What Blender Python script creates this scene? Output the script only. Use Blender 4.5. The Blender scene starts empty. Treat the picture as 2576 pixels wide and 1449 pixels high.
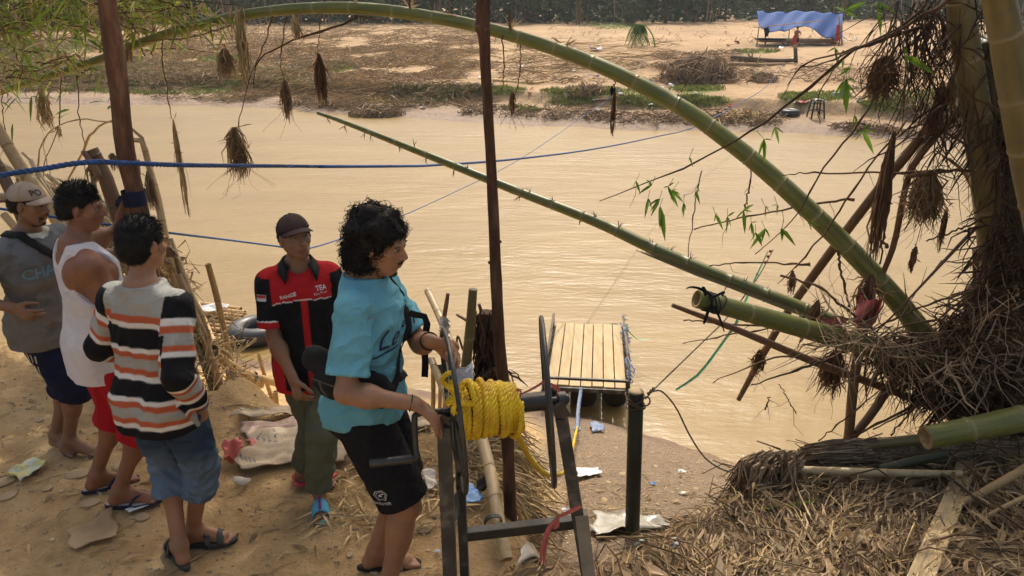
import bpy, bmesh, math, random
import numpy as np
from mathutils import Vector, Matrix, noise as mnoise
from mathutils.bvhtree import BVHTree

sc = bpy.context.scene
COL = sc.collection
R = math.radians
rng = np.random.RandomState(7)
random.seed(7)

# ------------------------------------------------------------------ camera
CAM_Z = 4.8
F = 1900.0
PITCH = math.atan((724.5-10)/F)
cam_d = bpy.data.cameras.new("camera")
cam = bpy.data.objects.new("camera", cam_d); COL.objects.link(cam)
cam.location = (0, 0, CAM_Z)
cam.rotation_euler = (math.pi/2-PITCH, 0, 0)
cam_d.sensor_width = 36; cam_d.lens = 36*F/2576
cam_d.clip_start = .05; cam_d.clip_end = 2000
sc.camera = cam
sc.view_settings.view_transform = 'Standard'; sc.view_settings.look = 'None'
sc.view_settings.exposure = 0.60; sc.view_settings.gamma = 1
# ------------------------------------------------------------------ world and sun
SUN_EL, SUN_AZ = 54.0, 7.0           # azimuth from +Y (ahead), negative = to the left
world = bpy.data.worlds.new("World"); sc.world = world; world.use_nodes = True
nt = world.node_tree
sky = nt.nodes.new('ShaderNodeTexSky'); sky.sky_type = 'NISHITA'; sky.sun_disc = False
sky.sun_elevation = R(SUN_EL); sky.sun_rotation = R(SUN_AZ)
sky.air_density = 1.0; sky.dust_density = 6.0; sky.ozone_density = .6
bg = nt.nodes['Background']; bg.inputs['Strength'].default_value = 0.15
tint = nt.nodes.new('ShaderNodeMix'); tint.data_type = 'RGBA'; tint.blend_type = 'MULTIPLY'; tint.inputs[0].default_value = 1; tint.inputs[7].default_value = (1.0, .93, .82, 1)   # dusty tropical haze
nt.links.new(sky.outputs[0], tint.inputs[6]); nt.links.new(tint.outputs[2], bg.inputs[0])
sl = bpy.data.lights.new("sun", 'SUN'); sl.energy = 2.0; sl.angle = R(.6); sl.color = (1, .94, .83)
so = bpy.data.objects.new("sun", sl); COL.objects.link(so)
az, el = R(SUN_AZ), R(SUN_EL)
sdir = Vector((math.sin(az)*math.cos(el), math.cos(az)*math.cos(el), math.sin(el)))
so.rotation_euler = sdir.to_track_quat('Z', 'Y').to_euler()
so.location = sdir*50

# ------------------------------------------------------------------ projection helpers (photo pixel, 2576 wide -> world)
CP, SP = math.cos(PITCH), math.sin(PITCH)
def ray(px, py):
    a = (px-1288)/F; b = (724.5-py)/F
    return np.array([a, CP+b*SP, -SP+b*CP])
def at(px, py, Y):
    r = ray(px, py); return Vector(r*(Y/r[1])) + Vector((0, 0, CAM_Z))
def atz(px, py, z=0.):
    r = ray(px, py); return Vector(r*((z-CAM_Z)/r[2])) + Vector((0, 0, CAM_Z))
def pxw(px_len, Y, py=724):          # size in metres of px_len pixels at ground distance Y
    r = ray(1288, py); return px_len/F*(Y/r[1])
def hsh(x, y, s=1., sd=0.):
    return mnoise.noise(Vector((x*s+sd, y*s-sd, sd*1.7)))
# vectorised value noise
_perm = rng.rand(256, 256).astype(np.float32)
def vn(x, y):
    xi = np.floor(x).astype(int); yi = np.floor(y).astype(int)
    fx = x-xi; fy = y-yi; fx = fx*fx*(3-2*fx); fy = fy*fy*(3-2*fy)
    g = lambda i, j: _perm[(xi+i) & 255, (yi+j) & 255]
    return ((g(0,0)*(1-fx)+g(1,0)*fx)*(1-fy)+(g(0,1)*(1-fx)+g(1,1)*fx)*fy)*2-1
def fbm(x, y, s, o=4):
    r = 0; a = 1; t = 0
    for i in range(o):
        r = r+a*vn(x*s*2**i+17*i, y*s*2**i-31*i); t += a; a *= .5
    return r/t
def sst(a, b, x):
    t = np.clip((x-a)/(b-a), 0, 1); return t*t*(3-2*t)

# ------------------------------------------------------------------ terrain
_sh = [(-300,262),(0,258),(200,262),(350,264),(500,263),(620,268),(700,277),(850,288),(1000,294),(1150,305),(1300,315),(1500,322),(1700,327),(1900,334),(2050,342),(2200,354),(2400,368),(2576,380),(2900,395)]
_sx = np.array([atz(*p).x for p in _sh]); _sy = np.array([atz(*p).y for p in _sh])
def shore(x): return np.interp(x, _sx, _sy)
def path_edge(x):                     # y where the trodden path ends and the bank falls away
    return np.interp(x, [-6, -3.8, -2.2, -1.4, -.6, -.05, .3, .9, 1.6, 2.3, 5, 9], [5.6, 5.4, 4.6, 4.35, 4.35, 4.1, 3.3, 3.7, 4.25, 4.7, 5.6, 6])
def height(x, y):
    x = np.asarray(x, dtype=np.float64); y = np.asarray(y, dtype=np.float64)
    # near bank
    path = 2.40-.03*np.clip(y-2.5, 0, 9)
    wl = np.interp(x, [-9, -3, -1.2, 0, 1.0, 2.4, 3.6, 9], [10.5, 9.6, 8.9, 8.5, 8.25, 7.3, 6.2, 6.2])   # near waterline
    pe = path_edge(x)
    t = np.clip((y-pe)/(wl-pe), 0, 3)
    drop = np.interp(t, [0, .12, .35, 1, 1.35, 3], [0, .22, .52, 1, 1.2, 1.7])
    left = path*(1-np.minimum(drop, 1))-np.clip(drop-1, 0, 2)*1.5
    rt = np.interp(y, [2.3, 2.9, 3.8, 8.2], [2.34, 2.0, 1.74, 0.0])
    rt = np.where(y > 3.8, 1.74*(1-(y-3.8)/(wl-3.8)), rt)
    rt = np.maximum(rt, -1.2)
    m = sst(-.05, .28, x-.10*np.sin(y*3))*1.
    z = left*(1-m)+rt*m
    # raised debris-covered shoulder on the right
    b = sst(-.10, .45, x-(.12+(y-2.75)*.86))*sst(5.3, 4.4, y-.15*(x-2))
    z = z+b*np.clip(2.30-.29*(y-2.5)+.07*(x-1.2)-z, 0, 3)
    z = z+fbm(x, y, 1.3)*.05*sst(0, 1.5, z+.6)+fbm(x+9, y, 7, 3)*.012+fbm(x+4, y, 3.1, 3)*.02
    # dirt mound beside the bags
    z = z+.20*np.exp(-(((x+1.78)/.16)**2+((y-4.3)/.35)**2))
    # far bank
    s = y-shore(x)+fbm(x, y, .35)*1.1
    led = fbm(x+50, y*.2, .08, 2)
    zf = np.interp(s, [-12, -2, 0, 1.2, 3.6+0, 4.3, 8, 16, 24, 34, 60, 110], [-2, -.5, 0, .22, .42, .95, 1.08, 1.55, 2.15, 2.35, 2.55, 2.9])
    zf = zf+fbm(x, y, .25)*.16*sst(1, 6, s)+fbm(x+3, y+5, 1.1)*.07*sst(0, 2, s)
    q = sst(16, 24, y)
    return z*(1-q)+zf*q
def hz(x, y): return float(height(np.array([x]), np.array([y]))[0])
def G(px, py, dz=0.):                 # where the view line through a photo pixel meets the ground
    r = ray(px, py); t = np.concatenate([np.arange(1.8, 12, .02), np.arange(12, 220, .1)])/r[1]
    P = r[None]*t[:, None]; h = np.maximum(height(P[:, 0], P[:, 1]), 0)+dz
    i = np.nonzero(P[:, 2]+CAM_Z <= h)[0]
    if not len(i): return None
    i = i[0]; return Vector((P[i, 0], P[i, 1], h[i]-dz))

# ------------------------------------------------------------------ materials
def mat(name): 
    m = bpy.data.materials.new(name); m.use_nodes = True
    n = m.node_tree; b = n.nodes['Principled BSDF']; return m, n, b
def pm(name, c, c2=None, rough=.8, scale=8., bump=.0, bscale=None, attr=True, spec=.3, metal=0, stretch=None, rndamt=.35, c3=None, trans=0):
    m, n, b = mat(name); L = n.links.new
    b.inputs['Roughness'].default_value = rough; b.inputs['Specular IOR Level'].default_value = spec
    b.inputs['Metallic'].default_value = metal
    tc = n.nodes.new('ShaderNodeTexCoord'); mp = n.nodes.new('ShaderNodeMapping'); L(tc.outputs['Object'], mp.inputs[0])
    if stretch: mp.inputs['Scale'].default_value = stretch
    nz = n.nodes.new('ShaderNodeTexNoise'); nz.inputs['Scale'].default_value = scale; nz.inputs['Detail'].default_value = 6; nz.inputs['Roughness'].default_value = .6
    L(mp.outputs[0], nz.inputs[0])
    rp = n.nodes.new('ShaderNodeValToRGB'); L(nz.outputs['Fac'], rp.inputs[0])
    c2 = c2 or tuple(v*.65 for v in c)
    e = rp.color_ramp.elements; e[0].position = .32; e[1].position = .68; e[0].color = (*c2, 1); e[1].color = (*c, 1)
    if c3:
        k = e.new(.5); k.color = (*c3, 1)
    out = rp.outputs[0]
    if attr:
        at_ = n.nodes.new('ShaderNodeAttribute'); at_.attribute_name = 'rnd'
        mr = n.nodes.new('ShaderNodeMapRange'); L(at_.outputs['Fac'], mr.inputs[0]); mr.inputs[3].default_value = 1-rndamt; mr.inputs[4].default_value = 1+rndamt
        hs = n.nodes.new('ShaderNodeHueSaturation'); L(out, hs.inputs['Color']); L(mr.outputs[0], hs.inputs['Value']); out = hs.outputs[0]
    L(out, b.inputs['Base Color'])
    if bump:
        n2 = n.nodes.new('ShaderNodeTexNoise'); n2.inputs['Scale'].default_value = bscale or scale*3; n2.inputs['Detail'].default_value = 5; L(mp.outputs[0], n2.inputs[0])
        bp = n.nodes.new('ShaderNodeBump'); bp.inputs['Strength'].default_value = bump; bp.inputs['Distance'].default_value = .02; L(n2.outputs['Fac'], bp.inputs['Height']); L(bp.outputs[0], b.inputs['Normal'])
    if trans:
        b.inputs['Transmission Weight'].default_value = trans
    return m
def leafm(name, c, c2, rndamt=.4):
    m = pm(name, c, c2, rough=.55, scale=3, rndamt=rndamt); n = m.node_tree; b = n.nodes['Principled BSDF']
    tr = n.nodes.new('ShaderNodeBsdfTranslucent'); mx = n.nodes.new('ShaderNodeMixShader'); mx.inputs[0].default_value = .35
    src = b.inputs['Base Color'].links[0].from_socket; n.links.new(src, tr.inputs[0])
    n.links.new(b.outputs[0], mx.inputs[1]); n.links.new(tr.outputs[0], mx.inputs[2]); n.links.new(mx.outputs[0], n.nodes['Material Output'].inputs[0])
    return m
def bamboom(name, c, c2, cn, streak=(.5,.5,.5)):
    """culm: base colours mixed by lengthwise streaks (attribute 'uvb' x=along,y=around) and a pale/dark node band (attribute ring)"""
    m, n, b = mat(name); L = n.links.new
    b.inputs['Roughness'].default_value = .42; b.inputs['Specular IOR Level'].default_value = .45
    uv = n.nodes.new('ShaderNodeAttribute'); uv.attribute_name = 'uvb'
    mp = n.nodes.new('ShaderNodeMapping'); mp.inputs['Scale'].default_value = (2.2, 9, 1); L(uv.outputs['Vector'], mp.inputs[0])
    nz = n.nodes.new('ShaderNodeTexNoise'); nz.inputs['Scale'].default_value = 1.3; nz.inputs['Detail'].default_value = 7; nz.inputs['Roughness'].default_value = .65; L(mp.outputs[0], nz.inputs[0])
    rp = n.nodes.new('ShaderNodeValToRGB'); L(nz.outputs['Fac'], rp.inputs[0]); e = rp.color_ramp.elements
    e[0].position = .3; e[1].position = .7; e[0].color = (*c2, 1); e[1].color = (*c, 1)
    tc = n.nodes.new('ShaderNodeTexCoord'); n3 = n.nodes.new('ShaderNodeTexNoise'); n3.inputs['Scale'].default_value = 22; n3.inputs['Detail'].default_value = 6; n3.inputs['Roughness'].default_value = .7; L(tc.outputs['Object'], n3.inputs[0])
    r3 = n.nodes.new('ShaderNodeValToRGB'); L(n3.outputs['Fac'], r3.inputs[0]); r3.color_ramp.elements[0].position = .52; r3.color_ramp.elements[1].position = .72
    mz = n.nodes.new('ShaderNodeMix'); mz.data_type = 'RGBA'; mz.blend_type = 'MIX'; L(r3.outputs[0], mz.inputs[0]); L(rp.outputs[0], mz.inputs[6]); mz.inputs[7].default_value = (*[v*.55+.05 for v in c2], 1)
    at_ = n.nodes.new('ShaderNodeAttribute'); at_.attribute_name = 'ring'
    mx = n.nodes.new('ShaderNodeMix'); mx.data_type = 'RGBA'; L(at_.outputs['Fac'], mx.inputs[0]); L(mz.outputs[2], mx.inputs[6]); mx.inputs[7].default_value = (*cn, 1)
    rr = n.nodes.new('ShaderNodeAttribute'); rr.attribute_name = 'rnd'
    mr = n.nodes.new('ShaderNodeMapRange'); L(rr.outputs['Fac'], mr.inputs[0]); mr.inputs[3].default_value = .8; mr.inputs[4].default_value = 1.2
    hs = n.nodes.new('ShaderNodeHueSaturation'); L(mx.outputs[2], hs.inputs['Color']); L(mr.outputs[0], hs.inputs['Value'])
    L(hs.outputs[0], b.inputs['Base Color'])
    bp = n.nodes.new('ShaderNodeBump'); bp.inputs['Strength'].default_value = .25; bp.inputs['Distance'].default_value = .004; L(nz.outputs['Fac'], bp.inputs['Height']); L(bp.outputs[0], b.inputs['Normal'])
    return m
M = {}
M['bam_green'] = bamboom('bamboo_green', (.18,.18,.038), (.07,.09,.02), (.23,.20,.09))
M['bam_dark'] = bamboom('bamboo_dark', (.075,.085,.03), (.03,.038,.02), (.12,.10,.06))
M['bam_olive'] = bamboom('bamboo_olive', (.20,.155,.06), (.10,.085,.032), (.24,.19,.10))
M['bam_tan'] = bamboom('bamboo_tan', (.50,.35,.16), (.32,.20,.08), (.22,.13,.06))
M['bam_pale'] = bamboom('bamboo_pale', (.56,.44,.25), (.40,.29,.14), (.30,.20,.10))
M['bam_brown'] = bamboom('bamboo_brown', (.20,.105,.045), (.10,.05,.025), (.10,.06,.03))
M['pith'] = pm('bamboo_inside', (.42,.30,.14), (.25,.16,.07), scale=40)
M['wood_brown'] = pm('bark_brown', (.23,.125,.075), (.055,.028,.017), rough=.8, scale=7, bump=.9, bscale=26, stretch=(3,3,.6), c3=(.125,.06,.033))
M['twig'] = pm('twig_brown', (.15,.085,.04), (.07,.04,.02), scale=12)
M['dry'] = leafm('dry_leaf', (.52,.39,.23), (.32,.22,.12), .5)
M['drydark'] = pm('dead_fibre', (.38,.28,.175), (.20,.135,.08), scale=9, rndamt=.6)
M['fibre'] = pm('root_fibre', (.095,.052,.028), (.04,.023,.013), scale=9, rndamt=.6)
M['fardead'] = pm('far_dead_brush', (.38,.27,.165), (.20,.135,.08), scale=9, rndamt=.6)
M['straw'] = pm('straw_pale', (.55,.42,.22), (.33,.23,.11), scale=9, rndamt=.45)
M['leafg'] = leafm('leaf_green', (.16,.28,.03), (.10,.19,.02))
M['leafy'] = leafm('leaf_yellow_green', (.36,.42,.08), (.20,.28,.04))
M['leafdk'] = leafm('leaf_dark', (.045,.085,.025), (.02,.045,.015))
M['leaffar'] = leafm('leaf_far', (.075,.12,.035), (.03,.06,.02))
M['tuft'] = leafm('tuft_brown', (.40,.27,.15), (.22,.14,.075), .5)
M['tuftdk'] = leafm('tuft_dark', (.24,.14,.075), (.12,.07,.04), .5)
M['metal'] = pm('black_steel', (.035,.036,.035), (.012,.012,.012), rough=.38, scale=18, bump=.1, spec=.6, attr=False, c3=(.02,.021,.02))
M['metalw'] = pm('worn_steel', (.16,.15,.12), (.02,.02,.02), rough=.5, scale=9, spec=.5, attr=False, c3=(.035,.035,.032))
M['plank'] = pm('plank_wood', (.50,.38,.20), (.34,.25,.13), rough=.6, scale=3, bump=.15, stretch=(6,.8,6), bscale=14, rndamt=.1)
M['rubber'] = pm('tube_rubber', (.05,.056,.066), (.03,.034,.038), rough=.38, scale=5, spec=.45, attr=False)
M['drum'] = pm('drum_black', (.03,.028,.026), (.015,.014,.013), rough=.5, scale=6, attr=False)
M['ropeb'] = pm('rope_blue', (.03,.10,.30), (.015,.04,.12), rough=.6, scale=30)
M['ropeby'] = pm('rope_yellow', (.78,.56,.02), (.48,.29,.01), rough=.45, scale=14, spec=.4, rndamt=.15)
M['ropeg'] = pm('rope_grey', (.20,.17,.12), (.10,.08,.05), scale=30)
M['steelrope'] = pm('cable_rusty', (.11,.07,.045), (.05,.03,.02), scale=30, rough=.5)
M['white'] = pm('plastic_white', (.75,.76,.78), (.5,.52,.56), scale=20, rough=.5, attr=False)
M['clear'] = pm('plastic_film', (.46,.44,.39), (.27,.24,.18), scale=12, rough=.25, spec=.6, attr=False)
M['pink'] = pm('pink_plastic', (.55,.14,.12), (.36,.09,.07), scale=14, rough=.5, attr=False)
M['red'] = pm('red_plastic', (.50,.06,.06), (.34,.04,.04), scale=14, rough=.5, attr=False)
M['bluep'] = pm('blue_plastic', (.05,.28,.68), (.30,.48,.72), scale=9, rough=.35, spec=.5, attr=False)
M['rag'] = pm('blue_rag', (.10,.17,.34), (.30,.33,.40), scale=30, attr=False)
M['concrete'] = pm('concrete', (.32,.31,.30), (.24,.23,.22), scale=10, bump=.3)
M['stone'] = pm('river_stone', (.44,.33,.20), (.32,.23,.13), scale=7, bump=.1, rndamt=.35)
M['black'] = pm('black_cloth', (.014,.014,.015), (.008,.008,.009), scale=30, attr=False, rough=.85)
M['navy'] = pm('navy_cloth', (.012,.016,.05), (.007,.01,.03), scale=30, attr=False, rough=.85)
M['gpost'] = pm('green_black_pipe', (.035,.055,.04), (.008,.012,.009), rough=.45, scale=7, bump=.3, bscale=40, spec=.5, attr=False, c3=(.015,.026,.018), stretch=(1,1,.4))
M['greentape'] = pm('green_strap', (.10,.55,.28), (.35,.62,.30), scale=25, rough=.4, attr=False)
M['palm'] = leafm('palm_leaf', (.12,.22,.05), (.07,.14,.03))

# ------------------------------------------------------------------ mesh builder
class MB:
    def __init__(s): s.v = []; s.f = []; s.rnd = []; s.ring = []; s.uv = []; s.mi = []; s.n = 0; s.cur = 0
    def add(s, v, f, rnd=None, ring=None, uv=None):
        v = np.asarray(v, dtype=np.float64).reshape(-1, 3); n = len(v)
        s.v.append(v); s.f.extend([tuple(i+s.n for i in q) for q in f]); s.mi.extend([s.cur]*len(f))
        s.rnd.append(np.full(n, rng.rand() if rnd is None else rnd)); s.ring.append(np.zeros(n) if ring is None else ring)
        s.uv.append(np.zeros((n, 2)) if uv is None else uv); s.n += n
    def tube(s, P, r, seg=8, caps=True, rnd=None, ring=None, flat=1., uv=True):
        P = np.asarray([tuple(p) for p in P], dtype=np.float64); n = len(P)
        r = np.broadcast_to(np.asarray(r, dtype=np.float64), (n,))
        T = np.gradient(P, axis=0); T /= np.linalg.norm(T, axis=1)[:, None]+1e-9
        a = np.array([0, 0, 1.]) if abs(T[0][2]) < .9 else np.array([1., 0, 0])
        N = np.cross(a, T[0]); N /= np.linalg.norm(N)
        A = np.linspace(0, 2*math.pi, seg, endpoint=False); out = np.zeros((n, seg, 3))
        for i in range(n):
            N = N-T[i]*N.dot(T[i]); N /= np.linalg.norm(N)+1e-9; B = np.cross(T[i], N)
            out[i] = P[i]+r[i]*(np.cos(A)[:, None]*N*flat+np.sin(A)[:, None]*B)
        f = []
        for i in range(n-1):
            for j in range(seg):
                k = (j+1) % seg; f.append((i*seg+j, i*seg+k, (i+1)*seg+k, (i+1)*seg+j))
        if caps: f.append(tuple(range(seg))[::-1]); f.append(tuple((n-1)*seg+j for j in range(seg)))
        cum = np.concatenate([[0], np.cumsum(np.linalg.norm(np.diff(P, axis=0), axis=1))])
        uvv = np.stack([np.repeat(cum, seg)+(P[0].sum() % 7), np.tile(np.sin(A)*.25+np.cos(A)*.1, n)], 1)
        s.add(out.reshape(-1, 3), f, rnd, None if ring is None else np.repeat(ring, seg), uvv)
    def box(s, c, h, Rm=None, rnd=None):
        c = np.array(tuple(c)); h = np.array(h)
        v = np.array([[x, y, z] for x in (-1, 1) for y in (-1, 1) for z in (-1, 1)])*h
        if Rm is not None: v = v@np.array(Rm.to_3x3()).T if not isinstance(Rm, np.ndarray) else v@Rm.T
        s.add(v+c, [(0,1,3,2),(4,6,7,5),(0,4,5,1),(2,3,7,6),(0,2,6,4),(1,5,7,3)], rnd)
    def beam(s, a, b, w, h, up=(0,0,1), rnd=None):
        a = np.array(tuple(a)); b = np.array(tuple(b)); t = b-a; L = np.linalg.norm(t); t /= L
        u = np.cross(np.array(up), t); u /= np.linalg.norm(u)+1e-9; w2 = np.cross(t, u)
        s.box((a+b)/2, (w/2, h/2, L/2), np.stack([u, w2, t], 1), rnd)
    def ribbon(s, P, w, nrm=(0,0,1), cup=.25, rnd=None, twist=0.):
        P = np.asarray([tuple(p) for p in P], dtype=np.float64); n = len(P)
        w = np.broadcast_to(np.asarray(w, dtype=np.float64), (n,))
        T = np.gradient(P, axis=0); T /= np.linalg.norm(T, axis=1)[:, None]+1e-9
        S = np.cross(T, np.array(nrm, dtype=np.float64)); S /= np.linalg.norm(S, axis=1)[:, None]+1e-9; N = np.cross(S, T)
        if twist:
            ang = np.linspace(0, twist, n)[:, None]; S, N = S*np.cos(ang)+N*np.sin(ang), N*np.cos(ang)-S*np.sin(ang)
        v = np.stack([P-S*w[:, None]/2+N*w[:, None]*cup*.5, P-N*w[:, None]*cup*.2, P+S*w[:, None]/2+N*w[:, None]*cup*.5], 1).reshape(-1, 3)
        f = []
        for i in range(n-1):
            for j in range(2): f.append((i*3+j, i*3+j+1, i*3+j+4, i*3+j+3))
        s.add(v, f, rnd)
    def leaf(s, p, d, L, w, droop=.3, nrm=None, rnd=None):
        p = np.array(tuple(p)); d = np.array(tuple(d), dtype=np.float64); d /= np.linalg.norm(d)+1e-9
        t = np.array([0, .3, .65, 1.])[:, None]; P = p+d*L*t+np.array([0, 0, -1.])*droop*L*t**2
        if nrm is None: nrm = rng.randn(3)*.5+np.array([0, 0, 1])
        s.ribbon(P, np.array([.25, 1, .75, .05])*w, nrm, .3, rnd)
    def ell(s, c, r, seg=12, rings=8, Rm=None, noise=0., rnd=None):
        c = np.array(tuple(c)); r = np.broadcast_to(np.array(r, dtype=np.float64), (3,)); v = []
        for i in range(1, rings):
            th = math.pi*i/rings
            for j in range(seg):
                ph = 2*math.pi*j/seg; v.append((math.sin(th)*math.cos(ph), math.sin(th)*math.sin(ph), math.cos(th)))
        v = [(0, 0, 1)]+v+[(0, 0, -1)]; v = np.array(v)
        if noise: v = v*(1+noise*(rng.rand(len(v), 1)-.5))
        v = v*r
        if Rm is not None: v = v@Rm.T
        f = [(0, 1+j, 1+(j+1) % seg) for j in range(seg)]
        for i in range(rings-2):
            for j in range(seg):
                k = (j+1) % seg; a = 1+i*seg; f.append((a+j, a+seg+j, a+seg+k, a+k))
        l = len(v)-1; a = 1+(rings-2)*seg; f += [(a+j, l, a+(j+1) % seg) for j in range(seg)]
        s.add(v+c, f, rnd)
    def build(s, name, mats, parent=None, smooth=True, origin=None):
        me = bpy.data.meshes.new(name); V = np.concatenate(s.v) if s.v else np.zeros((0, 3))
        if origin is not None: V = V-np.array(tuple(origin))
        elif parent is not None: V = V-np.array(parent.location)
        me.from_pydata(V.tolist(), [], s.f)
        for nm, d in (('rnd', s.rnd), ('ring', s.ring)):
            a = me.attributes.new(nm, 'FLOAT', 'POINT'); a.data.foreach_set('value', np.concatenate(d).astype(np.float32))
        uv = np.concatenate(s.uv); a = me.attributes.new('uvb', 'FLOAT_VECTOR', 'POINT')
        a.data.foreach_set('vector', np.concatenate([uv, np.zeros((len(uv), 1))], 1).astype(np.float32).ravel())
        if not isinstance(mats, (list, tuple)): mats = [mats]
        for m in mats: me.materials.append(m)
        me.polygons.foreach_set('material_index', s.mi)
        if smooth: me.polygons.foreach_set('use_smooth', [True]*len(me.polygons))
        me.update()
        o = bpy.data.objects.new(name, me); COL.objects.link(o)
        if origin is not None: o.location = origin
        if parent is not None: o.parent = parent; o.location = (0, 0, 0)
        return o
def autosm(o, ang=40):
    me = o.data; me.update(); bm = bmesh.new(); bm.from_mesh(me)
    for e in bm.edges:
        if len(e.link_faces) == 2 and e.calc_face_angle(0) > R(ang): e.smooth = False
    bm.to_mesh(me); bm.free(); return o
def bevel(o, w=.004, seg=2):
    m = o.modifiers.new('bevel', 'BEVEL'); m.width = w; m.segments = seg; m.limit_method = 'ANGLE'; return o
def tag(o, label=None, cat=None, group=None, kind=None):
    if label: o['label'] = label
    if cat: o['category'] = cat
    if group: o['group'] = group
    if kind: o['kind'] = kind
    return o
def empty(name, loc, label=None, cat=None, group=None, rz=0):
    o = bpy.data.objects.new(name, None); COL.objects.link(o); o.location = loc; o.rotation_euler = (0, 0, rz); o.empty_display_size = .1
    bpy.context.view_layer.update() if False else None
    return tag(o, label, cat, group)
def tree_copy(o, loc, rz, sc_=1., label=None):
    c = o.copy(); COL.objects.link(c); c.location = loc; c.rotation_euler = (0, 0, rz); c.scale = (sc_,)*3
    if label: c['label'] = label
    for ch in list(o.children):
        d = ch.copy(); COL.objects.link(d); d.parent = c
        for g in list(ch.children):
            e = g.copy(); COL.objects.link(e); e.parent = d
    return c
def spline(pts, n=40):
    P = np.array([tuple(p) for p in pts], dtype=np.float64)
    if len(P) == 2: return P[0]+(P[1]-P[0])*np.linspace(0, 1, n)[:, None]
    Q = np.vstack([2*P[0]-P[1], P, 2*P[-1]-P[-2]]); out = []
    m = len(P)-1; per = max(2, n//m)
    for i in range(m):
        p0, p1, p2, p3 = Q[i:i+4]
        for t in np.linspace(0, 1, per, endpoint=False):
            out.append(.5*((2*p1)+(-p0+p2)*t+(2*p0-5*p1+4*p2-p3)*t*t+(-p0+3*p1-3*p2+p3)*t**3))
    out.append(P[-1]); return np.array(out)
def resample(P, step):
    P = np.asarray(P); d = np.concatenate([[0], np.cumsum(np.linalg.norm(np.diff(P, axis=0), axis=1))])
    n = max(2, int(d[-1]/step)+1); u = np.linspace(0, d[-1], n)
    return np.stack([np.interp(u, d, P[:, k]) for k in range(3)], 1), u, d[-1]
def culm(mb, pts, radii, node=.32, seg=16, hollow=(False, False), rnd=None, bulge=.07, phase=None, n=60):
    """a bamboo culm along control points; radii per control point; raised node rings; optionally open sawn ends"""
    P = spline(pts, n); rr = spline([(r, 0, 0) for r in radii], n)[:, 0]
    d = np.concatenate([[0], np.cumsum(np.linalg.norm(np.diff(P, axis=0), axis=1))]); Ltot = d[-1]
    ph = rng.rand()*node if phase is None else phase
    us = set(np.linspace(0, Ltot, max(6, int(Ltot/.08))).tolist()); k = ph; nodes = []
    while k < Ltot:
        nodes.append(k)
        w = max(.004, np.interp(k, d, rr)*.12)
        for q in (-3*w, -1.4*w, -.8*w, -.3*w, .3*w, .8*w, 1.6*w):
            if 0 < k+q < Ltot: us.add(k+q)
        k += node*(.85+.3*rng.rand())
    u = np.array(sorted(us)); nd = np.array(nodes) if nodes else np.array([-9.])
    Pu = np.stack([np.interp(u, d, P[:, i]) for i in range(3)], 1); ru = np.interp(u, d, rr)
    dist = u[:, None]-nd[None]; ad = np.abs(dist).min(1); w = np.maximum(.004, ru*.12)
    ru = ru*(1+bulge*np.exp(-(ad/(w*.9))**2)-.035*np.exp(-((ad-1.7*w)/(w*.6))**2))
    ring = np.exp(-(ad/(w*1.0))**2)*.75+.25*np.exp(-(ad/(w*4))**2)
    mb.tube(Pu, ru, seg, caps=False, rnd=rnd, ring=ring)
    for e, open_ in ((0, hollow[0]), (-1, hollow[1])):
        c = Pu[e]; t = Pu[1]-Pu[0] if e == 0 else Pu[-1]-Pu[-2]; t = t/np.linalg.norm(t); s_ = 1 if e == 0 else -1
        r = ru[e]; cm = mb.cur
        if open_:
            mb.cur = 1
            inn = [c, c+t*s_*.0001, c+t*s_*r*1.6, c+t*s_*r*1.601]
            mb.tube(inn, [r*1.0, r*.74, r*.70, .001], seg, caps=False, rnd=rnd)
        else: mb.tube([c, c-t*s_*r*.12, c-t*s_*r*.14], [r, r*.8, .001], seg, caps=False, rnd=rnd)
        mb.cur = cm
    return Pu
def rope(mb, P, r, pitch=.06, seg=6, strands=3, step=None):
    """twisted rope: strands wound round the path"""
    P, u, L = resample(P, step or pitch/8); n = len(P)
    T = np.gradient(P, axis=0); T /= np.linalg.norm(T, axis=1)[:, None]+1e-9
    a = np.array([0, 0, 1.]) if abs(T[0][2]) < .9 else np.array([1., 0, 0]); N = np.cross(a, T[0]); Ns = []; 
    for i in range(n): N = N-T[i]*N.dot(T[i]); N = N/(np.linalg.norm(N)+1e-9); Ns.append(N)
    Ns = np.array(Ns); B = np.cross(T, Ns)
    for k in range(strands):
        a = 2*math.pi*(u/pitch+k/strands)
        mb.tube(P+(np.cos(a)[:, None]*Ns+np.sin(a)[:, None]*B)*r*.5, r*.56, seg, rnd=.5)
def unit(v): v = np.array(tuple(v), dtype=np.float64); return v/(np.linalg.norm(v)+1e-9)
# ================================================================== SETTING: ground, river
def sheet(name, xs, ys, Z, mats, attrs):
    ny, nx = xs.shape; me = bpy.data.meshes.new(name)
    V = np.stack([xs, ys, Z], -1).reshape(-1, 3)
    idx = np.arange(ny*nx).reshape(ny, nx)
    Fc = np.stack([idx[:-1, :-1], idx[:-1, 1:], idx[1:, 1:], idx[1:, :-1]], -1).reshape(-1, 4)
    me.vertices.add(len(V)); me.vertices.foreach_set('co', V.ravel())
    me.loops.add(Fc.size); me.loops.foreach_set('vertex_index', Fc.ravel())
    me.polygons.add(len(Fc)); me.polygons.foreach_set('loop_start', np.arange(0, Fc.size, 4)); me.polygons.foreach_set('loop_total', np.full(len(Fc), 4))
    me.polygons.foreach_set('use_smooth', [True]*len(Fc)); me.update(calc_edges=True)
    for k, a in attrs.items():
        at_ = me.attributes.new(k, 'FLOAT', 'POINT'); at_.data.foreach_set('value', a.astype(np.float32).ravel())
    for m in mats: me.materials.append(m)
    o = bpy.data.objects.new(name, me); COL.objects.link(o); return o
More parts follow.
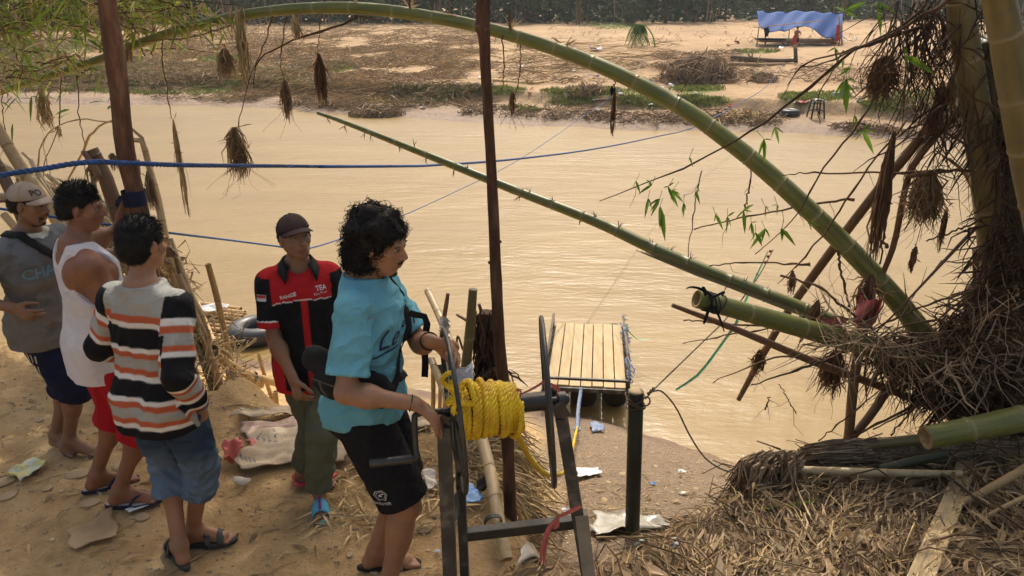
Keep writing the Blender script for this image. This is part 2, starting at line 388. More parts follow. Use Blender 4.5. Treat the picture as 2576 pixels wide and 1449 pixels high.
rows = np.concatenate([np.arange(-60, -4, 4), np.arange(-4, 1.5, .5), np.arange(1.5, 9.5, .03), np.arange(9.5, 26, .7), np.arange(26, 62, .14), np.arange(62, 130, .8), np.arange(130, 420, 12)])
us = np.linspace(-1.15, 1.15, 560)
YY, UU = np.meshgrid(rows, us, indexing='ij'); XX = UU*(np.abs(YY)*.78+3.4)
ZZ = height(XX, YY)
# a pixel-ellipse list of where short green grass grows on the far bank
GR = [(1150,232,170,16),(1060,250,120,14),(460,215,150,28),(1680,262,150,16),(1480,232,120,10),(2280,270,120,18),(2050,245,90,12),(820,170,90,12),(1290,278,70,8),(1750,225,70,8),(1900,130,60,5),(700,215,110,18),(560,150,60,10),(2330,245,150,16),(1440,262,60,8),(150,200,160,40),(100,120,140,30),(1530,60,60,14),(300,170,150,26),(620,190,130,20),(280,238,170,10),(40,150,90,40)]
_gw = []
for (a, b, c, d) in GR:
    p = G(a, b); q = G(a, b-d); w = G(a, b+d)
    if p is None or q is None: continue
    _gw.append((p.x, p.y, c/F*p.y*1.05, max((q.y-w.y)/2 if w else 2, 1.)))
def grass_mask(x, y):
    g = np.zeros_like(x)
    for cx, cy, rx, ry in _gw: g = np.maximum(g, np.exp(-(((x-cx)/rx)**2+((y-cy)/ry)**2)**1.3))
    return sst(.38, .62, g+fbm(x, y, .55, 4)*.35)
far = sst(20, 26, YY)
gm = grass_mask(XX, YY)*far*sst(.5, .9, ZZ)
wet = np.where(YY > 20, sst(.55, .1, ZZ), sst(.42, .02, ZZ+fbm(XX, YY, 2)*.12))
gravel = (1-far)*sst(.1, .4, XX-.08*np.sin(YY*3))*sst(9.5, 8.5, YY)
mg, n, b = mat('earth'); L = n.links.new
geo = n.nodes.new('ShaderNodeNewGeometry')
def NZ(scale, detail=6, rough=.6, vec=None):
    t = n.nodes.new('ShaderNodeTexNoise'); t.inputs['Scale'].default_value = scale; t.inputs['Detail'].default_value = detail; t.inputs['Roughness'].default_value = rough
    L(vec or geo.outputs['Position'], t.inputs[0]); return t
def RAMP(src, *st):
    r = n.nodes.new('ShaderNodeValToRGB'); L(src, r.inputs[0]); e = r.color_ramp.elements
    while len(e) < len(st): e.new(.5)
    for k, (p, c) in zip(e, st): k.position = p; k.color = (*c, 1)
    return r.outputs[0]
def MIX(f, a, b_):
    x = n.nodes.new('ShaderNodeMix'); x.data_type = 'RGBA'
    L(f, x.inputs[0]) if not isinstance(f, float) else setattr(x.inputs[0], 'default_value', f)
    for s, v in ((6, a), (7, b_)):
        if isinstance(v, tuple): x.inputs[s].default_value = (*v, 1)
        else: L(v, x.inputs[s])
    return x.outputs[2]
def ATT(k): a = n.nodes.new('ShaderNodeAttribute'); a.attribute_name = k; return a.outputs['Fac']
big = NZ(.9); mid = NZ(5, 8, .7); fine = NZ(40, 6, .7); far_n = NZ(.22, 9, .68)
c_near = RAMP(mid.outputs['Fac'], (.28, (.33,.205,.085)), (.5, (.55,.37,.17)), (.75, (.70,.50,.27)))
c_far = RAMP(far_n.outputs['Fac'], (.3, (.27,.175,.095)), (.5, (.39,.265,.145)), (.7, (.50,.35,.205)))
c = MIX(ATT('far'), c_near, c_far)
c = MIX(ATT('gravel'), c, RAMP(fine.outputs['Fac'], (.35, (.17,.12,.075)), (.6, (.31,.23,.15)), (.75, (.46,.38,.28))))
c = MIX(ATT('grass'), c, RAMP(NZ(3, 8, .75).outputs['Fac'], (.3, (.10,.12,.03)), (.55, (.21,.21,.06)), (.75, (.34,.28,.12))))
c = MIX(ATT('wet'), c, RAMP(mid.outputs['Fac'], (.3, (.14,.082,.045)), (.7, (.22,.14,.08))))
sp = RAMP(NZ(95, 3, .8).outputs['Fac'], (.62, (0,0,0)), (.70, (1,1,1)))
c = MIX(sp, c, (.52,.42,.28)) if False else c
L(c, b.inputs['Base Color'])
rgh = n.nodes.new('ShaderNodeMapRange'); L(ATT('wet'), rgh.inputs[0]); rgh.inputs[3].default_value = .92; rgh.inputs[4].default_value = .5; L(rgh.outputs[0], b.inputs['Roughness'])
bp1 = n.nodes.new('ShaderNodeBump'); bp1.inputs['Strength'].default_value = .9; bp1.inputs['Distance'].default_value = .06; L(mid.outputs['Fac'], bp1.inputs['Height'])
bp2 = n.nodes.new('ShaderNodeBump'); bp2.inputs['Strength'].default_value = .7; bp2.inputs['Distance'].default_value = .012; L(fine.outputs['Fac'], bp2.inputs['Height']); L(bp1.outputs[0], bp2.inputs['Normal'])
bp3 = n.nodes.new('ShaderNodeBump'); bp3.inputs['Strength'].default_value = .8; bp3.inputs['Distance'].default_value = .25; L(NZ(1.6, 8, .7).outputs['Fac'], bp3.inputs['Height'])
nm = n.nodes.new('ShaderNodeMix'); nm.data_type = 'VECTOR'; L(ATT('far'), nm.inputs[0]); L(bp2.outputs[0], nm.inputs[4]); L(bp3.outputs[0], nm.inputs[5]); L(nm.outputs[1], b.inputs['Normal'])
ground = sheet('ground', XX, YY, ZZ, [mg], dict(far=far, grass=gm, wet=wet, gravel=gravel)); ground['kind'] = 'structure'

# river
mw, n, b = mat('muddy_water'); L = n.links.new
geo = n.nodes.new('ShaderNodeNewGeometry')
mp = n.nodes.new('ShaderNodeMapping'); mp.inputs['Scale'].default_value = (.5, 1.25, 1); mp.inputs['Rotation'].default_value = (0, 0, R(8)); L(geo.outputs['Position'], mp.inputs[0])
n1 = NZ(1.6, 5, .55, mp.outputs[0]); n2 = NZ(6.5, 5, .6, mp.outputs[0]); n3 = NZ(.22, 3, .5, mp.outputs[0])
add = n.nodes.new('ShaderNodeMath'); add.operation = 'MULTIPLY_ADD'; L(n2.outputs['Fac'], add.inputs[0]); add.inputs[1].default_value = .33; L(n1.outputs['Fac'], add.inputs[2])
bw = n.nodes.new('ShaderNodeBump'); bw.inputs['Distance'].default_value = .085; L(add.outputs[0], bw.inputs['Height'])
ms = n.nodes.new('ShaderNodeMapRange'); L(n3.outputs['Fac'], ms.inputs[0]); ms.inputs[1].default_value = .35; ms.inputs[2].default_value = .65; ms.inputs[3].default_value = .35; ms.inputs[4].default_value = 1.; L(ms.outputs[0], bw.inputs['Strength'])
L(bw.outputs[0], b.inputs['Normal'])
L(RAMP(NZ(.35, 6, .6, mp.outputs[0]).outputs['Fac'], (.3, (.20,.13,.04)), (.7, (.25,.17,.058))), b.inputs['Base Color'])
b.inputs['Roughness'].default_value = .33; b.inputs['IOR'].default_value = 1.4; b.inputs['Specular IOR Level'].default_value = .5
wy = np.concatenate([np.arange(4, 60, 1.)]); wx = np.linspace(-60, 60, 80); WY, WX = np.meshgrid(wy, wx, indexing='ij')
river = sheet('river', WX, WY, WX*0, [mw], {}); river['kind'] = 'structure'
# ================================================================== FAR BANK
def on_ground(x, y, dz=0.): return Vector((x, y, hz(x, y)+dz))
def pix_region_points(n, boxes, w=None):
    """random ground points seen inside photo-pixel boxes"""
    out = []
    B = np.array(boxes, dtype=float); a = (B[:, 2]-B[:, 0])*(B[:, 3]-B[:, 1]); a = a*(np.array(w) if w is not None else 1); a = a/a.sum()
    for i in rng.choice(len(B), n, p=a):
        x0, y0, x1, y1 = B[i]; out.append((rng.uniform(x0, x1), rng.uniform(y0, y1)))
    return out
_gx = np.arange(-320, 2920, 20.); _gy = np.arange(8, 420, 3.); _gY = np.full((len(_gy), len(_gx)), np.nan)
_t = np.arange(24, 150, .25)
for _i, _py in enumerate(_gy):
    _r = np.array([ray(px, _py) for px in _gx]); _q = _t[None]/_r[:, 1:2]; _h = height(_r[:, 0:1]*_q, _r[:, 1:2]*_q); _z = CAM_Z+_r[:, 2:3]*_q
    _hit = _z <= _h; _k = _hit.argmax(1); _gY[_i] = np.where(_hit.any(1), _t[_k], np.nan)
_RS = rows; _Z32 = ZZ
def fh(x, y):                          # far-bank height from the ground sheet itself
    i = np.searchsorted(_RS, y)-1; f = (y-_RS[i])/(_RS[i+1]-_RS[i]); o = 0.
    for a, w in ((i, 1-f), (i+1, f)):
        u = (x/(abs(_RS[a])*.78+3.4)+1.15)/2.3*559; u = min(max(u, 0), 558.9); k = int(u); g = u-k; o += w*(_Z32[a, k]*(1-g)+_Z32[a, k+1]*g)
    return o
def fastG(px, py):                    # ground hit on the far bank from a lookup table
    if py < 8: py = 8.
    u = (px+320)/20; v = (py-8)/3; i = int(min(max(v, 0), len(_gy)-2)); j = int(min(max(u, 0), len(_gx)-2)); fu = u-j; fv = v-i
    q = _gY[i:i+2, j:j+2]
    if np.isnan(q).any(): return None
    Y = float((q[0, 0]*(1-fu)+q[0, 1]*fu)*(1-fv)+(q[1, 0]*(1-fu)+q[1, 1]*fu)*fv)
    r = ray(px, py); x = float(r[0]*Y/r[1]); return Vector((x, Y, fh(x, Y)))
# --- flood-flattened canes and brush (nobody could count them)
def brush(name, label, boxes, n, lens, rad, m, ang=(0, .5), lift=.12, w=None, ribbons=False):
    mb = MB()
    for px, py in pix_region_points(n, boxes, w):
        p = fastG(px, py)
        if p is None or p.z < .15: continue
        if hsh(p.x, p.y, .3) < -.25: continue
        Ln = rng.uniform(*lens); a = rng.normal(*ang); d = np.array([math.cos(a), math.sin(a), rng.normal(.03, .12)])
        q = np.array([np.array(p)+d*Ln*(t-.5)+np.array([0, 0, lift*rng.rand()-(t-.5)**2*rng.uniform(0, .25)*Ln]) for t in (0, .33, .66, 1)])
        q[:, 2] = np.maximum(q[:, 2], [fh(a_, b_)+.02 for a_, b_, _ in q])
        if ribbons: mb.ribbon(q, rad*rng.uniform(.6, 1.6), (rng.randn()*.4, -.6, .6), .3)
        else: mb.tube(q, rad*rng.uniform(.5, 1.5)*np.array([1, .9, .7, .4]), 3, caps=False)
    o = mb.build(name, m, smooth=False); tag(o, label, 'brush', kind='stuff'); return o
brush('flattened_canes', 'pale flood-flattened canes and straw lying over the far bank', [(420,60,1230,200),(0,90,480,230),(500,180,1000,285),(1230,100,1700,200)], 7500, (.5, 2.6), .014, M['straw'], (.12, .35), .22, [1,.8,.7,.35])
brush('dead_brush', 'tangled brown flood debris over the far bank', [(420,70,1250,215),(0,110,480,235),(620,215,1240,290),(1240,150,1750,215),(1300,285,2500,345),(1650,130,1860,215),(2150,160,2576,330),(1830,160,2150,215)], 12500, (.2, 1.3), .015, M['fardead'], (0, 1.4), .25, [1,.7,1.2,.6,.8,2,.4,.6])
brush('dry_weeds', 'dry grey brown weeds standing on the far bank', [(0,60,480,235),(420,60,1250,215),(1380,45,2576,110)], 6500, (.25, .8), .03, M['fardead'], (1.3, .8), .3, [1,1,.25], True)
brush('river_edge_roots', 'dark roots and mud clods along the far water edge', [(380,228,1100,290),(1100,268,1500,312),(1500,292,2576,352)], 3600, (.15, .7), .016, M['drydark'], (0, 1.3), .18)
# --- green grass tufts
mb = MB()
for (a, b_, c_, d_) in GR:
    for px, py in pix_region_points(int(c_*d_*.34)+60, [(a-c_, b_-d_, a+c_, b_+d_)]):
        if ((px-a)/c_)**2+((py-b_)/d_)**2 > 1.1: continue
        p = fastG(px, py)
        if p is None or p.z < .3: continue
        for k in range(5):
            a_ = rng.rand()*6.3; L_ = rng.uniform(.08, .26); d = np.array([math.cos(a_)*.5, math.sin(a_)*.5, 1])
            mb.leaf(np.array(p)+rng.randn(3)*(.08, .08, 0), d, L_, .03, .3, (math.sin(a_), -1, .3))
tag(mb.build('grass', [leafm('grass_blade', (.20,.24,.06), (.13,.15,.045), .45)], smooth=False), 'short green grass patches on the far river bank', 'grass', kind='stuff')

# --- far trees: dark grove at the back, one object each
def tree_proto(seed, hgt, crown_r, nleaf, nstem, mleaf, mtr, spread=.35, low=.1, leafsz=.35, name='grove_tree'):
    r = np.random.RandomState(seed); root = empty(name, (0, 0, 0))
    tr = MB(); tops = []
    for k in range(nstem):
        a = r.rand()*6.28; b0 = r.rand()*spread; p0 = np.array([math.cos(a)*b0, math.sin(a)*b0, -.2]); h_ = hgt*r.uniform(.7, 1); ln = r.uniform(.05, .3)
        P = [p0, p0+np.array([math.cos(a)*ln*.5, math.sin(a)*ln*.5, h_*.4]), p0+np.array([math.cos(a)*ln*2.2, math.sin(a)*ln*2.2, h_*.8]), p0+np.array([math.cos(a)*ln*4.5, math.sin(a)*ln*4.5, h_])]
        w = .07 if nstem > 2 else .17
        tr.tube(spline(P, 9), w*np.linspace(1, .35, 10), 6, rnd=r.rand()); tops += [np.array(P[1]), np.array(P[2]), np.array(P[3])]
        for j in range(4):
            b1 = np.array(P[1])*(1-j/4)+np.array(P[3])*j/4; e = b1+r.randn(3)*(crown_r*.5, crown_r*.5, .4)+(0, 0, .4); tr.tube([b1, (b1+e)/2+(0, 0, .15), e], [w*.4, w*.3, w*.12], 4); tops.append(e)
    o = tr.build('trunk', mtr, root)
    cr = MB(); nc = max(14, nleaf//60)
    for c_ in range(nc):
        base = tops[r.randint(len(tops))]; cc = base+r.randn(3)*(crown_r*.42, crown_r*.42, hgt*.10); cc[2] = max(cc[2], hgt*low); sz = r.uniform(.3, .75)*crown_r*.42
        tone = r.rand()
        for i in range(nleaf//nc):
            u = r.randn(3); u /= np.linalg.norm(u); p = cc+u*sz*r.rand()**.4*(1, 1, .8)
            d = u*.6+np.array([r.randn()*.4, r.randn()*.4, -.5]); cr.leaf(p, d, leafsz*r.uniform(.6, 1.3), leafsz*.38, .25, r.randn(3)+(0, 0, 1), rnd=np.clip(tone*.7+r.rand()*.3, 0, 1))
    cr.build('crown', mleaf, root, smooth=False)
    return root
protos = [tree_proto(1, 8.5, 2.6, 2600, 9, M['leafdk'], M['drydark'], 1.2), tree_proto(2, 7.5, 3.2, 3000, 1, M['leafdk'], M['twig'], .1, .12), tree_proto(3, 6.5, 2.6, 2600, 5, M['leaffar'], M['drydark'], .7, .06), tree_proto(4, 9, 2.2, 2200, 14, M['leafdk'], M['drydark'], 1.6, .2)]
tlabs = ['dark many-stemmed bamboo clump in the tree line behind the far bank', 'broad dark tree with a single trunk in the tree line', 'mid green bushy tree at the foot of the far tree line', 'tall dark clump of thin pale stems in the tree line']
first = [True]*4; r_ = np.random.RandomState(11)
Nt = 64
for i in range(Nt):
    row = i % 2; px = -180+i*(2940/Nt)+r_.uniform(-20, 20); Y = (97 if row == 0 else 108)+r_.uniform(-4, 4)+(12 if px > 1800 else 0)-(26*max(0, 1-px/520.))
    k = [0, 1, 0, 3, 2][r_.randint(5)] if px > 500 else [2, 2, 0][r_.randint(3)]
    x = (px-1288)/F*Y*.94; p = on_ground(x, Y)
    if first[k]: o = protos[k]; first[k] = False; o.location = p; o.scale = (1.15,)*3
    else: o = tree_copy(protos[k], p, r_.rand()*6.3, r_.uniform(.9, 1.35))
    tag(o, tlabs[k], 'tree', ['bamboo clumps of the far tree line', 'single-trunk trees of the far tree line', 'bushy trees of the far tree line', 'thin-stemmed clumps of the far tree line'][k])
# dim undergrowth closing the foot of the grove
mb = MB()
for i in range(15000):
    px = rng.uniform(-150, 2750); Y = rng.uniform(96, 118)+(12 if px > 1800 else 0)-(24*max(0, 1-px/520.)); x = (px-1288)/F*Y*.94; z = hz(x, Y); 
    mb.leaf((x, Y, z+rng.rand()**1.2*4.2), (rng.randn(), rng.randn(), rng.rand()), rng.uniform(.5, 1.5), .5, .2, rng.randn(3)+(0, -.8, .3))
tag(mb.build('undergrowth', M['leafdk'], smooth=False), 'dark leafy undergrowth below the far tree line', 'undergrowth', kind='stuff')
# bushes in front of the grove
for i, (px, py, s_, lab) in enumerate([(1590,62,.42,'light green bush standing alone before the dark tree line, right of the middle pole'),(1715,52,.36,'green bush on bare soil left of the blue tarp'),(60,70,.62,'green bush at the far left below the bamboo leaves'),(190,95,.40,'leafy bush on the far bank left of the thick leaning pole'),(480,30,.55,'green bush right of the thick leaning pole at the tree line'),(620,30,.45,'low dark bush at the tree line above the arching bamboo'),(1480,52,.3,'small bush at the edge of the bare far field')]):
    p = fastG(px, py) or at(px, py, 90); o = tree_copy(protos[2], p, i*1.3, s_, lab) 
    if 'group' in o: del o['group']
    tag(o, lab, 'bush'); o.name = 'bush'

# --- blue tarp shelter
p0 = fastG(1908, 118); YS = p0.y
sh = empty('tarp_shelter', p0, 'blue tarpaulin shelter on thin bamboo poles on the far bank', 'shelter')
m, n, b = mat('blue_tarp'); b.inputs['Base Color'].default_value = (.075,.16,.42,1); b.inputs['Roughness'].default_value = .7; b.inputs['Specular IOR Level'].default_value = .15
tr = n.nodes.new('ShaderNodeBsdfTranslucent'); tr.inputs[0].default_value = (.06,.16,.5,1); mx = n.nodes.new('ShaderNodeMixShader'); mx.inputs[0].default_value = .3
n.links.new(b.outputs[0], mx.inputs[1]); n.links.new(tr.outputs[0], mx.inputs[2]); n.links.new(mx.outputs[0], n.nodes['Material Output'].inputs[0])
M['tarp'] = m
k = 1/F*YS*1.0
def S(px, py, dY=0): return at(px, py, YS+dY)
mb = MB()
nu, nv = 44, 16; V = []
for j in range(nv):
    v = j/(nv-1)
    for i in range(nu):
        u = i/(nu-1); px = 1906+u*214+(-2+v*6)*(1 if u < .3 else 0)
        low = np.interp(u, [0, .12, .3, .42, .55, .68, .8, .92, 1], [72, 80, 79, 72, 64, 78, 97, 100, 92]); top = 29+u*3+2*math.sin(u*9)
        p = S(px, top+(low-top)*v, 2.6*(1-v)+.10*math.sin(u*40+v*3)*v+.08*math.sin(u*23)); p.z += .05*math.sin(u*31+v*7); V.append(p)
mb.add(np.array([tuple(p) for p in V]), [(j*nu+i, j*nu+i+1, (j+1)*nu+i+1, (j+1)*nu+i) for j in range(nv-1) for i in range(nu-1)])
bk = [(S(1910+u*214, 30+u*3, 2.6)+Vector((0, (4.2-2.6)*v, -.35*v))) for v in (0, .5, 1) for u in (0, .25, .5, .75, 1)]
mb.add(np.array([tuple(p) for p in bk]), [(j*5+i, j*5+i+1, (j+1)*5+i+1, (j+1)*5+i) for j in range(2) for i in range(4)])
o = mb.build('tarp', M['tarp'], sh); sm = o.modifiers.new('thick', 'SOLIDIFY'); sm.thickness = .012
for (a, b_, w) in [((1909,70,0),(1903,118,0),.035),((1987,62,1.2),(1984,100,1.2),.03),((2118,62,0),(2111,110,0),.05),((1926,70,2),(1926,105,2),.05),((2110,40,.2),(2122,112,.3),.05)]:
    q = MB(); q.tube([S(*a), S(*b_)+Vector((0, 0, -.3))], [w, w*1.1], 6); q.build('pole', M['drydark'], sh)
q = MB(); q.tube([S(1895,69,-.1), S(1960,63,-.1), S(2070,52,0)], [.03]*3, 6); q.build('rail', M['straw'], sh)
q = MB(); a = S(1912, 101, .6); c_ = S(2100, 103, 1.0); q.beam(a, c_, .9, .25); q.build('bench', M['drydark'], sh)
q = MB(); q.beam(S(1905,98,.3), S(1970,99,.3), 1.0, .10); q.build('bench_sheet', M['navy'], sh)
q = MB(); q.ribbon([S(2108,62,-.1), S(2107,80,-.1), S(2104,103,-.1)], [.18,.25,.3], (0,-1,0), .4); q.build('red_cloth', M['red'], sh)
q = MB(); q.ribbon([S(1926,70,-.2), S(1928,80,-.2), S(1927,92,-.2)], [.3,.35,.2], (0,-1,0), .6); q.build('hanging_cloth', M['black'], sh)
# stump post by the shelter person, seen standing in front
pp = fastG(2003, 158); q = MB(); q.tube([pp+Vector((0,0,-.2)), at(2001,112,pp.y)], [.13,.10], 8); q.ribbon([at(1999,112,pp.y-.13), at(2001,122,pp.y-.15)], [.22,.2], (0,-1,0), .3)
o = q.build('mooring_post', M['drydark'], origin=pp); tag(o, 'grey mooring post on the far bank that the blue rope is tied to', 'post')
# stool, tube, block
p = G(2051, 296); st = empty('stool', p, 'tall black stool with splayed legs on the far shore', 'stool')
q = MB(); hh = pxw(43, p.y, 280)*1.02; w0, w1 = .30, .19
corn = [(-1,-1),(1,-1),(1,1),(-1,1)]
for i, (a, b_) in enumerate(corn):
    l = MB(); l.tube([p+Vector((a*w0*.9, b_*w0*.9, -.02)), p+Vector((a*w1, b_*w1, hh*.93)), p+Vector((a*w1*.7, b_*w1*.7, hh))], .035, 6); l.build('leg', M['metal'], st)
q.ell(p+Vector((0,0,hh)), (w1*1.05, w1*1.05, .05), 14, 6); q.build('seat', M['metal'], st)
for hfr in (.42, .8):
    l = MB(); wv = (w0*(1-hfr)+w1*hfr)
    for i in range(4): a, c_ = corn[i], corn[(i+1) % 4]; l.tube([p+Vector((a[0]*wv, a[1]*wv, hh*hfr)), p+Vector((c_[0]*wv, c_[1]*wv, hh*hfr))], .022, 5)
    l.build('footrest' if hfr < .5 else 'seat_brace', M['metal'], st)
def torus(c, Rr, r, seg=48, s2=18, tilt=(0,0), sq=1.):
    A = np.linspace(0, 2*math.pi, seg, endpoint=False); Bm = np.linspace(0, 2*math.pi, s2, endpoint=False); V = []
    for a in A:
        for b_ in Bm: V.append(((Rr+r*math.cos(b_))*math.cos(a), (Rr+r*math.cos(b_))*math.sin(a), r*sq*math.sin(b_)))
    V = np.array(V); V[:, 2] += V[:, 0]*tilt[0]+V[:, 1]*tilt[1]
    f = [(i*s2+j, ((i+1) % seg)*s2+j, ((i+1) % seg)*s2+(j+1) % s2, i*s2+(j+1) % s2) for i in range(seg) for j in range(s2)]
    return V+np.array(tuple(c)), f
p = G(1985, 291); q = MB(); q.add(*torus(p+Vector((0,0,.14)), .30, .135)); v = MB()
o = q.build('inner_tube', M['rubber'], origin=p); tag(o, 'small black inner tube lying on the far shore beside the stool', 'inner tube', 'inner tubes'); del o['group']
p = G(2115, 246); q = MB(); s_ = pxw(24, p.y, 240)
q.add(np.array([(-1,-.7,-.2),(1,-.7,-.2),(1,.7,-.2),(-1,.7,-.2),(-.8,-.5,.55),(.8,-.5,.55),(.8,.5,.55),(-.8,.5,.55)])*s_+np.array(tuple(p)), [(0,3,2,1),(4,5,6,7),(0,1,5,4),(1,2,6,5),(2,3,7,6),(3,0,4,7)])
q.box(p+Vector((.05*s_,0,1.0*s_)), (.18*s_,.18*s_,.6*s_)); o = q.build('concrete_block', M['concrete'], origin=p, smooth=False); bevel(o, .03); tag(o, 'grey concrete foundation block with a stub on the far slope', 'block')
# driftwood
for (pts, r0, lab, mm) in [([(1838,155),(1890,158),(1950,162),(1995,160)], .20, 'thick pale driftwood trunk lying below the shelter', 'drydark'), ([(1838,166),(1900,168),(1975,166)], .12, 'thinner driftwood trunk lying just under the thick one', 'drydark'), ([(1570,245),(1530,262),(1500,268)], .06, 'short driftwood stick on the green ledge', 'twig'),
    ([(1000,100),(1080,135),(1150,165)], .05, 'long bare stick slanting across the flattened canes', 'straw'), ([(1130,262),(1200,282),(1240,296)], .05, 'pale branch on the debris bank beside the middle pole', 'straw'), ([(1240,205),(1330,212),(1380,208)], .08, 'dead branch lying on bare soil right of the middle pole', 'straw'), ([(1030,120),(1160,128),(1260,148)], .06, 'pale trunk lying flat in the brush left of the middle pole','straw'), ([(900,262),(960,240),(1010,262)], .07, 'grey root arching over the debris at the water edge','drydark')]:
    P = [fastG(*a)+Vector((0,0,r0*.8)) for a in pts]; q = MB(); q.tube(spline(P, 14), r0*np.linspace(1, .55, len(spline(P, 14))), 8)
    for j in range(3): a = P[1]; q.tube([a, a+Vector((rng.randn()*.4, rng.randn()*.3, .3+rng.rand()*.3))], [r0*.35, r0*.1], 5)
    tag(q.build('driftwood', M[mm], origin=P[0]), lab, 'driftwood')
# brush mound
def brushpile(px, py, w, h, n, lab, m2='drydark'):
    c = fastG(px, py); mb = MB(); W = w/F*c.y; H = h/F*c.y; Rr = np.random.RandomState(int(px))
    for i in range(n):
        u = Rr.randn(3); u /= np.linalg.norm(u); rr = Rr.rand()**.35; q = np.array(c)+u*(W, W*.6, H)*rr; q[2] = max(q[2], c.z-.1); t = np.cross(u, Rr.randn(3)); t /= np.linalg.norm(t); Ln = Rr.uniform(.4, 1.6)*W*.5
        mb.tube([q-t*Ln*.5, q+u*.1, q+t*Ln*.5-(0, 0, .15*Ln)], [.014, .02, .01], 3, caps=False, rnd=Rr.rand())
        if i % 2: mb.ribbon([q, q+u*.15+t*.2, q+t*.4-(0,0,.25)], [.05, .07, .02], Rr.randn(3))
    tag(mb.build('brush_mound', M[m2], origin=c, smooth=False), lab, 'brush mound')
brushpile(1755, 205, 92, 58, 1500, 'big dark mound of tangled brush and roots left of the driftwood trunk')
brushpile(1915, 205, 40, 14, 200, 'low tangle of dead roots below the mooring post')
brushpile(950, 290, 70, 22, 420, 'tangle of roots at the far water edge below the hanging tufts')
brushpile(1480, 235, 50, 18, 200, 'small heap of brown brush on the far ledge')
brushpile(1330, 118, 35, 13, 160, 'heap of pale dead brush at the edge of the bare field', 'straw')
brushpile(1870, 305, 60, 16, 260, 'pale twigs heaped by the far waterline near the small inner tube', 'straw')
# drooping palm sprout
pb = fastG(1648, 118); pal = empty('palm', pb, 'bent young palm with drooping green fronds on the far bank', 'palm')
q = MB(); Pm = [pb, at(1642,90,pb.y), at(1625,66,pb.y), at(1600,60,pb.y)]; q.tube(spline(Pm, 14), np.linspace(.06, .03, len(spline(Pm, 14))), 6); q.build('stem', M['leafy'], pal)
q = MB()
for i in range(9):
    a = at(1608+i*1.5, 62, pb.y); e = at(1582+i*6, 92+(i % 3)*8, pb.y+rng.randn()*.4); C = spline([a, (a+e)/2+Vector((-.1, 0, .35)), e], 10)
    q.tube(C, .015, 4)
    for p in C[1:]:
        for s_ in (-1, 1): q.leaf(p, (s_*.6, rng.randn()*.3, -.9), .5, .06, .4)
q.build('frond', M['palm'], pal, smooth=False)
# litter
def scrap(mb, s_, r):
    nu = 4; V = []
    for j in range(nu):
        for i in range(nu): V.append(((i/(nu-1)-.5)*s_*r.uniform(.8, 1.2), (j/(nu-1)-.5)*s_*.7*r.uniform(.8, 1.2), r.rand()*s_*.35))
    mb.add(np.array(V), [(j*nu+i, j*nu+i+1, (j+1)*nu+i+1, (j+1)*nu+i) for j in range(nu-1) for i in range(nu-1)])
sp = {}
cols = [('white', M['white'], 'small white scrap of litter on the far bank', 'white scraps on the far bank'), ('blue', M['rag'], 'small blue scrap of litter on the far bank', 'blue scraps on the far bank'), ('red', M['red'], 'small red scrap of litter on the far bank', 'red scraps on the far bank')]
Rl = np.random.RandomState(5)
meshes = []
for nm, m_, lb, gp in cols:
    mb = MB(); scrap(mb, .32, Rl); o = mb.build('plastic_scrap', m_, smooth=False); meshes.append((o, lb, gp, [True]))
boxes = [(620,150,1250,290),(1250,110,1750,310),(1750,90,2300,330),(2300,150,2560,350),(1420,140,1560,170),(1850,95,2160,118)]
for px, py in pix_region_points(150, boxes, [1,1.3,1,.8,6,5]):
    p = fastG(px, py)
    if p is None or p.z < .2: continue
    k = 0 if Rl.rand() < .78 else (1 if Rl.rand() < .55 else 2); o, lb, gp, fst = meshes[k]
    if fst[0]: fst[0] = False
    else: o = o.copy(); COL.objects.link(o)
    o.location = p+Vector((0, 0, .04)); o.rotation_euler = (Rl.randn()*.3, Rl.randn()*.3, Rl.rand()*6); s_ = Rl.uniform(.4, 1.25)*(.8 if py > 230 else 1); o.scale = (s_, s_, s_); tag(o, lb, 'litter', gp)
for (px, py, s_, m_, lb) in [(1500,128,2.6,'white','largest white plastic sheet among the brush on the far bank'),(1960,128,2.0,'white','white dish lying on sand below the shelter'),(2395,262,1.6,'white','white bag by the right-hand trunk on the far shore'),(2015,270,1.7,'pink','pink slippers or wrapper beside the black stool')]:
    p = fastG(px, py); mb = MB(); scrap(mb, .3*s_, Rl); mb.v = [v+np.array(tuple(p))+(0,0,.05) for v in mb.v]; tag(mb.build('plastic_sheet', M[m_], origin=p, smooth=False), lb, 'litter')
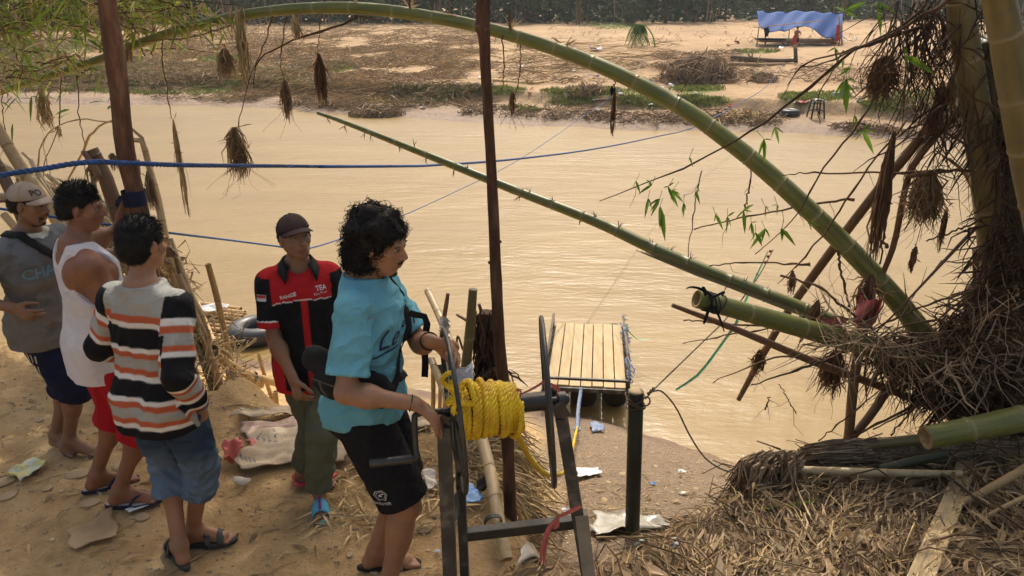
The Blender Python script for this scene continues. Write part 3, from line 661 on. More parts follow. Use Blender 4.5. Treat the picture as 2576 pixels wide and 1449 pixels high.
# ================================================================== NEAR BAMBOO, POLES, ROPES
def PX(l):
    P = [at(a[0], a[1], a[2]) for a in l]; Rr = [a[3]/2/F*(a[2]/ray(a[0], a[1])[1]) for a in l]; return P, Rr
def gpt(px, py, dz=0.):
    p = G(px, py); return p+Vector((0, 0, dz))
def pole(name, l, m, label, cat, group=None, node=.3, hollow=(True, False), seg=14, parent=None, bulge=.07, sink=0.):
    P, Rr = PX(l)
    if sink: P.append(P[-1]+Vector((0, 0, -sink))); Rr.append(Rr[-1])
    q = MB(); culm(q, P, Rr, node, seg, hollow, bulge=bulge)
    o = q.build(name, [M[m], M['pith']], parent, origin=None if parent else P[-1])
    if not parent: tag(o, label, cat, group)
    return o
def stick(name, l, m, label, cat, group=None, seg=10, wob=.0, knots=0, parent=None, sink=0.):
    P, Rr = PX(l)
    if sink: P.append(P[-1]+Vector((0, 0, -sink))); Rr.append(Rr[-1])
    n = 36; S_ = spline(P, n); r = spline([(x, 0, 0) for x in Rr], n)[:, 0]
    if wob: S_ = S_+np.stack([fbm(S_[:, 2]*1.0+9, S_[:, 0], 2.2), fbm(S_[:, 2]+2, S_[:, 0], 2.2), 0*r], 1)*wob; r = r*(1+.14*fbm(S_[:, 2]*3, S_[:, 1], 3))
    q = MB(); q.tube(S_, r, seg)
    for k in range(knots):
        i = rng.randint(4, len(S_)-4); a = rng.rand()*6.3; d = np.array([math.cos(a), math.sin(a), .3]); q.tube([S_[i], S_[i]+d*r[i]*1.25], [r[i]*.4, r[i]*.25], 7)
    o = q.build(name, M[m], parent, origin=None if parent else S_[-1])
    if not parent: tag(o, label, cat, group)
    return o

# --- the two brown poles that frame the view
gl = G(458, 1215); gm_ = G(1280, 1300)
o = stick('support_pole', [(262,-60,gl.y,44),(282,80,gl.y,47),(318,380,gl.y,47),(352,560,gl.y,46),(410,900,gl.y,46),(458,1215,gl.y,44)], 'wood_brown', 'thick brown wooden pole behind the men on the left, crossed by the blue rope', 'pole', wob=.02, knots=5, sink=.2, seg=14)
q = MB(); a = at(338, 497, gl.y); ax = (at(352,560,gl.y)-at(318,380,gl.y)).normalized(); rr = .054
q.tube([a-ax*.036, a+ax*.036], [rr, rr*.98], 18, caps=False, rnd=.4); q.ribbon([a+Vector((-.03,-.053,.02)), a+Vector((-.05,-.058,-.01)), a+Vector((-.062,-.056,-.03))], [.02,.022,.012], (0,-1,0))
tag(q.build('cloth_tie', M['navy'], origin=a), 'dark navy cloth band tied round the thick left pole', 'cloth band')
o = stick('support_pole', [(1221,-50,gm_.y,34),(1217,60,gm_.y,36),(1222,110,gm_.y,29),(1228,300,gm_.y,26),(1240,560,gm_.y,28),(1250,760,gm_.y,30),(1268,960,gm_.y,31),(1279,1120,gm_.y,31),(1280,1300,gm_.y,32)], 'wood_brown', 'slim dark brown pole standing in the middle of the view behind the winch', 'pole', wob=.012, knots=6, sink=.2, seg=14)

# --- arching bamboo
def spur(mb, p, s_, r=rng):
    for k in range(r.randint(3, 6)):
        d = unit((r.randn()*.5, r.randn()*.4, r.rand()*.9+.2)); mb.leaf(p, d, s_*r.uniform(.5, 1.2), s_*.13, .1)
arch_l = [(2330,850,4.55,58),(2255,755,4.6,56),(2130,620,4.7,54),(1950,450,4.85,50),(1820,345,4.95,47),(1700,262,5.05,44),(1500,162,5.25,40),(1250,78,5.45,35),(1000,30,5.65,33),(800,20,5.8,31),(600,40,6.0,27),(400,92,6.2,25),(250,150,6.4,22),(100,198,6.6,19),(0,232,6.7,17),(-160,300,6.9,13)]
ar = empty('arching_bamboo', at(2330,850,4.55), 'long thick green bamboo arching over the river from the right-hand roots', 'bamboo')
P, Rr = PX(arch_l); Rr = [r*.92 for r in Rr]; q = MB(); AR = culm(q, P, Rr, .30, 20, (False, False), bulge=.05, n=90); q.build('culm', [M['bam_green'], M['pith']], ar)
def armid(px):
    b = min(arch_l, key=lambda t: abs(t[0]-px)); xs_ = [t[0] for t in arch_l][::-1]; return at(px, np.interp(px, xs_, [t[1] for t in arch_l][::-1]), np.interp(px, xs_, [t[2] for t in arch_l][::-1]))
q = MB(); lf = MB(); lf2 = MB()
def twig(mb, l, seg=5, rnd=None, knots=False):
    P, Rr = PX(l); S_ = spline(P, 18); r = spline([(x, 0, 0) for x in Rr], 18)[:, 0]
    S_ = S_+rng.randn(len(S_), 3)*.004; r = np.abs(r)*(1+.35*(np.arange(len(r)) % 6 == 0)); mb.tube(S_, r, seg, rnd=rnd); return S_
for l in ([(900,40,5.7,8),(860,62,5.7,6),(740,100,5.9,5),(650,150,5.9,3),(640,220,5.9,2)], [(905,42,5.7,5),(960,50,5.7,3)], [(660,35,6,5),(560,70,6,4),(470,95,6,3),(350,105,6.1,3)], [(720,45,5.9,4),(705,150,5.9,2.4),(715,200,5.9,2)], [(805,20,5.8,4),(803,90,5.8,2.4),(800,135,5.8,2)], [(1030,-20,5.6,4),(1032,25,5.6,5)], [(1280,30,5.4,4),(1284,80,5.4,6)], [(690,20,5.9,5),(660,120,5.9,3),(628,200,5.9,2.5),(598,318,5.9,2.5)],
          [(408,90,6.2,4),(410,160,6.2,3),(425,260,6.2,2.4),(432,300,6.2,2)], [(1265,90,5.4,4),(1268,200,5.4,2.6),(1262,230,5.4,2)], [(1310,110,5.4,3),(1305,200,5.4,2.5),(1295,240,5.4,2)], [(1545,190,5.2,3),(1546,225,5.2,3)],
          [(155,175,6.5,3),(150,260,6.5,3),(145,330,6.5,2.5),(110,420,6.5,2),(130,520,6.4,2)], [(195,190,6.4,3),(200,300,6.4,2.5),(215,380,6.4,2),(210,500,6.4,1.6)], [(5,232,6.7,2.5),(8,300,6.7,2),(20,360,6.7,2)]):
    twig(q, l)
for px in (180, 470, 535, 900, 1032, 1284, 1160, 1420, 1620, 300, 90, 385): spur(lf2, armid(px)+Vector((0, 0, .04)), .14)
# leafy twigs along the thin end of the arch
for i in range(190):
    px0 = rng.uniform(-60, 530)*(1 if i % 4 else .7); py0 = rng.uniform(-30, 215) if i % 3 else rng.uniform(-30, 90); Y = 6.3+rng.randn()*.35
    if py0 > 235-px0*.25: continue
    a = rng.uniform(-2.8, .4); Ln = rng.uniform(60, 190); pts = []; cx, cy = px0, py0
    for s_ in range(5): pts.append((cx, cy, Y, 3.4-s_*.55)); cx += math.cos(a)*Ln/4; cy += math.sin(a)*Ln/4*.6+s_*3; a += rng.randn()*.25
    C = twig(q, pts, 4)
    for p in C[3::3]:
        for k in range(rng.randint(1, 4)):
            d = unit((rng.randn(), rng.randn()*.5, -.35+rng.randn()*.5)); (lf if rng.rand() < .62 else lf2).leaf(p, d, rng.uniform(.06, .19), rng.uniform(.010, .022), .25)
q.build('twigs', M['twig'], ar); lf.build('foliage', M['leafy'], ar, smooth=False); lf2.build('dry_foliage', M['dry'], ar, smooth=False)
q = MB(); twl = MB()
for (px, py, n, s_) in [(375,40,10,.18),(120,30,14,.2),(40,90,12,.18),(190,60,12,.18),(440,30,12,.15),(500,60,8,.15),(250,90,9,.16),(60,170,9,.14),(225,260,5,.16),(260,395,2,.1),(30,255,6,.13),(20,345,4,.13),(95,245,3,.2),(135,275,3,.2)]:
    for k in range(n):
        p = at(px+rng.randn()*28, py+rng.randn()*18, 6.2+rng.randn()*.3); twl.leaf(p, unit((rng.randn(), rng.randn()*.4, -.2+rng.randn()*.5)), s_*rng.uniform(.7, 1.3), .022, .2)
twl.build('green_foliage', M['leafg'], ar, smooth=False)

# --- slender bamboo
sb = empty('slender_bamboo', at(2110,815,4.75), 'slender green bamboo sloping down from mid river towards the right-hand roots', 'bamboo')
P, Rr = PX([(2110,815,4.7,38),(2000,770,4.8,37),(1850,712,4.95,35),(1650,628,5.2,31),(1500,558,5.4,27),(1300,480,5.75,23),(1100,400,6.1,19),(950,340,6.5,15),(860,305,6.8,12),(800,284,7.0,9)]); q = MB(); C = culm(q, P, Rr, .30, 16, (False, True), bulge=.10); q.build('culm', [M['bam_green'], M['pith']], sb)
q = MB()
for i in range(8, len(C)-3, 7):
    p = C[i]; d = unit((rng.choice([-1, 1])*.3, 0, rng.choice([-.6, 1]))); q.tube([p, p+d*.04, p+d*.075+(.01, 0, 0)], [.006, .004, .001], 5); 
    for k in range(2): q.leaf(p+d*.03, unit(d+rng.randn(3)*.5), .07, .008, 0)
q.build('spurs', M['twig'], sb)
sp_ = MB()
for k in range(7): sp_.ribbon(PX([(1600+k*12,630+k*2,5.1,1),(1750+k*10,690+k*3,4.95,1),(1900+k*12,745+k*2,4.8,1),(2060+k*10,800+k*4,4.7,1)])[0], [.004,.02,.022,.016], (0,-1,.4), .4)
sp_.build('split_strip', M['bam_olive'], sb)

# --- thick cut bamboo with its plastic tie
cb = empty('cut_bamboo', at(2450,960,4.5), 'thick sawn-off bamboo pointing left with dark plastic knotted round its end', 'bamboo')
P, Rr = PX([(1752,752,4.05,46),(1850,778,4.1,48),(2000,820,4.2,50),(2150,862,4.3,52),(2300,905,4.4,54),(2480,970,4.5,56)]); q = MB(); culm(q, P, Rr, .42, 22, (True, False), bulge=.03, phase=.36); q.build('culm', [M['bam_green'], M['pith']], cb)
q = MB(); c0 = at(1793, 762, 4.05); ax = unit(P[1]-P[0])
for k in range(9):
    t = np.linspace(0, 2*math.pi, 22); u_ = unit(np.cross(ax, (0, 0, 1))); v_ = np.cross(u_, ax); r0 = Rr[0]*(1.05+rng.rand()*.06); off = rng.uniform(-.045, .04); sl_ = rng.uniform(-.04, .04)
    q.ribbon([np.array(c0)+ax*(off+sl_*math.sin(a))+r0*(math.cos(a)*u_+math.sin(a)*v_) for a in t], .018, tuple(ax+.1), .2) if False else q.tube([np.array(c0)+ax*(off+sl_*math.sin(a))+r0*(math.cos(a)*u_+math.sin(a)*v_) for a in t], .0042, 5)
for l in ([(1790,745,3.98,8),(1765,728,3.98,9),(1740,722,3.97,6),(1726,726,3.97,3)], [(1790,750,3.96,7),(1820,735,3.96,8),(1815,742,3.96,6)], [(1785,770,3.95,9),(1775,800,3.95,10),(1770,815,3.95,6)], [(1795,770,3.95,9),(1810,800,3.95,7),(1822,835,3.97,3)], [(1780,740,3.96,7),(1768,722,3.96,8),(1775,745,3.96,7)]):
    P2, R2 = PX(l); q.ribbon(spline(P2, 10), np.interp(np.linspace(0, 1, len(spline(P2, 10))), np.linspace(0, 1, len(R2)), [x*1.7 for x in R2]), (0, -1, .3), .5)
q.build('plastic_tie', M['black'], cb)

# --- long brown split strip below it, right-hand trunks and diagonal culms
pole('bamboo_strip', [(1692,768,4.1,11),(1850,828,4.2,17),(2060,915,4.35,20),(2250,985,4.5,20),(2450,1068,4.6,18)], 'bam_brown', 'flat brown split bamboo sloping below the thick cut bamboo', 'bamboo', hollow=(False, False))
tk = empty('upright_bamboo', at(2560,1010,4.5), 'dark upright bamboo trunk wrapped in flood debris at the right', 'bamboo')
P, Rr = PX([(2408,-60,4.25,62),(2425,80,4.28,66),(2455,280,4.32,70),(2490,520,4.38,74),(2520,760,4.45,80),(2560,1010,4.5,86)]); q = MB(); culm(q, P, Rr, .34, 20, bulge=.04); q.build('culm', [M['bam_olive'], M['pith']], tk)
P, Rr = PX([(2470,100,4.38,60),(2495,280,4.42,68),(2530,520,4.48,74),(2570,800,4.55,80)]); q = MB(); culm(q, P, Rr, .34, 16, bulge=.04); q.build('rear_culm', [M['bam_dark'], M['pith']], tk)
pole('upright_bamboo', [(2495,-80,3.65,74),(2525,60,3.7,78),(2562,260,3.75,82),(2600,460,3.8,84),(2680,800,3.9,90)], 'bam_olive', 'thick smooth bamboo leaning at the top right corner in front of the debris', 'bamboo', seg=20, bulge=.04)
pole('leaning_culm', [(2425,150,4.5,27),(2350,300,4.55,26),(2215,470,4.7,24),(2100,620,4.85,23),(1985,780,5.0,20),(1915,900,5.1,17),(1858,1005,5.2,12)], 'bam_brown', 'long brown culm crossing behind the arching bamboo from upper right to lower left', 'bamboo', hollow=(False, False))
pole('leaning_culm', [(2435,255,4.45,20),(2330,370,4.5,19),(2284,450,4.55,16),(2250,610,4.6,15),(2220,690,4.62,13)], 'bam_brown', 'thinner reddish culm hanging from the right-hand trunk beside the long brown one', 'bamboo', hollow=(False, False))
pole('mud_stake', [(2175,810,4.4,26),(2158,900,4.4,25),(2147,966,4.4,25),(2134,1105,4.4,24)], 'bam_brown', 'muddy upright stake rising from the leaf heap under the cut bamboo', 'stake', hollow=(False, False), sink=.2)
pole('mud_stake', [(2262,930,4.5,22),(2200,1030,4.45,22),(2140,1105,4.42,20)], 'bam_brown', 'muddy stake slanting left to meet the upright one', 'stake', hollow=(False, False))
pole('mud_stake', [(2330,1010,4.6,18),(2400,1050,4.6,22),(2480,1095,4.5,22)], 'bam_brown', 'reddish stake under the roots sloping right', 'stake', hollow=(False, False))
pole('mud_stake', [(2470,557,4.4,10),(2400,630,4.4,9),(2347,687,4.4,7),(2250,790,4.4,5),(2184,854,4.4,4)], 'bam_brown', 'thin straight cane slanting down left from the trunk over pale water', 'stake', hollow=(False, False))
pole('mud_stake', [(2385,398,4.5,7),(2430,440,4.45,10),(2465,520,4.4,10)], 'bam_tan', 'short pale cane sticking out left of the right-hand trunk', 'stake', hollow=(False, False))
# --- bare twigs on the right
tw = empty('twig_spray', at(2400,500,4.5), 'spray of bare brown twigs with few green leaves over the river at the right', 'twigs')
q = MB(); CL = []
TW = [[(2337,63,4.3,11),(2240,95,4.3,9),(2150,127,4.3,8),(2040,215,4.4,7),(1924,307,4.5,7),(1850,353,4.6,5),(1717,423,4.8,4),(1600,470,4.9,3),(1508,505,5,2)],
[(2420,-20,4.2,13),(2320,40,4.25,10),(2217,100,4.3,8),(2120,130,4.4,5),(2017,167,4.5,4),(1980,213,4.5,2)], [(2350,-20,4.2,8),(2290,50,4.3,6),(2100,150,4.4,4),(2010,170,4.4,3)],
[(2260,160,4.3,5),(2224,217,4.3,5),(2160,310,4.3,5),(2097,393,4.4,5),(2037,483,4.5,4),(1990,560,4.6,3),(1900,640,4.7,2)], [(2284,303,4.4,5),(2210,390,4.4,5),(2144,483,4.4,5),(2094,557,4.5,5),(2024,647,4.6,4),(1957,714,4.7,2)],
[(2147,502,4.8,7),(2044,514,4.8,6),(1884,544,4.9,4),(1744,577,5,3)], [(2040,664,4.9,9),(1990,664,4.9,5),(1867,660,4.9,4),(1784,670,5,3)], [(1967,694,4.5,5),(2064,724,4.4,7),(2130,780,4.4,7),(2197,827,4.4,6)],
[(2470,554,4.35,6),(2330,607,4.4,4)], [(2460,724,4.3,6),(2300,780,4.35,5),(2144,854,4.4,4)], [(2440,740,4.3,6),(2360,800,4.3,5),(2284,817,4.3,5),(2160,870,4.35,4),(2050,840,4.4,3)], [(1890,430,4.8,3),(1884,470,4.8,4),(1874,522,4.8,4)], [(1765,430,4.9,3),(1750,500,4.9,3),(1730,645,4.9,2)],
[(2107,627,4.7,7),(2117,690,4.6,6),(2137,774,4.5,6)], [(2234,447,4.4,8),(2228,560,4.4,6),(2214,664,4.4,4)], [(2240,470,4.4,10),(2205,520,4.4,6),(2205,590,4.4,5),(2235,620,4.4,8)], [(2370,430,4.5,9),(2270,433,4.5,6),(2050,435,4.6,4),(1965,440,4.6,2)],[(2576,435,4.2,6),(2480,430,4.3,7),(2370,433,4.35,9),(2280,445,4.4,10)],
[(1717,805,4.3,3),(1800,812,4.3,5),(1980,825,4.4,6),(2100,830,4.5,6)], [(1717,863,4.2,2),(1850,840,4.3,4),(2000,815,4.3,4)], [(1890,970,4.2,3),(2050,915,4.3,7),(2130,885,4.4,8)], [(1792,962,4.2,2),(1950,900,4.3,5),(2080,905,4.4,7)], [(2560,760,4.1,4),(2400,830,4.2,5),(2250,860,4.2,4),(2140,880,4.3,2)],
[(1935,1000,4.4,3),(1925,1030,4.4,4)], [(1960,966,4.3,2),(2003,1040,4.3,3)], [(2370,560,4.4,3),(2300,420,4.4,3)], [(2060,1110,4.3,3),(2130,1050,4.3,4),(2240,960,4.3,3)], [(2090,1130,4.2,3),(2260,1040,4.3,7),(2400,980,4.4,9)], [(2200,1080,4.3,3),(2330,1010,4.3,6),(2480,930,4.3,5)], [(2240,1095,4.1,4),(2310,1010,4.1,4),(2420,900,4.2,6)],
[(2405,155,4.4,5),(2330,170,4.4,4),(2290,190,4.4,3)], [(2120,130,4.3,3),(2060,240,4.3,3),(2062,310,4.3,2)], [(1780,120,4.9,2),(1700,250,5,2)]]
for l in TW:
    C = twig(q, l, 5); CL.append(C)
    for p in C[4::5]:
        if rng.rand() < .55:
            d = np.array([rng.randn()*.8, rng.randn()*.4, -.7-rng.rand()]); e = p+unit(d)*rng.uniform(.05, .2); q.tube([p, (p+e)/2+rng.randn(3)*.012, e], [.0022, .0016, .0008], 4)
q.build('twig', M['twig'], tw)
q = MB()
for (px, py, a, L_, w_) in [(1922,350,88,42,14),(2170,330,60,45,14),(1950,320,75,30,9),(2210,10,85,55,18),(2125,30,-30,50,16),(2275,140,25,65,20),(2120,150,140,40,13),(2130,200,90,60,16),(1870,530,85,40,12),(1890,560,80,30,10),(1965,575,45,40,12),(1925,575,130,45,14),(1680,470,60,40,12),(1660,500,120,35,12),(1660,520,80,60,14),(1640,465,150,30,12),(1630,500,100,35,10),(1600,455,70,25,10),(1735,395,70,20,8),(1925,520,90,20,7),(1955,515,90,18,6),(1720,510,92,26,7),(2035,560,10,22,9),(1800,540,60,30,8),(2140,170,150,30,9),(2440,190,90,40,14),(2120,205,85,45,12),(2100,120,80,30,10),(1750,480,70,25,8),(2150,290,80,30,10),(1690,480,40,30,10),(1830,545,95,30,8),(1900,585,60,28,9)]:
    Y = 4.55+rng.randn()*.12; a = R(a); p = at(px, py, Y); e = at(px+math.cos(a)*L_*1.25, py+math.sin(a)*L_*1.25, Y); L_m = (e-p).length; q.leaf(p, unit(e-p), L_m*1.05, L_m*.2, .12, (rng.randn()*.4, -1, .35))
    for k in range(3): d = unit(np.array(e-p)+rng.randn(3)*L_m*.9); s_ = L_m*rng.uniform(.35, .8); q.leaf(p, d, s_, s_*.17, .25, (rng.randn()*.5, -1, .3))
    q.tube([p, np.array(p)+(rng.randn()*.02, .01, .05)], [.0012, .0018], 4)
q.build('foliage', M['leafg'], tw, smooth=False)

# --- hanging tufts of flood debris
def tuft(px, py, L_, w, Y, m, n, label, thread=None, spread=.35, wisps=0, cat='debris tuft', rib=.5):
    p = np.array(at(px, py, Y)); k = 1/F*(Y/ray(px, py)[1]); Lm = L_*k; wm = w*k; q = MB(); Rr = np.random.RandomState(int(px*7+py))
    for i in range(n):
        a = Rr.rand()*6.283; rr = Rr.rand()**.6*wm*.5; d = np.array([math.cos(a), math.sin(a)*.8, 0])*rr; l_ = Lm*(.35+.65*Rr.rand()**.8); s0 = Lm*.35*Rr.rand()
        C = [p+d*.25-(0, 0, s0*.6), p+d*.9+Rr.randn(3)*wm*.07-(0, 0, s0+l_*.3), p+d*(1.1-spread*.3)+Rr.randn(3)*wm*.16-(0, 0, s0*.7+l_*.68), p+d*(1.15-spread)*Rr.uniform(.4, 1.6)+Rr.randn(3)*wm*.22-(0, 0, min(s0+l_, Lm*1.05))]
        if Rr.rand() < rib: q.ribbon(C, np.array([.5, 1, .8, .3])*Rr.uniform(.006, .016)*min(1.2, wm/.06+.4), Rr.randn(3), .5, rnd=Rr.rand())
        else: q.tube(C, np.array([.0022, .002, .0015, .0007])*(1+wm*6), 3, caps=False, rnd=Rr.rand())
    for i in range(n//4):
        a = Rr.rand()*6.283; s0 = Lm*Rr.rand()*.8; c0 = p-(0, 0, s0)+Rr.randn(3)*wm*.15; e = c0+Rr.randn(3)*(wm*.5, wm*.5, wm*.45)-(0, 0, wm*.3); q.ribbon([c0, (c0+e)/2+Rr.randn(3)*wm*.1, e], [.004, Rr.uniform(.005, .013), .002], Rr.randn(3), .5, rnd=Rr.rand())
    for i in range(wisps):
        C = [p-(0, 0, Lm*.6)]; d = np.array([Rr.randn()*.25, Rr.randn()*.2, -1.])
        for j in range(5): C.append(C[-1]+unit(d)*Lm*.22); d += Rr.randn(3)*(.35, .35, .15)
        q.tube(C, .0012, 3, caps=False)
    if thread: q.tube(spline([at(*t) for t in thread]+[p], 8), .0022, 4)
    tag(q.build('debris_tuft', M[m], origin=p), label, cat)
tuft(598,22,172,30,5.95,'straw',110,'longest pale straw tuft draped over the arching bamboo near its top', spread=.6)
tuft(563,120,72,36,5.9,'tuft',90,'dark tuft hanging left of the longest straw tuft')
tuft(801,133,120,30,5.8,'tuftdk',90,'reddish brown tuft hanging below the very top of the arch', spread=.5)
tuft(714,200,92,26,5.9,'tuft',80,'slim dark tuft hanging over the far waterline', wisps=3)
tuft(588,318,118,50,5.9,'tuft',170,'largest tuft hanging above the blue rope in front of the river', wisps=8)
tuft(436,298,240,17,6.2,'straw',40,'very long thin wispy tuft hanging across the blue rope', spread=.2)
tuft(100,226,88,34,6.5,'straw',90,'pale shaggy tuft hanging at the far left above the water', wisps=4)
tuft(742,36,56,22,5.85,'straw',50,'short pale tuft just under the arch right of the straw one')
tuft(318,100,52,16,6.2,'tuft',40,'small dark tuft beside the thick left pole under the arch')
tuft(1290,228,60,14,5.4,'tuftdk',26,'thin root wisps dangling just right of the middle pole', wisps=5)
tuft(1546,222,112,13,5.2,'tuftdk',34,'thin dark wisp hanging under the arch right of the middle pole', spread=.6)
tuft(1540,215,24,14,5.2,'navy',12,'small dark rag caught on the underside of the arch')
tuft(2228,140,95,72,4.4,'tuftdk',170,'dark matted tuft with an orange leaf hanging among the right-hand twigs', wisps=3)
tuft(2342,430,125,78,4.4,'tuft',240,'big shaggy tuft hanging left of the dark trunk over the water', wisps=10)
tuft(2384,520,115,14,4.4,'tuftdk',30,'string-like tuft hanging just left of the dark trunk')
tuft(2304,618,68,17,4.4,'tuftdk',44,'small solitary tuft hanging over pale water near the right', thread=[(2330,520,4.4)])
tuft(1995,680,58,19,4.7,'tuft',50,'little tuft caught where two twigs cross the long brown culm')
tuft(2058,755,62,28,4.35,'tuftdk',90,'knotted dark tuft sitting on the slender bamboo near its base')
tuft(2372,200,150,28,4.4,'tuftdk',80,'dark rope-like tuft hanging down beside the trunk in front of the far shore', spread=.6)
tuft(2250,330,320,34,4.35,'tuftdk',110,'long loose curtain of fibres hanging left of the trunk', spread=.3, wisps=5)
tuft(370,430,95,24,5.0,'tuft',80,'drooping brown tuft on the curved canes right of the thick left pole')
tuft(232,398,52,34,5.2,'tuft',60,'ragged tuft behind the cut stump pole at the left')
tuft(282,385,38,24,5.4,'tuft',40,'small tuft between the stump pole and the thick pole')
tuft(146,318,26,12,6.2,'straw',24,'tiny tuft in the looping twigs at the left')
tuft(1912,880,70,30,4.45,'tuftdk',50,'ragged fibres hanging under the cut bamboo', wisps=3)
tuft(2105,880,110,60,4.5,'tuftdk',150,'thick mat of fibres hanging below the cut bamboo beside the stake', wisps=4)
tuft(2190,690,130,52,4.5,'tuftdk',120,'brown fibres round the pink rag between the arch and the roots')
tuft(1275,985,150,18,4.9,'tuft',60,'wispy strips hanging behind the middle pole above the winch drum')
# curtain of fibres over the trunks
ct = MB()
def fibres(mb, n, poly_pts, Yr, Lr, rad, m_rib=.4, fall=1., rs=3):
    Rr = np.random.RandomState(rs); xs_ = [p[0] for p in poly_pts]; ys_ = [p[1] for p in poly_pts]; k = 0
    while k < n:
        px = Rr.uniform(min(xs_), max(xs_)); py = Rr.uniform(min(ys_), max(ys_)); ins = False; j = len(poly_pts)-1
        for i in range(len(poly_pts)):
            xi, yi = poly_pts[i]; xj, yj = poly_pts[j]
            if (yi > py) != (yj > py) and px < (xj-xi)*(py-yi)/(yj-yi)+xi: ins = not ins
            j = i
        if not ins: continue
        k += 1; p = np.array(at(px, py, Rr.uniform(*Yr))); Ln = Rr.uniform(*Lr); d = np.array([Rr.randn()*.6, Rr.randn()*.6, -fall+Rr.randn()*.5]); C = [p]
        for s_ in range(4): C.append(C[-1]+unit(d)*Ln/4); d = d+Rr.randn(3)*.35+np.array([0, 0, -.25*fall])
        if Rr.rand() < m_rib: mb.ribbon(C, Rr.uniform(.006, .02)*np.array([.5, 1, 1, .8, .2]), Rr.randn(3), .5, rnd=Rr.rand())
        else: mb.tube(C, rad*Rr.uniform(.5, 1.8)*np.array([1, .9, .8, .6, .3]), 3, caps=False, rnd=Rr.rand())
fibres(ct, 420, [(2330,-30),(2576,-30),(2576,420),(2490,420),(2440,300),(2420,120),(2300,60)], (4.2, 4.9), (.1, .5), .0035)
fibres(ct, 220, [(2200,0),(2420,0),(2430,300),(2350,420),(2280,200)], (4.2, 4.5), (.15, .5), .003, .25)
fibres(ct, 420, [(2470,300),(2576,250),(2600,700),(2470,640),(2500,520)], (4.15, 4.6), (.1, .4), .0035)
tag(ct.build('flood_debris', M['fibre'], smooth=False), 'brown fibrous flood debris matted round the right-hand trunks', 'flood debris', kind='stuff')
# root clump
q = MB(); rs_ = np.random.RandomState(4)
for (px, py, Y, r, s2) in [(2500,880,4.9,.36,.38),(2420,930,4.85,.30,.25),(2560,700,4.9,.30,.5),(2350,930,4.8,.22,.14),(2500,1010,4.8,.30,.2),(2250,910,4.7,.14,.09),(2600,960,4.8,.4,.4),(2430,1000,4.85,.2,.12),(2560,560,4.9,.16,.4)]:
    q.ell(at(px, py, Y), (r, r*.8, s2), 14, 10, noise=.3)
rc = q.build('root_core', M['fibre'], origin=at(2480, 1060, 4.7)); rc.name = 'core'
rt = empty('root_clump', at(2480,1060,4.7), 'dark mass of matted bamboo roots and debris at the foot of the right-hand trunks', 'root clump'); rc.location = (0,0,0); rc.parent = rt; 
q = MB()
fibres(q, 2600, [(2600,480),(2520,560),(2450,740),(2350,820),(2190,850),(2200,920),(2300,990),(2400,1060),(2576,1075),(2620,1000)], (4.15, 4.9), (.08, .4), .004, .35, .6, rs=8)
q.build('roots', M['fibre'], rt, smooth=False)
q = MB()
fibres(q, 240, [(2576,700),(2450,820),(2260,860),(2200,890),(2400,1000),(2600,960)], (4.05, 4.35), (.15, .6), .0035, .3, .15, rs=9)
fibres(q, 160, [(2050,800),(2250,840),(2300,880),(2100,870)], (4.1, 4.4), (.2, .6), .003, .2, .1, rs=10)
q.build('straws', M['drydark'], rt, smooth=False)
# pink rag and plastic caught in the roots
q = MB(); nu = 9; V = []
for j in range(nu):
    for i in range(nu): u, v = i/(nu-1), j/(nu-1); p = at(2165+u*60-v*22, 742+v*70+12*math.sin(u*3), 4.42+.05*math.sin(u*9+v*4)); V.append(tuple(p+Vector((0,0,.01*math.sin(u*14)))))
q.add(np.array(V), [(j*nu+i, j*nu+i+1, (j+1)*nu+i+1, (j+1)*nu+i) for j in range(nu-1) for i in range(nu-1)])
o = q.build('rag', M['pink'], origin=at(2190,740,4.42)); tag(o, 'faded pink rag snagged between the arching bamboo and the roots', 'rag')
q = MB(); V = [tuple(at(2070+u*60, 798+v*18+4*math.sin(u*9), 4.3)) for v in (0, .5, 1) for u in (0, .25, .5, .75, 1)]; q.add(np.array(V), [(j*5+i, j*5+i+1, (j+1)*5+i+1, (j+1)*5+i) for j in range(2) for i in range(4)])
tag(q.build('rag', M['pink'], origin=at(2100,805,4.3)), 'small pink net scrap beside the knotted tuft on the slender bamboo', 'rag')

# --- ropes over the river
mp_ = fastG(1985, 152)
def ropeline(l, r, pitch, m, label, n=60, solid=False):
    P = spline([at(*a) if not isinstance(a, Vector) else a for a in l], n); q = MB()
    if solid: q.tube(P, r, 6)
    else: rope(q, P, r, pitch, 5, 3, step=None)
    tag(q.build('rope', M[m], origin=P[0]), label, 'rope')
rp = [(-80,455,3.1),(0,441,3.15),(110,424,3.22),(222,408,3.3),(330,411,3.42),(480,416,3.8),(700,418,4.8)]
ropeline(rp+[(800,419,5.3)], .0125, .075, 'ropeb', 'thick blue rope stretched from the left edge across in front of the thick pole', n=80)
ropeline([(800,419,5.3),(1000,418,6.4),(1100,415,7.4),(1300,400,9.4),(1500,374,13),(1650,344,18),(1750,318,22),(1860,260,28),(1930,215,33),(1975,155,mp_.y)], .0135, .1, 'ropeb', 'blue rope crossing the river to the mooring post, sagging behind the middle pole', solid=True)
ropeline([(-20,522,4.6),(20,528,4.6),(150,548,4.7),(420,585,5.2),(560,602,6),(700,620,7),(760,628,7.6),(860,600,9),(1000,548,12),(1150,480,15),(1300,405,19),(1450,305,25),(1560,225,31),(1625,150,fastG(1625,150).y)], .0085, .1, 'ropeb', 'thin blue line running behind the men and far across the river to the upper right', solid=True)

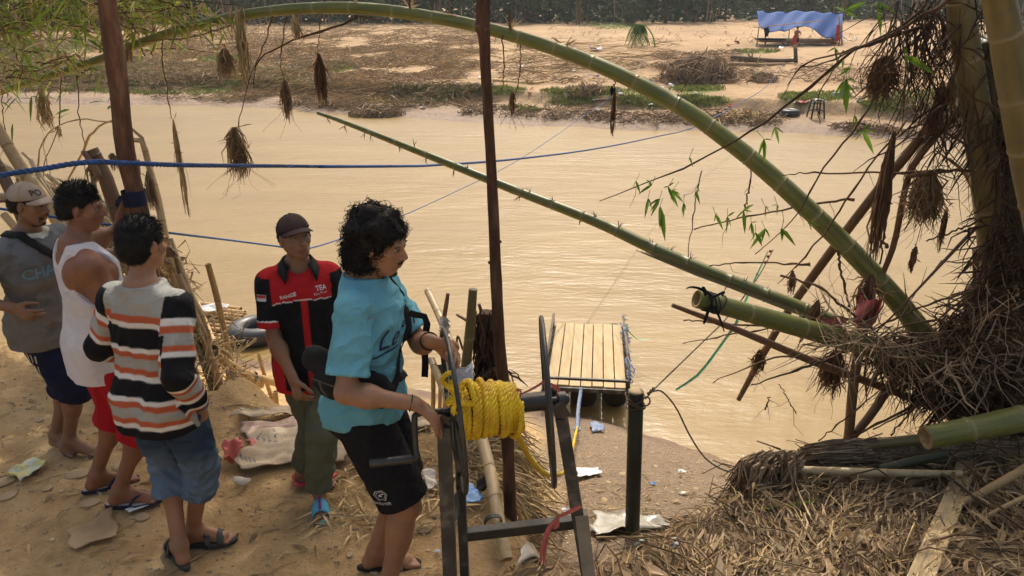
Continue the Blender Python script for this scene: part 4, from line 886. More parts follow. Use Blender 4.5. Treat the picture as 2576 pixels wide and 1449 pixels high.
# --- leaning bamboo on the left behind the men
LB = [([(-30,285,5.2,28),(53,422,5.1,29),(102,485,5.0,30),(155,575,4.9,30),(230,700,4.8,30)],'bam_tan','thick tan bamboo crossing the left edge under the rope'),
([(-25,380,5.0,26),(25,478,4.95,28),(60,560,4.9,28)],'bam_brown','shorter brown bamboo at the very left edge'),
([(229,376,4.6,34),(261,436,4.6,35),(285,505,4.6,37),(318,600,4.6,38),(350,700,4.6,38)],'bam_brown','cut-off stump pole the blue rope rests against'),
([(208,379,4.55,12),(222,398,4.55,15),(242,428,4.55,19),(252,445,4.55,14)],'bam_brown','short snapped side branch beside the stump pole'),
([(78,404,5.4,12),(106,453,5.3,14),(165,545,5.2,15),(260,680,5,16)],'bam_pale','thin pale cane rising just right of the first thick one'),
([(-20,402,5.6,15),(38,436,5.5,16),(110,500,5.4,17),(200,600,5.2,17)],'bam_pale','pale cane low behind the beige cap'),
([(-30,490,5.3,17),(40,497,5.3,17)],'bam_pale','level pale cane at the left edge'),
([(-30,508,5.25,9),(45,503,5.25,9)],'bam_brown','thin dark cane just under the level pale one'),
([(10,540,5.2,18),(60,600,5.1,19),(110,680,5,19)],'bam_tan','cane leaning behind the grey shirt'),
([(95,450,5.5,12),(180,520,5.4,13),(290,640,5.2,15),(330,700,5.2,15)],'bam_pale','long pale cane passing between the two left heads'),
([(120,440,5.6,11),(200,505,5.5,12),(330,640,5.3,14),(440,780,5.2,14)],'bam_pale','pale cane behind the man in the white vest'),
([(60,430,5.7,10),(150,480,5.6,11),(300,600,5.4,12),(420,730,5.3,14)],'bam_tan','thin tan cane high in the left bundle'),
([(232,430,5.2,12),(240,520,5.1,12),(205,560,5.1,12)],'bam_olive','short greenish cane behind the stump pole'),
([(330,352,5.2,11),(345,345,5.2,13),(360,362,5.2,15),(378,430,5.2,16),(397,500,5.1,18),(412,580,5.0,19),(428,650,5.0,19),(455,730,4.9,18),(480,800,4.8,18),(520,905,4.7,18)],'bam_tan','tall curved bamboo with a bent top right of the thick pole'),
([(325,318,5.2,6),(352,340,5.2,8),(365,362,5.2,9),(372,400,5.2,8),(385,500,5.1,9)],'bam_tan','thin cane arching just above the curved bamboo'),
([(395,575,5.1,20),(430,660,5.0,24),(470,750,4.9,25),(490,830,4.85,27),(540,975,4.7,28)],'bam_tan','thick yellowish bamboo leaning behind the striped shirt'),
([(375,560,5.1,20),(420,640,5.0,23),(446,712,5,24),(500,830,4.9,22)],'bam_pale','pale bamboo beside the striped man\'s ear'),
([(400,600,4.9,10),(450,700,4.9,11),(490,790,4.8,12),(520,870,4.7,12)],'bam_tan','thin tan cane along the edge of the left thicket'),
([(448,690,4.75,16),(486,780,4.72,18),(520,870,4.68,20),(566,1010,4.6,21)],'bam_tan','tan bamboo ending in the dirt just left of the railing'),
([(430,600,5.0,9),(480,735,4.9,12),(510,800,4.85,13),(548,930,4.8,13)],'bam_pale','pale cane outermost on the river side of the left thicket'),
([(440,640,4.8,10),(470,760,4.8,14),(505,880,4.7,18),(555,1030,4.6,22)],'bam_olive','olive cane ending in the dirt beside the striped arm')]
for l, m_, lab in LB: pole('leaning_bamboo', l, m_, lab, 'bamboo', 'bamboo canes leaning in the left thicket', node=.28)
for i in range(16):
    r_ = np.random.RandomState(300+i); px = r_.uniform(-10, 330); py = 395+px*.45+r_.uniform(-25, 60); a = R(r_.normal(50, 13)); Ln = r_.uniform(190, 330); Y = r_.uniform(5.1, 5.8); w_ = r_.uniform(8, 17)
    pole('leaning_bamboo', [(px, py, Y, w_*.8), (px+math.cos(a)*Ln*.5+6, py+math.sin(a)*Ln*.5-10, Y-.1, w_), (px+math.cos(a)*Ln, py+math.sin(a)*Ln, Y-.25, w_*1.1)], ['bam_tan', 'bam_pale', 'bam_tan'][i % 3], 'tan cane among the crossed bamboo behind the men', 'bamboo', 'crossed canes of the left thicket', node=.28)
q = MB()
for i in range(60):
    px = rng.uniform(40, 330); py = 430+px*.5+rng.randn()*30; a = R(rng.normal(48, 16)); Ln = rng.uniform(50, 190); Y = rng.uniform(5, 5.7)
    P, Rr = PX([(px, py, Y, rng.uniform(3, 8)), (px+math.cos(a)*Ln*.5, py+math.sin(a)*Ln*.5-4, Y, 4), (px+math.cos(a)*Ln, py+math.sin(a)*Ln, Y-.05, 3)]); q.tube(spline(P, 6), np.interp(np.linspace(0, 1, len(spline(P, 6))), [0, .5, 1], Rr), 4)
for i in range(700):
    px = rng.normal(290, 50) if i % 3 else rng.uniform(380, 470); py = rng.normal(650, 40) if i % 3 else rng.uniform(640, 800); Y = rng.uniform(4.9, 5.5); p = np.array(at(px, py, Y)); q.ribbon([p, p+rng.randn(3)*.05, p+rng.randn(3)*(.12, .1, .09)-(0,0,.04)], [.008, .016, .004], rng.randn(3))
for i in range(500):
    px = rng.uniform(440, 620); py = rng.uniform(800, 1030); Y = rng.uniform(4.5, 5.3); p = at(px, py, Y); g_ = hz(p.x, p.y)
    if p.z > g_+.5: continue
    p = np.array(p); q.ribbon([p, p+rng.randn(3)*.05, p+rng.randn(3)*(.1, .1, .09)-(0,0,.06)], [.006, .012, .004], rng.randn(3))
tag(q.build('cane_debris', M['straw'], smooth=False), 'broken pale canes and dry leaves tangled in the left thicket', 'debris', kind='stuff')
q = MB()
for l in ([(55,560,6.2,3),(90,470,6.2,4),(110,350,6.2,3),(190,302,6.1,3),(300,310,6,4)], [(150,500,6,4),(200,400,6,6),(235,330,5.9,6),(285,304,5.8,4),(325,318,5.7,3)], [(145,480,6.2,3),(115,400,6.2,2),(112,350,6.2,2),(150,320,6.2,3)], [(350,400,5.2,5),(352,470,5.2,4),(350,520,5.2,3)], [(375,400,5.2,5),(368,470,5.2,4)]): twig(q, l, 5)
tag(q.build('looping_twigs', M['bam_tan'], origin=at(150,500,6)), 'thin looping cane tips curling above the left thicket', 'twigs')

# --- bamboo railing left of the red shirt
rf = empty('bamboo_railing', gpt(605,1040), 'tan bamboo railing of lashed poles above the left water edge', 'railing')
for l, nm, m_ in [([(448,822,4.6,24),(520,878,4.8,23),(600,930,5.1,22),(655,952,5.3,21),(702,965,5.5,19)],'rail','bam_tan'), ([(590,925,5.0,9),(622,945,5.1,11),(658,970,5.3,14)],'lower_rail','bam_tan'),
    ([(523,664,5.3,15),(545,745,5.3,16),(565,840,5.3,16),(585,930,5.3,17),(606,1045,5.3,18)],'post','bam_tan'), ([(520,832,4.75,17),(530,920,4.75,17),(541,1035,4.75,18)],'post','bam_tan'), ([(650,890,5.6,9),(670,960,5.6,10),(694,1035,5.6,11)],'post','bam_tan')]:
    pole(nm, l, m_, None, None, parent=rf, hollow=(True, nm != 'post'), node=.25, sink=.15 if nm == 'post' else 0)
q = MB()
for (px, py, Y, r_) in [(531,884,4.72,.045),(635,948,5.2,.04),(590,930,5.1,.04)]:
    c = at(px, py, Y)
    for k in range(5): q.tube([c+Vector((math.cos(a)*r_, math.sin(a)*r_, (k-2)*.008+.01*math.sin(a))) for a in np.linspace(0, 6.28, 12)], .004, 4)
q.build('lashing', M['metalw'], rf)
q = MB(); c = at(575, 925, 5.05)
for k in range(6): q.ribbon([c, c+Vector((rng.randn()*.03, -.03, rng.randn()*.03)), c+Vector((rng.randn()*.07, -.04, rng.randn()*.05-.02))], [.01,.018,.008], (0,-1,0), .5)
q.build('blue_tie', M['rag'], rf)
for (l, lab) in [([(692,985,5.5,12),(698,1038,5.5,13)],'short bamboo stub by the lower end of the railing'), ([(647,1003,5.4,9),(650,1035,5.4,12)],'small gnarled stub below the railing'), ([(575,988,4.7,11),(572,1018,4.7,13)],'bamboo stub with an open top beside the dirt mound'), ([(590,1020,4.6,13),(592,1050,4.6,13)],'low bamboo stub at the top of the sacks'),([(560,868,5.3,10),(568,905,5.3,11)],'bent stub behind the railing post')]:
    pole('bamboo_stub', l, 'bam_tan', lab, 'stub', hollow=(True, False), sink=.25)

# --- raft and tube at the left
rft = empty('bamboo_raft', atz(520, 820, .05), 'bamboo pole raft moored at the left water edge', 'raft')
for i in range(9):
    a = atz(440, 757+i*10.5, .09); b_ = atz(604-i*1.5+(rng.rand()*22 if i < 4 else 0), 778+i*9.5+(6 if i > 6 else 0), .09); q = MB(); culm(q, [b_, (a+b_)/2, a], [.042, .045, .045], .35, 10, (True, True)); q.build('raft_pole', [M['bam_tan'], M['pith']], rft)
q = MB(); culm(q, [atz(500,765,.17), atz(540,862,.17)], [.03,.03], .3, 10, (True, True)); q.build('cross_pole', [M['bam_tan'], M['pith']], rft)
q = MB(); c = atz(545, 790, .18)
for i in range(60): p = c+Vector((rng.randn()*.18+.15, rng.randn()*.12-.05, .02)); q.ribbon([p, p+Vector(rng.randn(3)*.04), p+Vector(rng.randn(3)*(.1,.1,.02))], [.01,.02,.005], rng.randn(3))
tag(q.build('leaf_heap', M['dry'], origin=c, smooth=False), 'heap of orange dry leaves on the bamboo raft beside the inner tube', 'leaf heap')
q = MB(); scrap(q, .38, Rl); o = q.build('plastic_bag', M['white'], smooth=False); o.location = atz(540, 783, .2); tag(o, 'white and blue crumpled plastic on the bamboo raft', 'plastic bag')
c = atz(645, 832, .12); q = MB(); q.add(*torus(c, .285, .145, tilt=(0,0)), rnd=.5); o = q.build('inner_tube', M['rubber'], origin=c); tag(o, 'large grey inner tube floating behind the red shirted man', 'inner tube')
q = MB(); q.tube([c+Vector((0,.20,.10)), c+Vector((-.01,.17,.13))], [.012,.008], 6); q.build('valve', M['metalw'], o)
# ================================================================== WINCH, RAFT, POSTS, LITTER, SHADE TREES
def beam(mb, a, b_, w, h=None, up=(0,1,0)): mb.beam(a, b_, w, h or w, up)
XS = 2.52
AL, AR_ = at(1112, 1034, 2.44), at(1424, 1003, 2.53)
wi = empty('winch', at(1300, 1560, 2.45), 'black steel hand winch on splayed legs, wound with yellow rope', 'winch')
ax = (AR_-AL).normalized()
def onax(px): return AL+(AR_-AL)*((px-1112)/(1424-1112))
mpx = (AR_-AL).length/(1424-1112)
q = MB(); q.tube([onax(1138), onax(1372)], [.036]*2, 28); o = q.build('drum', M['metal'], wi); autosm(o)
q = MB(); q.tube([onax(1085), onax(1426)], [.012]*2, 14); q.tube([onax(1418), onax(1430)], [.019]*2, 6); autosm(q.build('axle', M['metal'], wi))
def legpart(a, b_, w, h, m='metalw', nm='leg', up=(0,1,0)):
    q = MB(); q.beam(a, b_, w, h, up); o = q.build(nm, M[m], wi, smooth=False); bevel(o, .0025, 2); return o
legpart(at(1117,1072,2.42), at(1141,1660,2.24), .05, .05); legpart(at(1152,1040,2.50), at(1176,1610,2.50), .035, .05)
legpart(at(1408,1020,2.52), at(1478,1450,2.40), .048, .05)
legpart(at(1478,1450,2.40), at(1504,1640,2.34), .0481, .0501)
q = MB(); q.beam(at(1462,1290,2.443), at(1505,1645,2.338), .0505, .052, (0,1,0)); o = q.build('muddy_sleeve', M['clear'], wi, smooth=False); o.data.materials[0] = pm('dusty_paint', (.33,.28,.20), (.16,.14,.10), scale=6, attr=False, rough=.8)
q = MB(); q.beam(at(1401,1008,2.52), at(1420,1040,2.515), .05, .07, (0,1,0)); q.tube([onax(1402)-Vector((0,0,0)), onax(1422)], [.03]*2, 16)
for k in range(2): q.tube([at(1403+k*9,1062,2.47), at(1403+k*9,1056,2.50)], [.009]*2, 6)
autosm(q.build('bearing', M['metal'], wi))
q = MB(); q.beam(at(1106,1050,2.44), at(1128,1056,2.44), .05, .05, (0,1,0)); q.tube([onax(1130), onax(1150)], [.045]*2, 18); autosm(q.build('bearing', M['metal'], wi))
legpart(at(1160,1346,2.50), at(1452,1312,2.50), .042, .042, 'metal', 'crossbar', (0,0,1))
q = MB(); q.beam(at(1128,1300,2.34), at(1165,1250,2.50), .004, .12, (0,0,1)); q.build('gusset', M['metalw'], wi, smooth=False)
q = MB(); 
q.tube(spline([onax(1112), at(1070,1038,2.42), at(1046,1044,2.41), at(1043,1062,2.40), at(1046,1130,2.37), at(1050,1148,2.36), at(1040,1154,2.36), at(985,1161,2.35)], 40), .0115, 10); o = q.build('crank', M['metal'], wi)
q = MB(); q.tube([at(1035,1154.5,2.36), at(930,1166,2.34)], [.016]*2, 12); autosm(q.build('crank_grip', M['metal'], wi))
def wheel(px, R_, tiltn, nsp, off=0.):
    c = onax(px); nrm = unit(tiltn); u_ = unit(np.cross(nrm, (0, 1, 0))); v_ = np.cross(nrm, u_); q = MB()
    A = np.linspace(0, 2*math.pi, 49); q.tube([np.array(c)+R_*(math.cos(a)*u_+math.sin(a)*v_) for a in A], .0085, 10, caps=False)
    wq = q.build('wheel', M['metal'], wi)
    for k in range(nsp):
        a = math.pi*k/nsp+off; s_ = MB(); s_.tube([np.array(c)+R_*(math.cos(a)*u_+math.sin(a)*v_), np.array(c)-R_*(math.cos(a)*u_+math.sin(a)*v_)], [.0065]*2, 8)
        o = s_.build('spoke', M['metalw'], wq, origin=None) if False else s_.build('spoke', M['metal'], wi); o.parent = wq; o.location = (0, 0, 0)
    return wq, c, u_, v_
WR = wheel(1376, .315, (1, .015, .075), 3, .3)
WL = wheel(1140, .30, (1, .20, .06), 3, .25)
# drum rope
q = MB(); n = 900; tt = np.linspace(0, 1, n); turns = 17.5; th = tt*turns*2*math.pi
base = 1146+tt*160; rs_ = np.random.RandomState(3); wob = np.interp(tt*turns, np.arange(19), rs_.randn(19)*7); rad_ = .060+.016*np.sin(tt*math.pi)+np.interp(tt*turns, np.arange(0, 19, .5), rs_.rand(38)*.020)
u_ = unit(np.cross(ax, (0, 1, 0))); v_ = np.cross(np.array(ax), u_); u_ = np.array([0, 0, 1.]); v_ = unit(np.cross(np.array(ax), u_))
Pp = []
for i in range(n):
    r = rad_[i]*(1+.28*max(0, -math.cos(th[i]))+.05*math.sin(th[i]*2)); slant = 6*math.sin(th[i]+1.1)*math.sin(tt[i]*5)
    Pp.append(np.array(onax(base[i]+wob[i]*.7+slant))+r*(math.cos(th[i])*u_+math.sin(th[i])*v_))
yr = empty('yellow_rope', onax(1225), 'thick yellow twisted rope coiled round the winch drum and running down to the raft', 'rope')
rope(q, Pp, .0115, .055, 6, 3); q.build('coil', M['ropeby'], yr)
q = MB(); n2 = 260; tt = np.linspace(0, 1, n2); th = tt*4.4*2*math.pi+1
Pp2 = [np.array(onax(1290-tt[i]*120+9*math.sin(th[i])))+(.088+.014*math.sin(i*.09))*(1+.2*max(0, -math.cos(th[i])))*(math.cos(th[i])*u_+math.sin(th[i])*v_) for i in range(n2)]
rope(q, Pp2, .0115, .055, 6, 3); q.build('outer_coil', M['ropeby'], yr)
q = MB(); kc = np.array(at(1163, 985, 2.40))
K = [kc+np.array([.045*math.sin(2*a)+.01*math.cos(5*a), .02*math.cos(3*a)-.01, .038*math.sin(3*a+.6)]) for a in np.linspace(0, 6.2, 60)]
rope(q, K, .011, .055, 6, 3); K = [np.array(at(1128, 957, 2.37))+np.array([.022*math.cos(a), .012*math.sin(2*a), .028*math.sin(a)]) for a in np.linspace(0, 11, 50)]; rope(q, K, .009, .05, 6, 3)
K = spline([at(1135,965,2.37), at(1150,1000,2.36), at(1140,1035,2.36), at(1165,1045,2.38), at(1180,1015,2.40)], 30); rope(q, K, .010, .05, 6, 3); q.build('knot', M['ropeby'], yr)
q = MB(); rope(q, spline([at(1262,1092,2.47),at(1292,1083,2.50),at(1310,1112,2.6),at(1335,1155,2.8),at(1365,1187,3.1),at(1395,1196,3.5),at(1425,1180,4.1),at(1440,1130,5.2),at(1452,1075,6.6)], 90), .0115, .06, 6, 3); q.build('tail', M['ropeby'], yr)
q = MB(); rope(q, spline([at(1453,1078,6.6), at(1455,1030,7.3), at(1462,978,8.2)], 20), .022, .16, 5, 3); q.tube([at(1452,1079,6.58)+Vector((math.cos(a)*.03, math.sin(a)*.03, 0)) for a in np.linspace(0, 6.3, 10)], .014, 6)
tag(q.build('mooring_line', M['rag'], origin=at(1455,1030,7.3)), 'faded blue line tied between the yellow rope and the front of the raft', 'rope')
def ribbons(nm, ls, m, label, cat, nrm=(0,-1,.2), w=1.):
    q = MB()
    for l in ls: P, Rr = PX(l); S_ = spline(P, 16); q.ribbon(S_, np.interp(np.linspace(0, 1, len(S_)), np.linspace(0, 1, len(Rr)), Rr)*2*w, nrm, .5)
    return tag(q.build(nm, m, origin=at(*ls[0][0][:3])), label, cat)
ribbons('plastic_string', [[(1462,1272,2.38,9),(1435,1285,2.38,12),(1402,1300,2.38,8)], [(1408,1296,2.37,5),(1385,1325,2.36,9),(1372,1370,2.35,9),(1366,1420,2.34,3)], [(1405,1297,2.37,5),(1378,1330,2.35,8),(1362,1385,2.33,8),(1360,1425,2.33,2)], [(1405,1298,2.37,6),(1400,1320,2.36,13),(1392,1330,2.36,6)], [(1404,1300,2.37,4),(1372,1345,2.36,5),(1370,1400,2.34,5),(1374,1425,2.33,2)]], M['pink'], 'pink plastic string tied to the right winch leg and hanging down', 'string')
ribbons('plastic_string', [[(1298,996,2.47,3),(1335,980,2.47,6),(1372,958,2.5,7)], [(1384,965,2.5,7),(1400,975,2.5,12),(1408,985,2.5,6)], [(1296,1000,2.46,4),(1302,982,2.45,6),(1310,985,2.45,5),(1308,1000,2.45,4)], [(1304,1040,2.45,5),(1312,1052,2.45,12),(1316,1070,2.45,6)]], M['pink'], 'red plastic string looped round the winch drum and right wheel', 'string')

# --- raft on drums
ra = empty('drum_raft', atz(1470, 1000, 0), 'small wooden raft on three rows of black drums floating at the bank', 'raft')
DZ = .44; BL, BR = atz(1374, 966, DZ), atz(1576, 976, DZ); TL, TR = atz(1399, 812, DZ), atz(1564, 816, DZ)
for i in range(7):
    a, b_ = i/7+.006, (i+1)/7-.006; q = MB(); V = []
    for z in (0, -.03):
        for (s, t) in ((a, 0), (b_, 0), (b_, 1), (a, 1)):
            lo = BL.lerp(BR, s); hi = TL.lerp(TR, s); V.append(tuple(lo.lerp(hi, t)+Vector((0, 0, z+.004*math.sin(i*2)))))
    q.add(np.array(V), [(0,1,2,3),(7,6,5,4),(0,4,5,1),(1,5,6,2),(2,6,7,3),(3,7,4,0)], rnd=rng.rand()); o = q.build('deck_board', M['plank'], ra, smooth=False); bevel(o, .004, 1)
q = MB(); up = Vector((0,0,.11)); q.beam(BL+Vector((0,-.02,-.045)), BR+Vector((0,-.02,-.045)), .03, .05)
for c in (BL, BR): q.beam(c+Vector((0,-.02,-.06)), c+up+Vector((0,-.02,.0)), .03, .03, (0,1,0))
q.beam(BL+up+Vector((.0,-.02,-.01)), BR+up+Vector((0,-.02,-.01)), .03, .03); o = q.build('front_frame', M['bam_brown'], ra, smooth=False); o.data.materials[0] = M['metalw']
for (a, b_, c) in ((BL, TL, -1), (BR, TR, 1)):
    q = MB(); h1 = Vector((c*.03, 0, .12)); h2 = Vector((c*.03, .1, .10)); q.tube([a+h1, a.lerp(b_, .5)+h1*1.05, b_+h2], [.018]*3, 8)
    for t in (.0, .5, .95): p = a.lerp(b_, t); q.tube([p+Vector((c*.03, 0, -.05)), p+h1], [.014]*2, 6)
    q.build('side_rail', M['ropeg'], ra)
for r_ in range(3):
    for i, px in enumerate((1392, 1468, 1548)):
        c = atz(px, 1000, .17); d0 = (TL-BL).normalized(); c = c+d0*(.06+r_*.66); q = MB(); rr = .165
        prof = [(0,.001),(0,rr*.86),(-.012,rr*.88),(-.012,rr*.98),(.0,rr),(.02,rr),(.2,rr),(.205,rr*1.03),(.22,rr*1.03),(.225,rr),(.4,rr),(.405,rr*1.03),(.42,rr*1.03),(.425,rr),(.60,rr),(.62,rr*.97),(.62,.001)]
        A = np.linspace(0, 2*math.pi, 28, endpoint=False); V = []; ex = unit(np.cross(np.array(d0), (0,0,1))); ez = np.cross(ex, np.array(d0))
        for (s, r) in prof:
            for a in A: V.append(np.array(c)+np.array(d0)*s+r*(math.cos(a)*ex+math.sin(a)*ez))
        q.add(np.array(V), [(k*28+j, k*28+(j+1) % 28, (k+1)*28+(j+1) % 28, (k+1)*28+j) for k in range(len(prof)-1) for j in range(28)]); autosm(q.build('drum', M['drum'], ra), 30)
q = MB()
for k in range(26): 
    t = rng.rand(); p = BR.lerp(TR, t)+Vector((.04, 0, .1)); C = [p+Vector((rng.randn()*.03, rng.randn()*.1, rng.randn()*.03)) for _ in range(5)]; q.tube(spline(C, 14), .006, 4)
q.build('rope_lashing', M['rag'], ra)
ribbons('strap', [[(1570,815,9.6,5),(1580,832,9.6,7),(1598,850,9.6,5),(1615,855,9.6,5),(1637,853,9.6,3)]], M['greentape'], 'short green strap trailing in the water from the back of the raft', 'strap', (0,0,1))

# --- green post, wire and cable
gp = gpt(1590, 1350); q = MB(); q.tube([at(1600,984,gp.y-.02), at(1597,1100,gp.y-.01), at(1590,1350,gp.y)+Vector((0,0,0)), at(1590,1350,gp.y)-Vector((0,0,.2))], [pxw(19.5,gp.y,1000)]*4, 26)
gpo = empty('green_post', gp, 'weathered dark green mooring post with wire loops standing on the bank', 'post')
gpo_m = q.build('pipe', M['gpost'], gpo); autosm(gpo_m)
top = at(1600, 984, gp.y-.02); q = MB(); q.ell(top+Vector((0,0,.0)), (.043,.043,.012), 18, 8, noise=.12); q.build('plug', M['stone'], gpo)
q = MB()
for (dz, rr, tl) in ((-.05,.052,.02), (-.075,.054,-.03), (-.09,.052,.01), (-.06,.06,-.04)):
    q.tube([top+Vector((math.cos(a)*rr, math.sin(a)*rr, dz+tl*math.cos(a))) for a in np.linspace(0, 6.3, 26)], .004, 5)
q.tube([top+Vector((.06+.022*math.cos(a), -.01, -.06+.028*math.sin(a))) for a in np.linspace(0, 6.3, 18)], .005, 6); q.build('wire_loop', M['steelrope'], gpo)
cY = gp.y
q = MB(); rope(q, spline([top+Vector((.055,0,-.05)), at(1640,985,cY), at(1660,965,cY+.1), at(1760,868,4.3), at(1830,798,4.6), at(1905,700,5.2), at(1945,628,5.8)], 40), .0048, .03, 4, 3)
rope(q, spline([at(1640,985,cY), at(1665,985,cY), at(1700,1025,cY), at(1735,1095,cY+.02), at(1772,1150,cY+.05), at(1815,1180,cY+.08), at(1862,1193,cY+.1)], 40), .0055, .03, 4, 3)
for k in range(3): q.ell(at(1632+k*6, 990-k*6, cY-.02), .011, 8, 6)
tag(q.build('cable', M['ropeg'], origin=top), 'thin grey cable clamped beside the green post, running up and down to the right', 'cable')
ribbons('strap', [[(1932,632,5.4,3),(1900,700,5.2,5),(1872,765,5.0,9),(1850,815,4.8,9),(1822,855,4.7,7),(1790,900,4.55,8),(1752,945,4.4,8),(1700,980,4.2,6)]], M['greentape'], 'long green strap hanging in a curve between the twigs and the cable', 'strap')
q = MB()
for (px, py) in [(1938,632),(1932,645),(1925,660),(1905,690),(1900,705)]: q.ell(at(px, py, 5.35), .012, 7, 5)
tag(q.build('red_tag', M['red'], origin=at(1925,660,5.35)), 'red knotted bits of string at the top of the green strap', 'string')

# --- central bamboo handrail and stakes
cf = empty('bamboo_handrail', gpt(1240, 1300), 'pale bamboo handrail running down the middle to its open end below the winch', 'railing')
def groundY(px, py): return G(px, py).y
ge = G(1273, 1415).y
pole('rail', [(1275,1408,ge-.04,33),(1258,1330,ge+.1,33),(1232,1180,ge+.55,31),(1200,1060,3.75,28),(1170,960,4.15,25),(1138,880,4.5,22),(1108,800,4.85,20),(1076,732,5.2,18)], 'bam_pale', None, None, parent=cf, hollow=(True, True), node=.26, bulge=.06)
pole('lower_rail', [(1178,1160,3.7,21),(1155,1075,3.9,21),(1120,990,4.2,20),(1085,905,4.5,19)], 'bam_pale', None, None, parent=cf, hollow=(True, True), node=.26)
for l in ([(1122,800,4.7,11),(1128,900,4.7,12),(1120,1000,4.7,12),(1118,1080,4.7,12)], [(1089,915,4.45,11),(1090,1000,4.45,12),(1088,1100,4.45,12)], [(1108,960,4.6,10),(1106,1090,4.6,10)]): pole('post', l, 'bam_tan', None, None, parent=cf, hollow=(False, False), node=.25, sink=.5)
q = MB()
for (px, py, Y, r_) in [(1240,1310,ge+.12,.040),(1103,925,4.45,.034),(1104,932,4.44,.034)]:
    c = np.array(at(px, py, Y)); axd = unit(np.array(at(px+30, py+110, Y-.25))-c); a1 = unit(np.cross(axd, (0,0,1))); a2 = np.cross(axd, a1)
    for k in range(3): q.tube([c+axd*(k*.008)+r_*(math.cos(a)*a1+math.sin(a)*a2) for a in np.linspace(0, 6.3, 18)], .0045, 5)
q.build('lashing', M['metalw'], cf)
q = MB()
for k in range(14):
    px, py = (1117, 800+k*7) ; q.ribbon([at(px-10, py, 4.6), at(px, py+3+rng.randn()*3, 4.5), at(px+13, py+8+rng.randn()*4, 4.6)], [.03,.035,.02], (0,-1,.3), .6)
q.build('cloth_binding', M['white'], cf)
gst = empty('green_stake', gpt(1170, 1095), 'green bamboo stake with a white plastic tie beside the handrail', 'stake')
pole('culm', [(1190,728,4.15,22),(1183,820,4.15,25),(1172,920,4.15,26),(1158,1030,4.15,27),(1150,1100,4.15,27)], 'bam_olive', None, None, parent=gst, hollow=(False, False), node=.5, sink=.3)
q = MB()
for k in range(10): q.ribbon([at(1150, 925+k*5, 4.05), at(1172, 930+k*6, 4.0), at(1188, 915+k*5, 4.06)], [.02,.03,.02], (0,-1,.3), .6)
q.build('plastic_tie', M['white'], gst)
stick('brown_stake', [(1205,765,4.4,8),(1225,830,4.4,12),(1245,900,4.4,15),(1262,960,4.4,15)], 'bam_brown', 'brown stake leaning just left of the middle pole', 'stake')
stick('brown_stake', [(1127,738,4.8,9),(1122,770,4.8,12),(1115,812,4.8,12)], 'bam_brown', 'short frayed brown stake tied to the top of the handrail', 'stake')
stick('brown_stake', [(1150,792,4.5,7),(1178,808,4.4,9),(1190,815,4.4,9)], 'bam_brown', 'small broken side branch left of the green stake', 'stake')
stick('brown_stake', [(1165,880,4.6,6),(1150,850,4.6,5),(1152,980,4.5,8)], 'bam_brown', 'thin dark cane between handrail and green stake', 'stake')
ss = MB(); Rr = np.random.RandomState(2)
for i in range(420):
    u = Rr.rand(); px = 1222+Rr.randn()*13-u*6; py = 782+u*210; p = np.array(at(px, py, 4.35+Rr.randn()*.05)); e = p+np.array([Rr.randn()*.03, Rr.randn()*.03, -Rr.uniform(.08, .35)])
    ss.ribbon([p, (p+e)/2+Rr.randn(3)*.012, e], [.008, .02, .006], Rr.randn(3), .5, rnd=Rr.rand())
for i in range(260):
    px = 1250+Rr.randn()*16; py = 925+Rr.rand()*70; p = np.array(at(px, py, 4.1+Rr.randn()*.05)); e = p+np.array([Rr.randn()*.06, Rr.randn()*.03, -Rr.uniform(.03, .12)])
    ss.ribbon([p, (p+e)/2+Rr.randn(3)*.012, e], [.008, .016, .004], Rr.randn(3), .5, rnd=Rr.rand())
ss.tube([at(1224,785,4.38), at(1218,1010,4.38), at(1214,1120,4.38)], [.05,.06,.06], 10)
tag(ss.build('shaggy_stump', M['fibre'], origin=at(1214,1120,4.38), smooth=False), 'shaggy brown banana stem shedding fibres between green stake and middle pole', 'stump')
q = MB(); q.ell(at(1330,870,5.2), .001, 4, 3)
# dry fibres on the bank face behind the handrail
q = MB()
for i in range(900):
    px = rng.uniform(1195, 1330); py = rng.uniform(1060, 1300); x0 = (px-1288)/F*4.3; Y = rng.uniform(3.4, 4.6); x_ = rng.uniform(-.32, .12); z = hz(x_, Y); p = np.array([x_, Y, z+.01]); d = np.array([.25*rng.rand()+.05, rng.randn()*.12, -.25*rng.rand()-.03])
    e = p+d*rng.uniform(.3, 1.2); e[2] = max(e[2], hz(e[0], e[1])+.01); q.ribbon([p, (p+e)/2+(.02, 0, .02), e], [.004, .012, .004], rng.randn(3), .4)
for i in range(500):
    x_ = rng.uniform(-.95, -.15); Y = rng.uniform(3.0, 3.9); z = hz(x_, Y); p = np.array([x_, Y, z+.012+rng.rand()*.02]); a = rng.rand()*6.3; Ln = rng.uniform(.03, .16); d = np.array([math.cos(a), math.sin(a), .1])*Ln
    q.ribbon([p, p+d*.5+(0,0,.01), p+d], [.004, rng.uniform(.006,.02), .003], (rng.randn()*.3, rng.randn()*.3, 1), .4)
tag(q.build('dry_fibres', M['straw'], smooth=False), 'dry leaf shreds covering the bank edge behind the winch', 'leaf litter', kind='stuff')

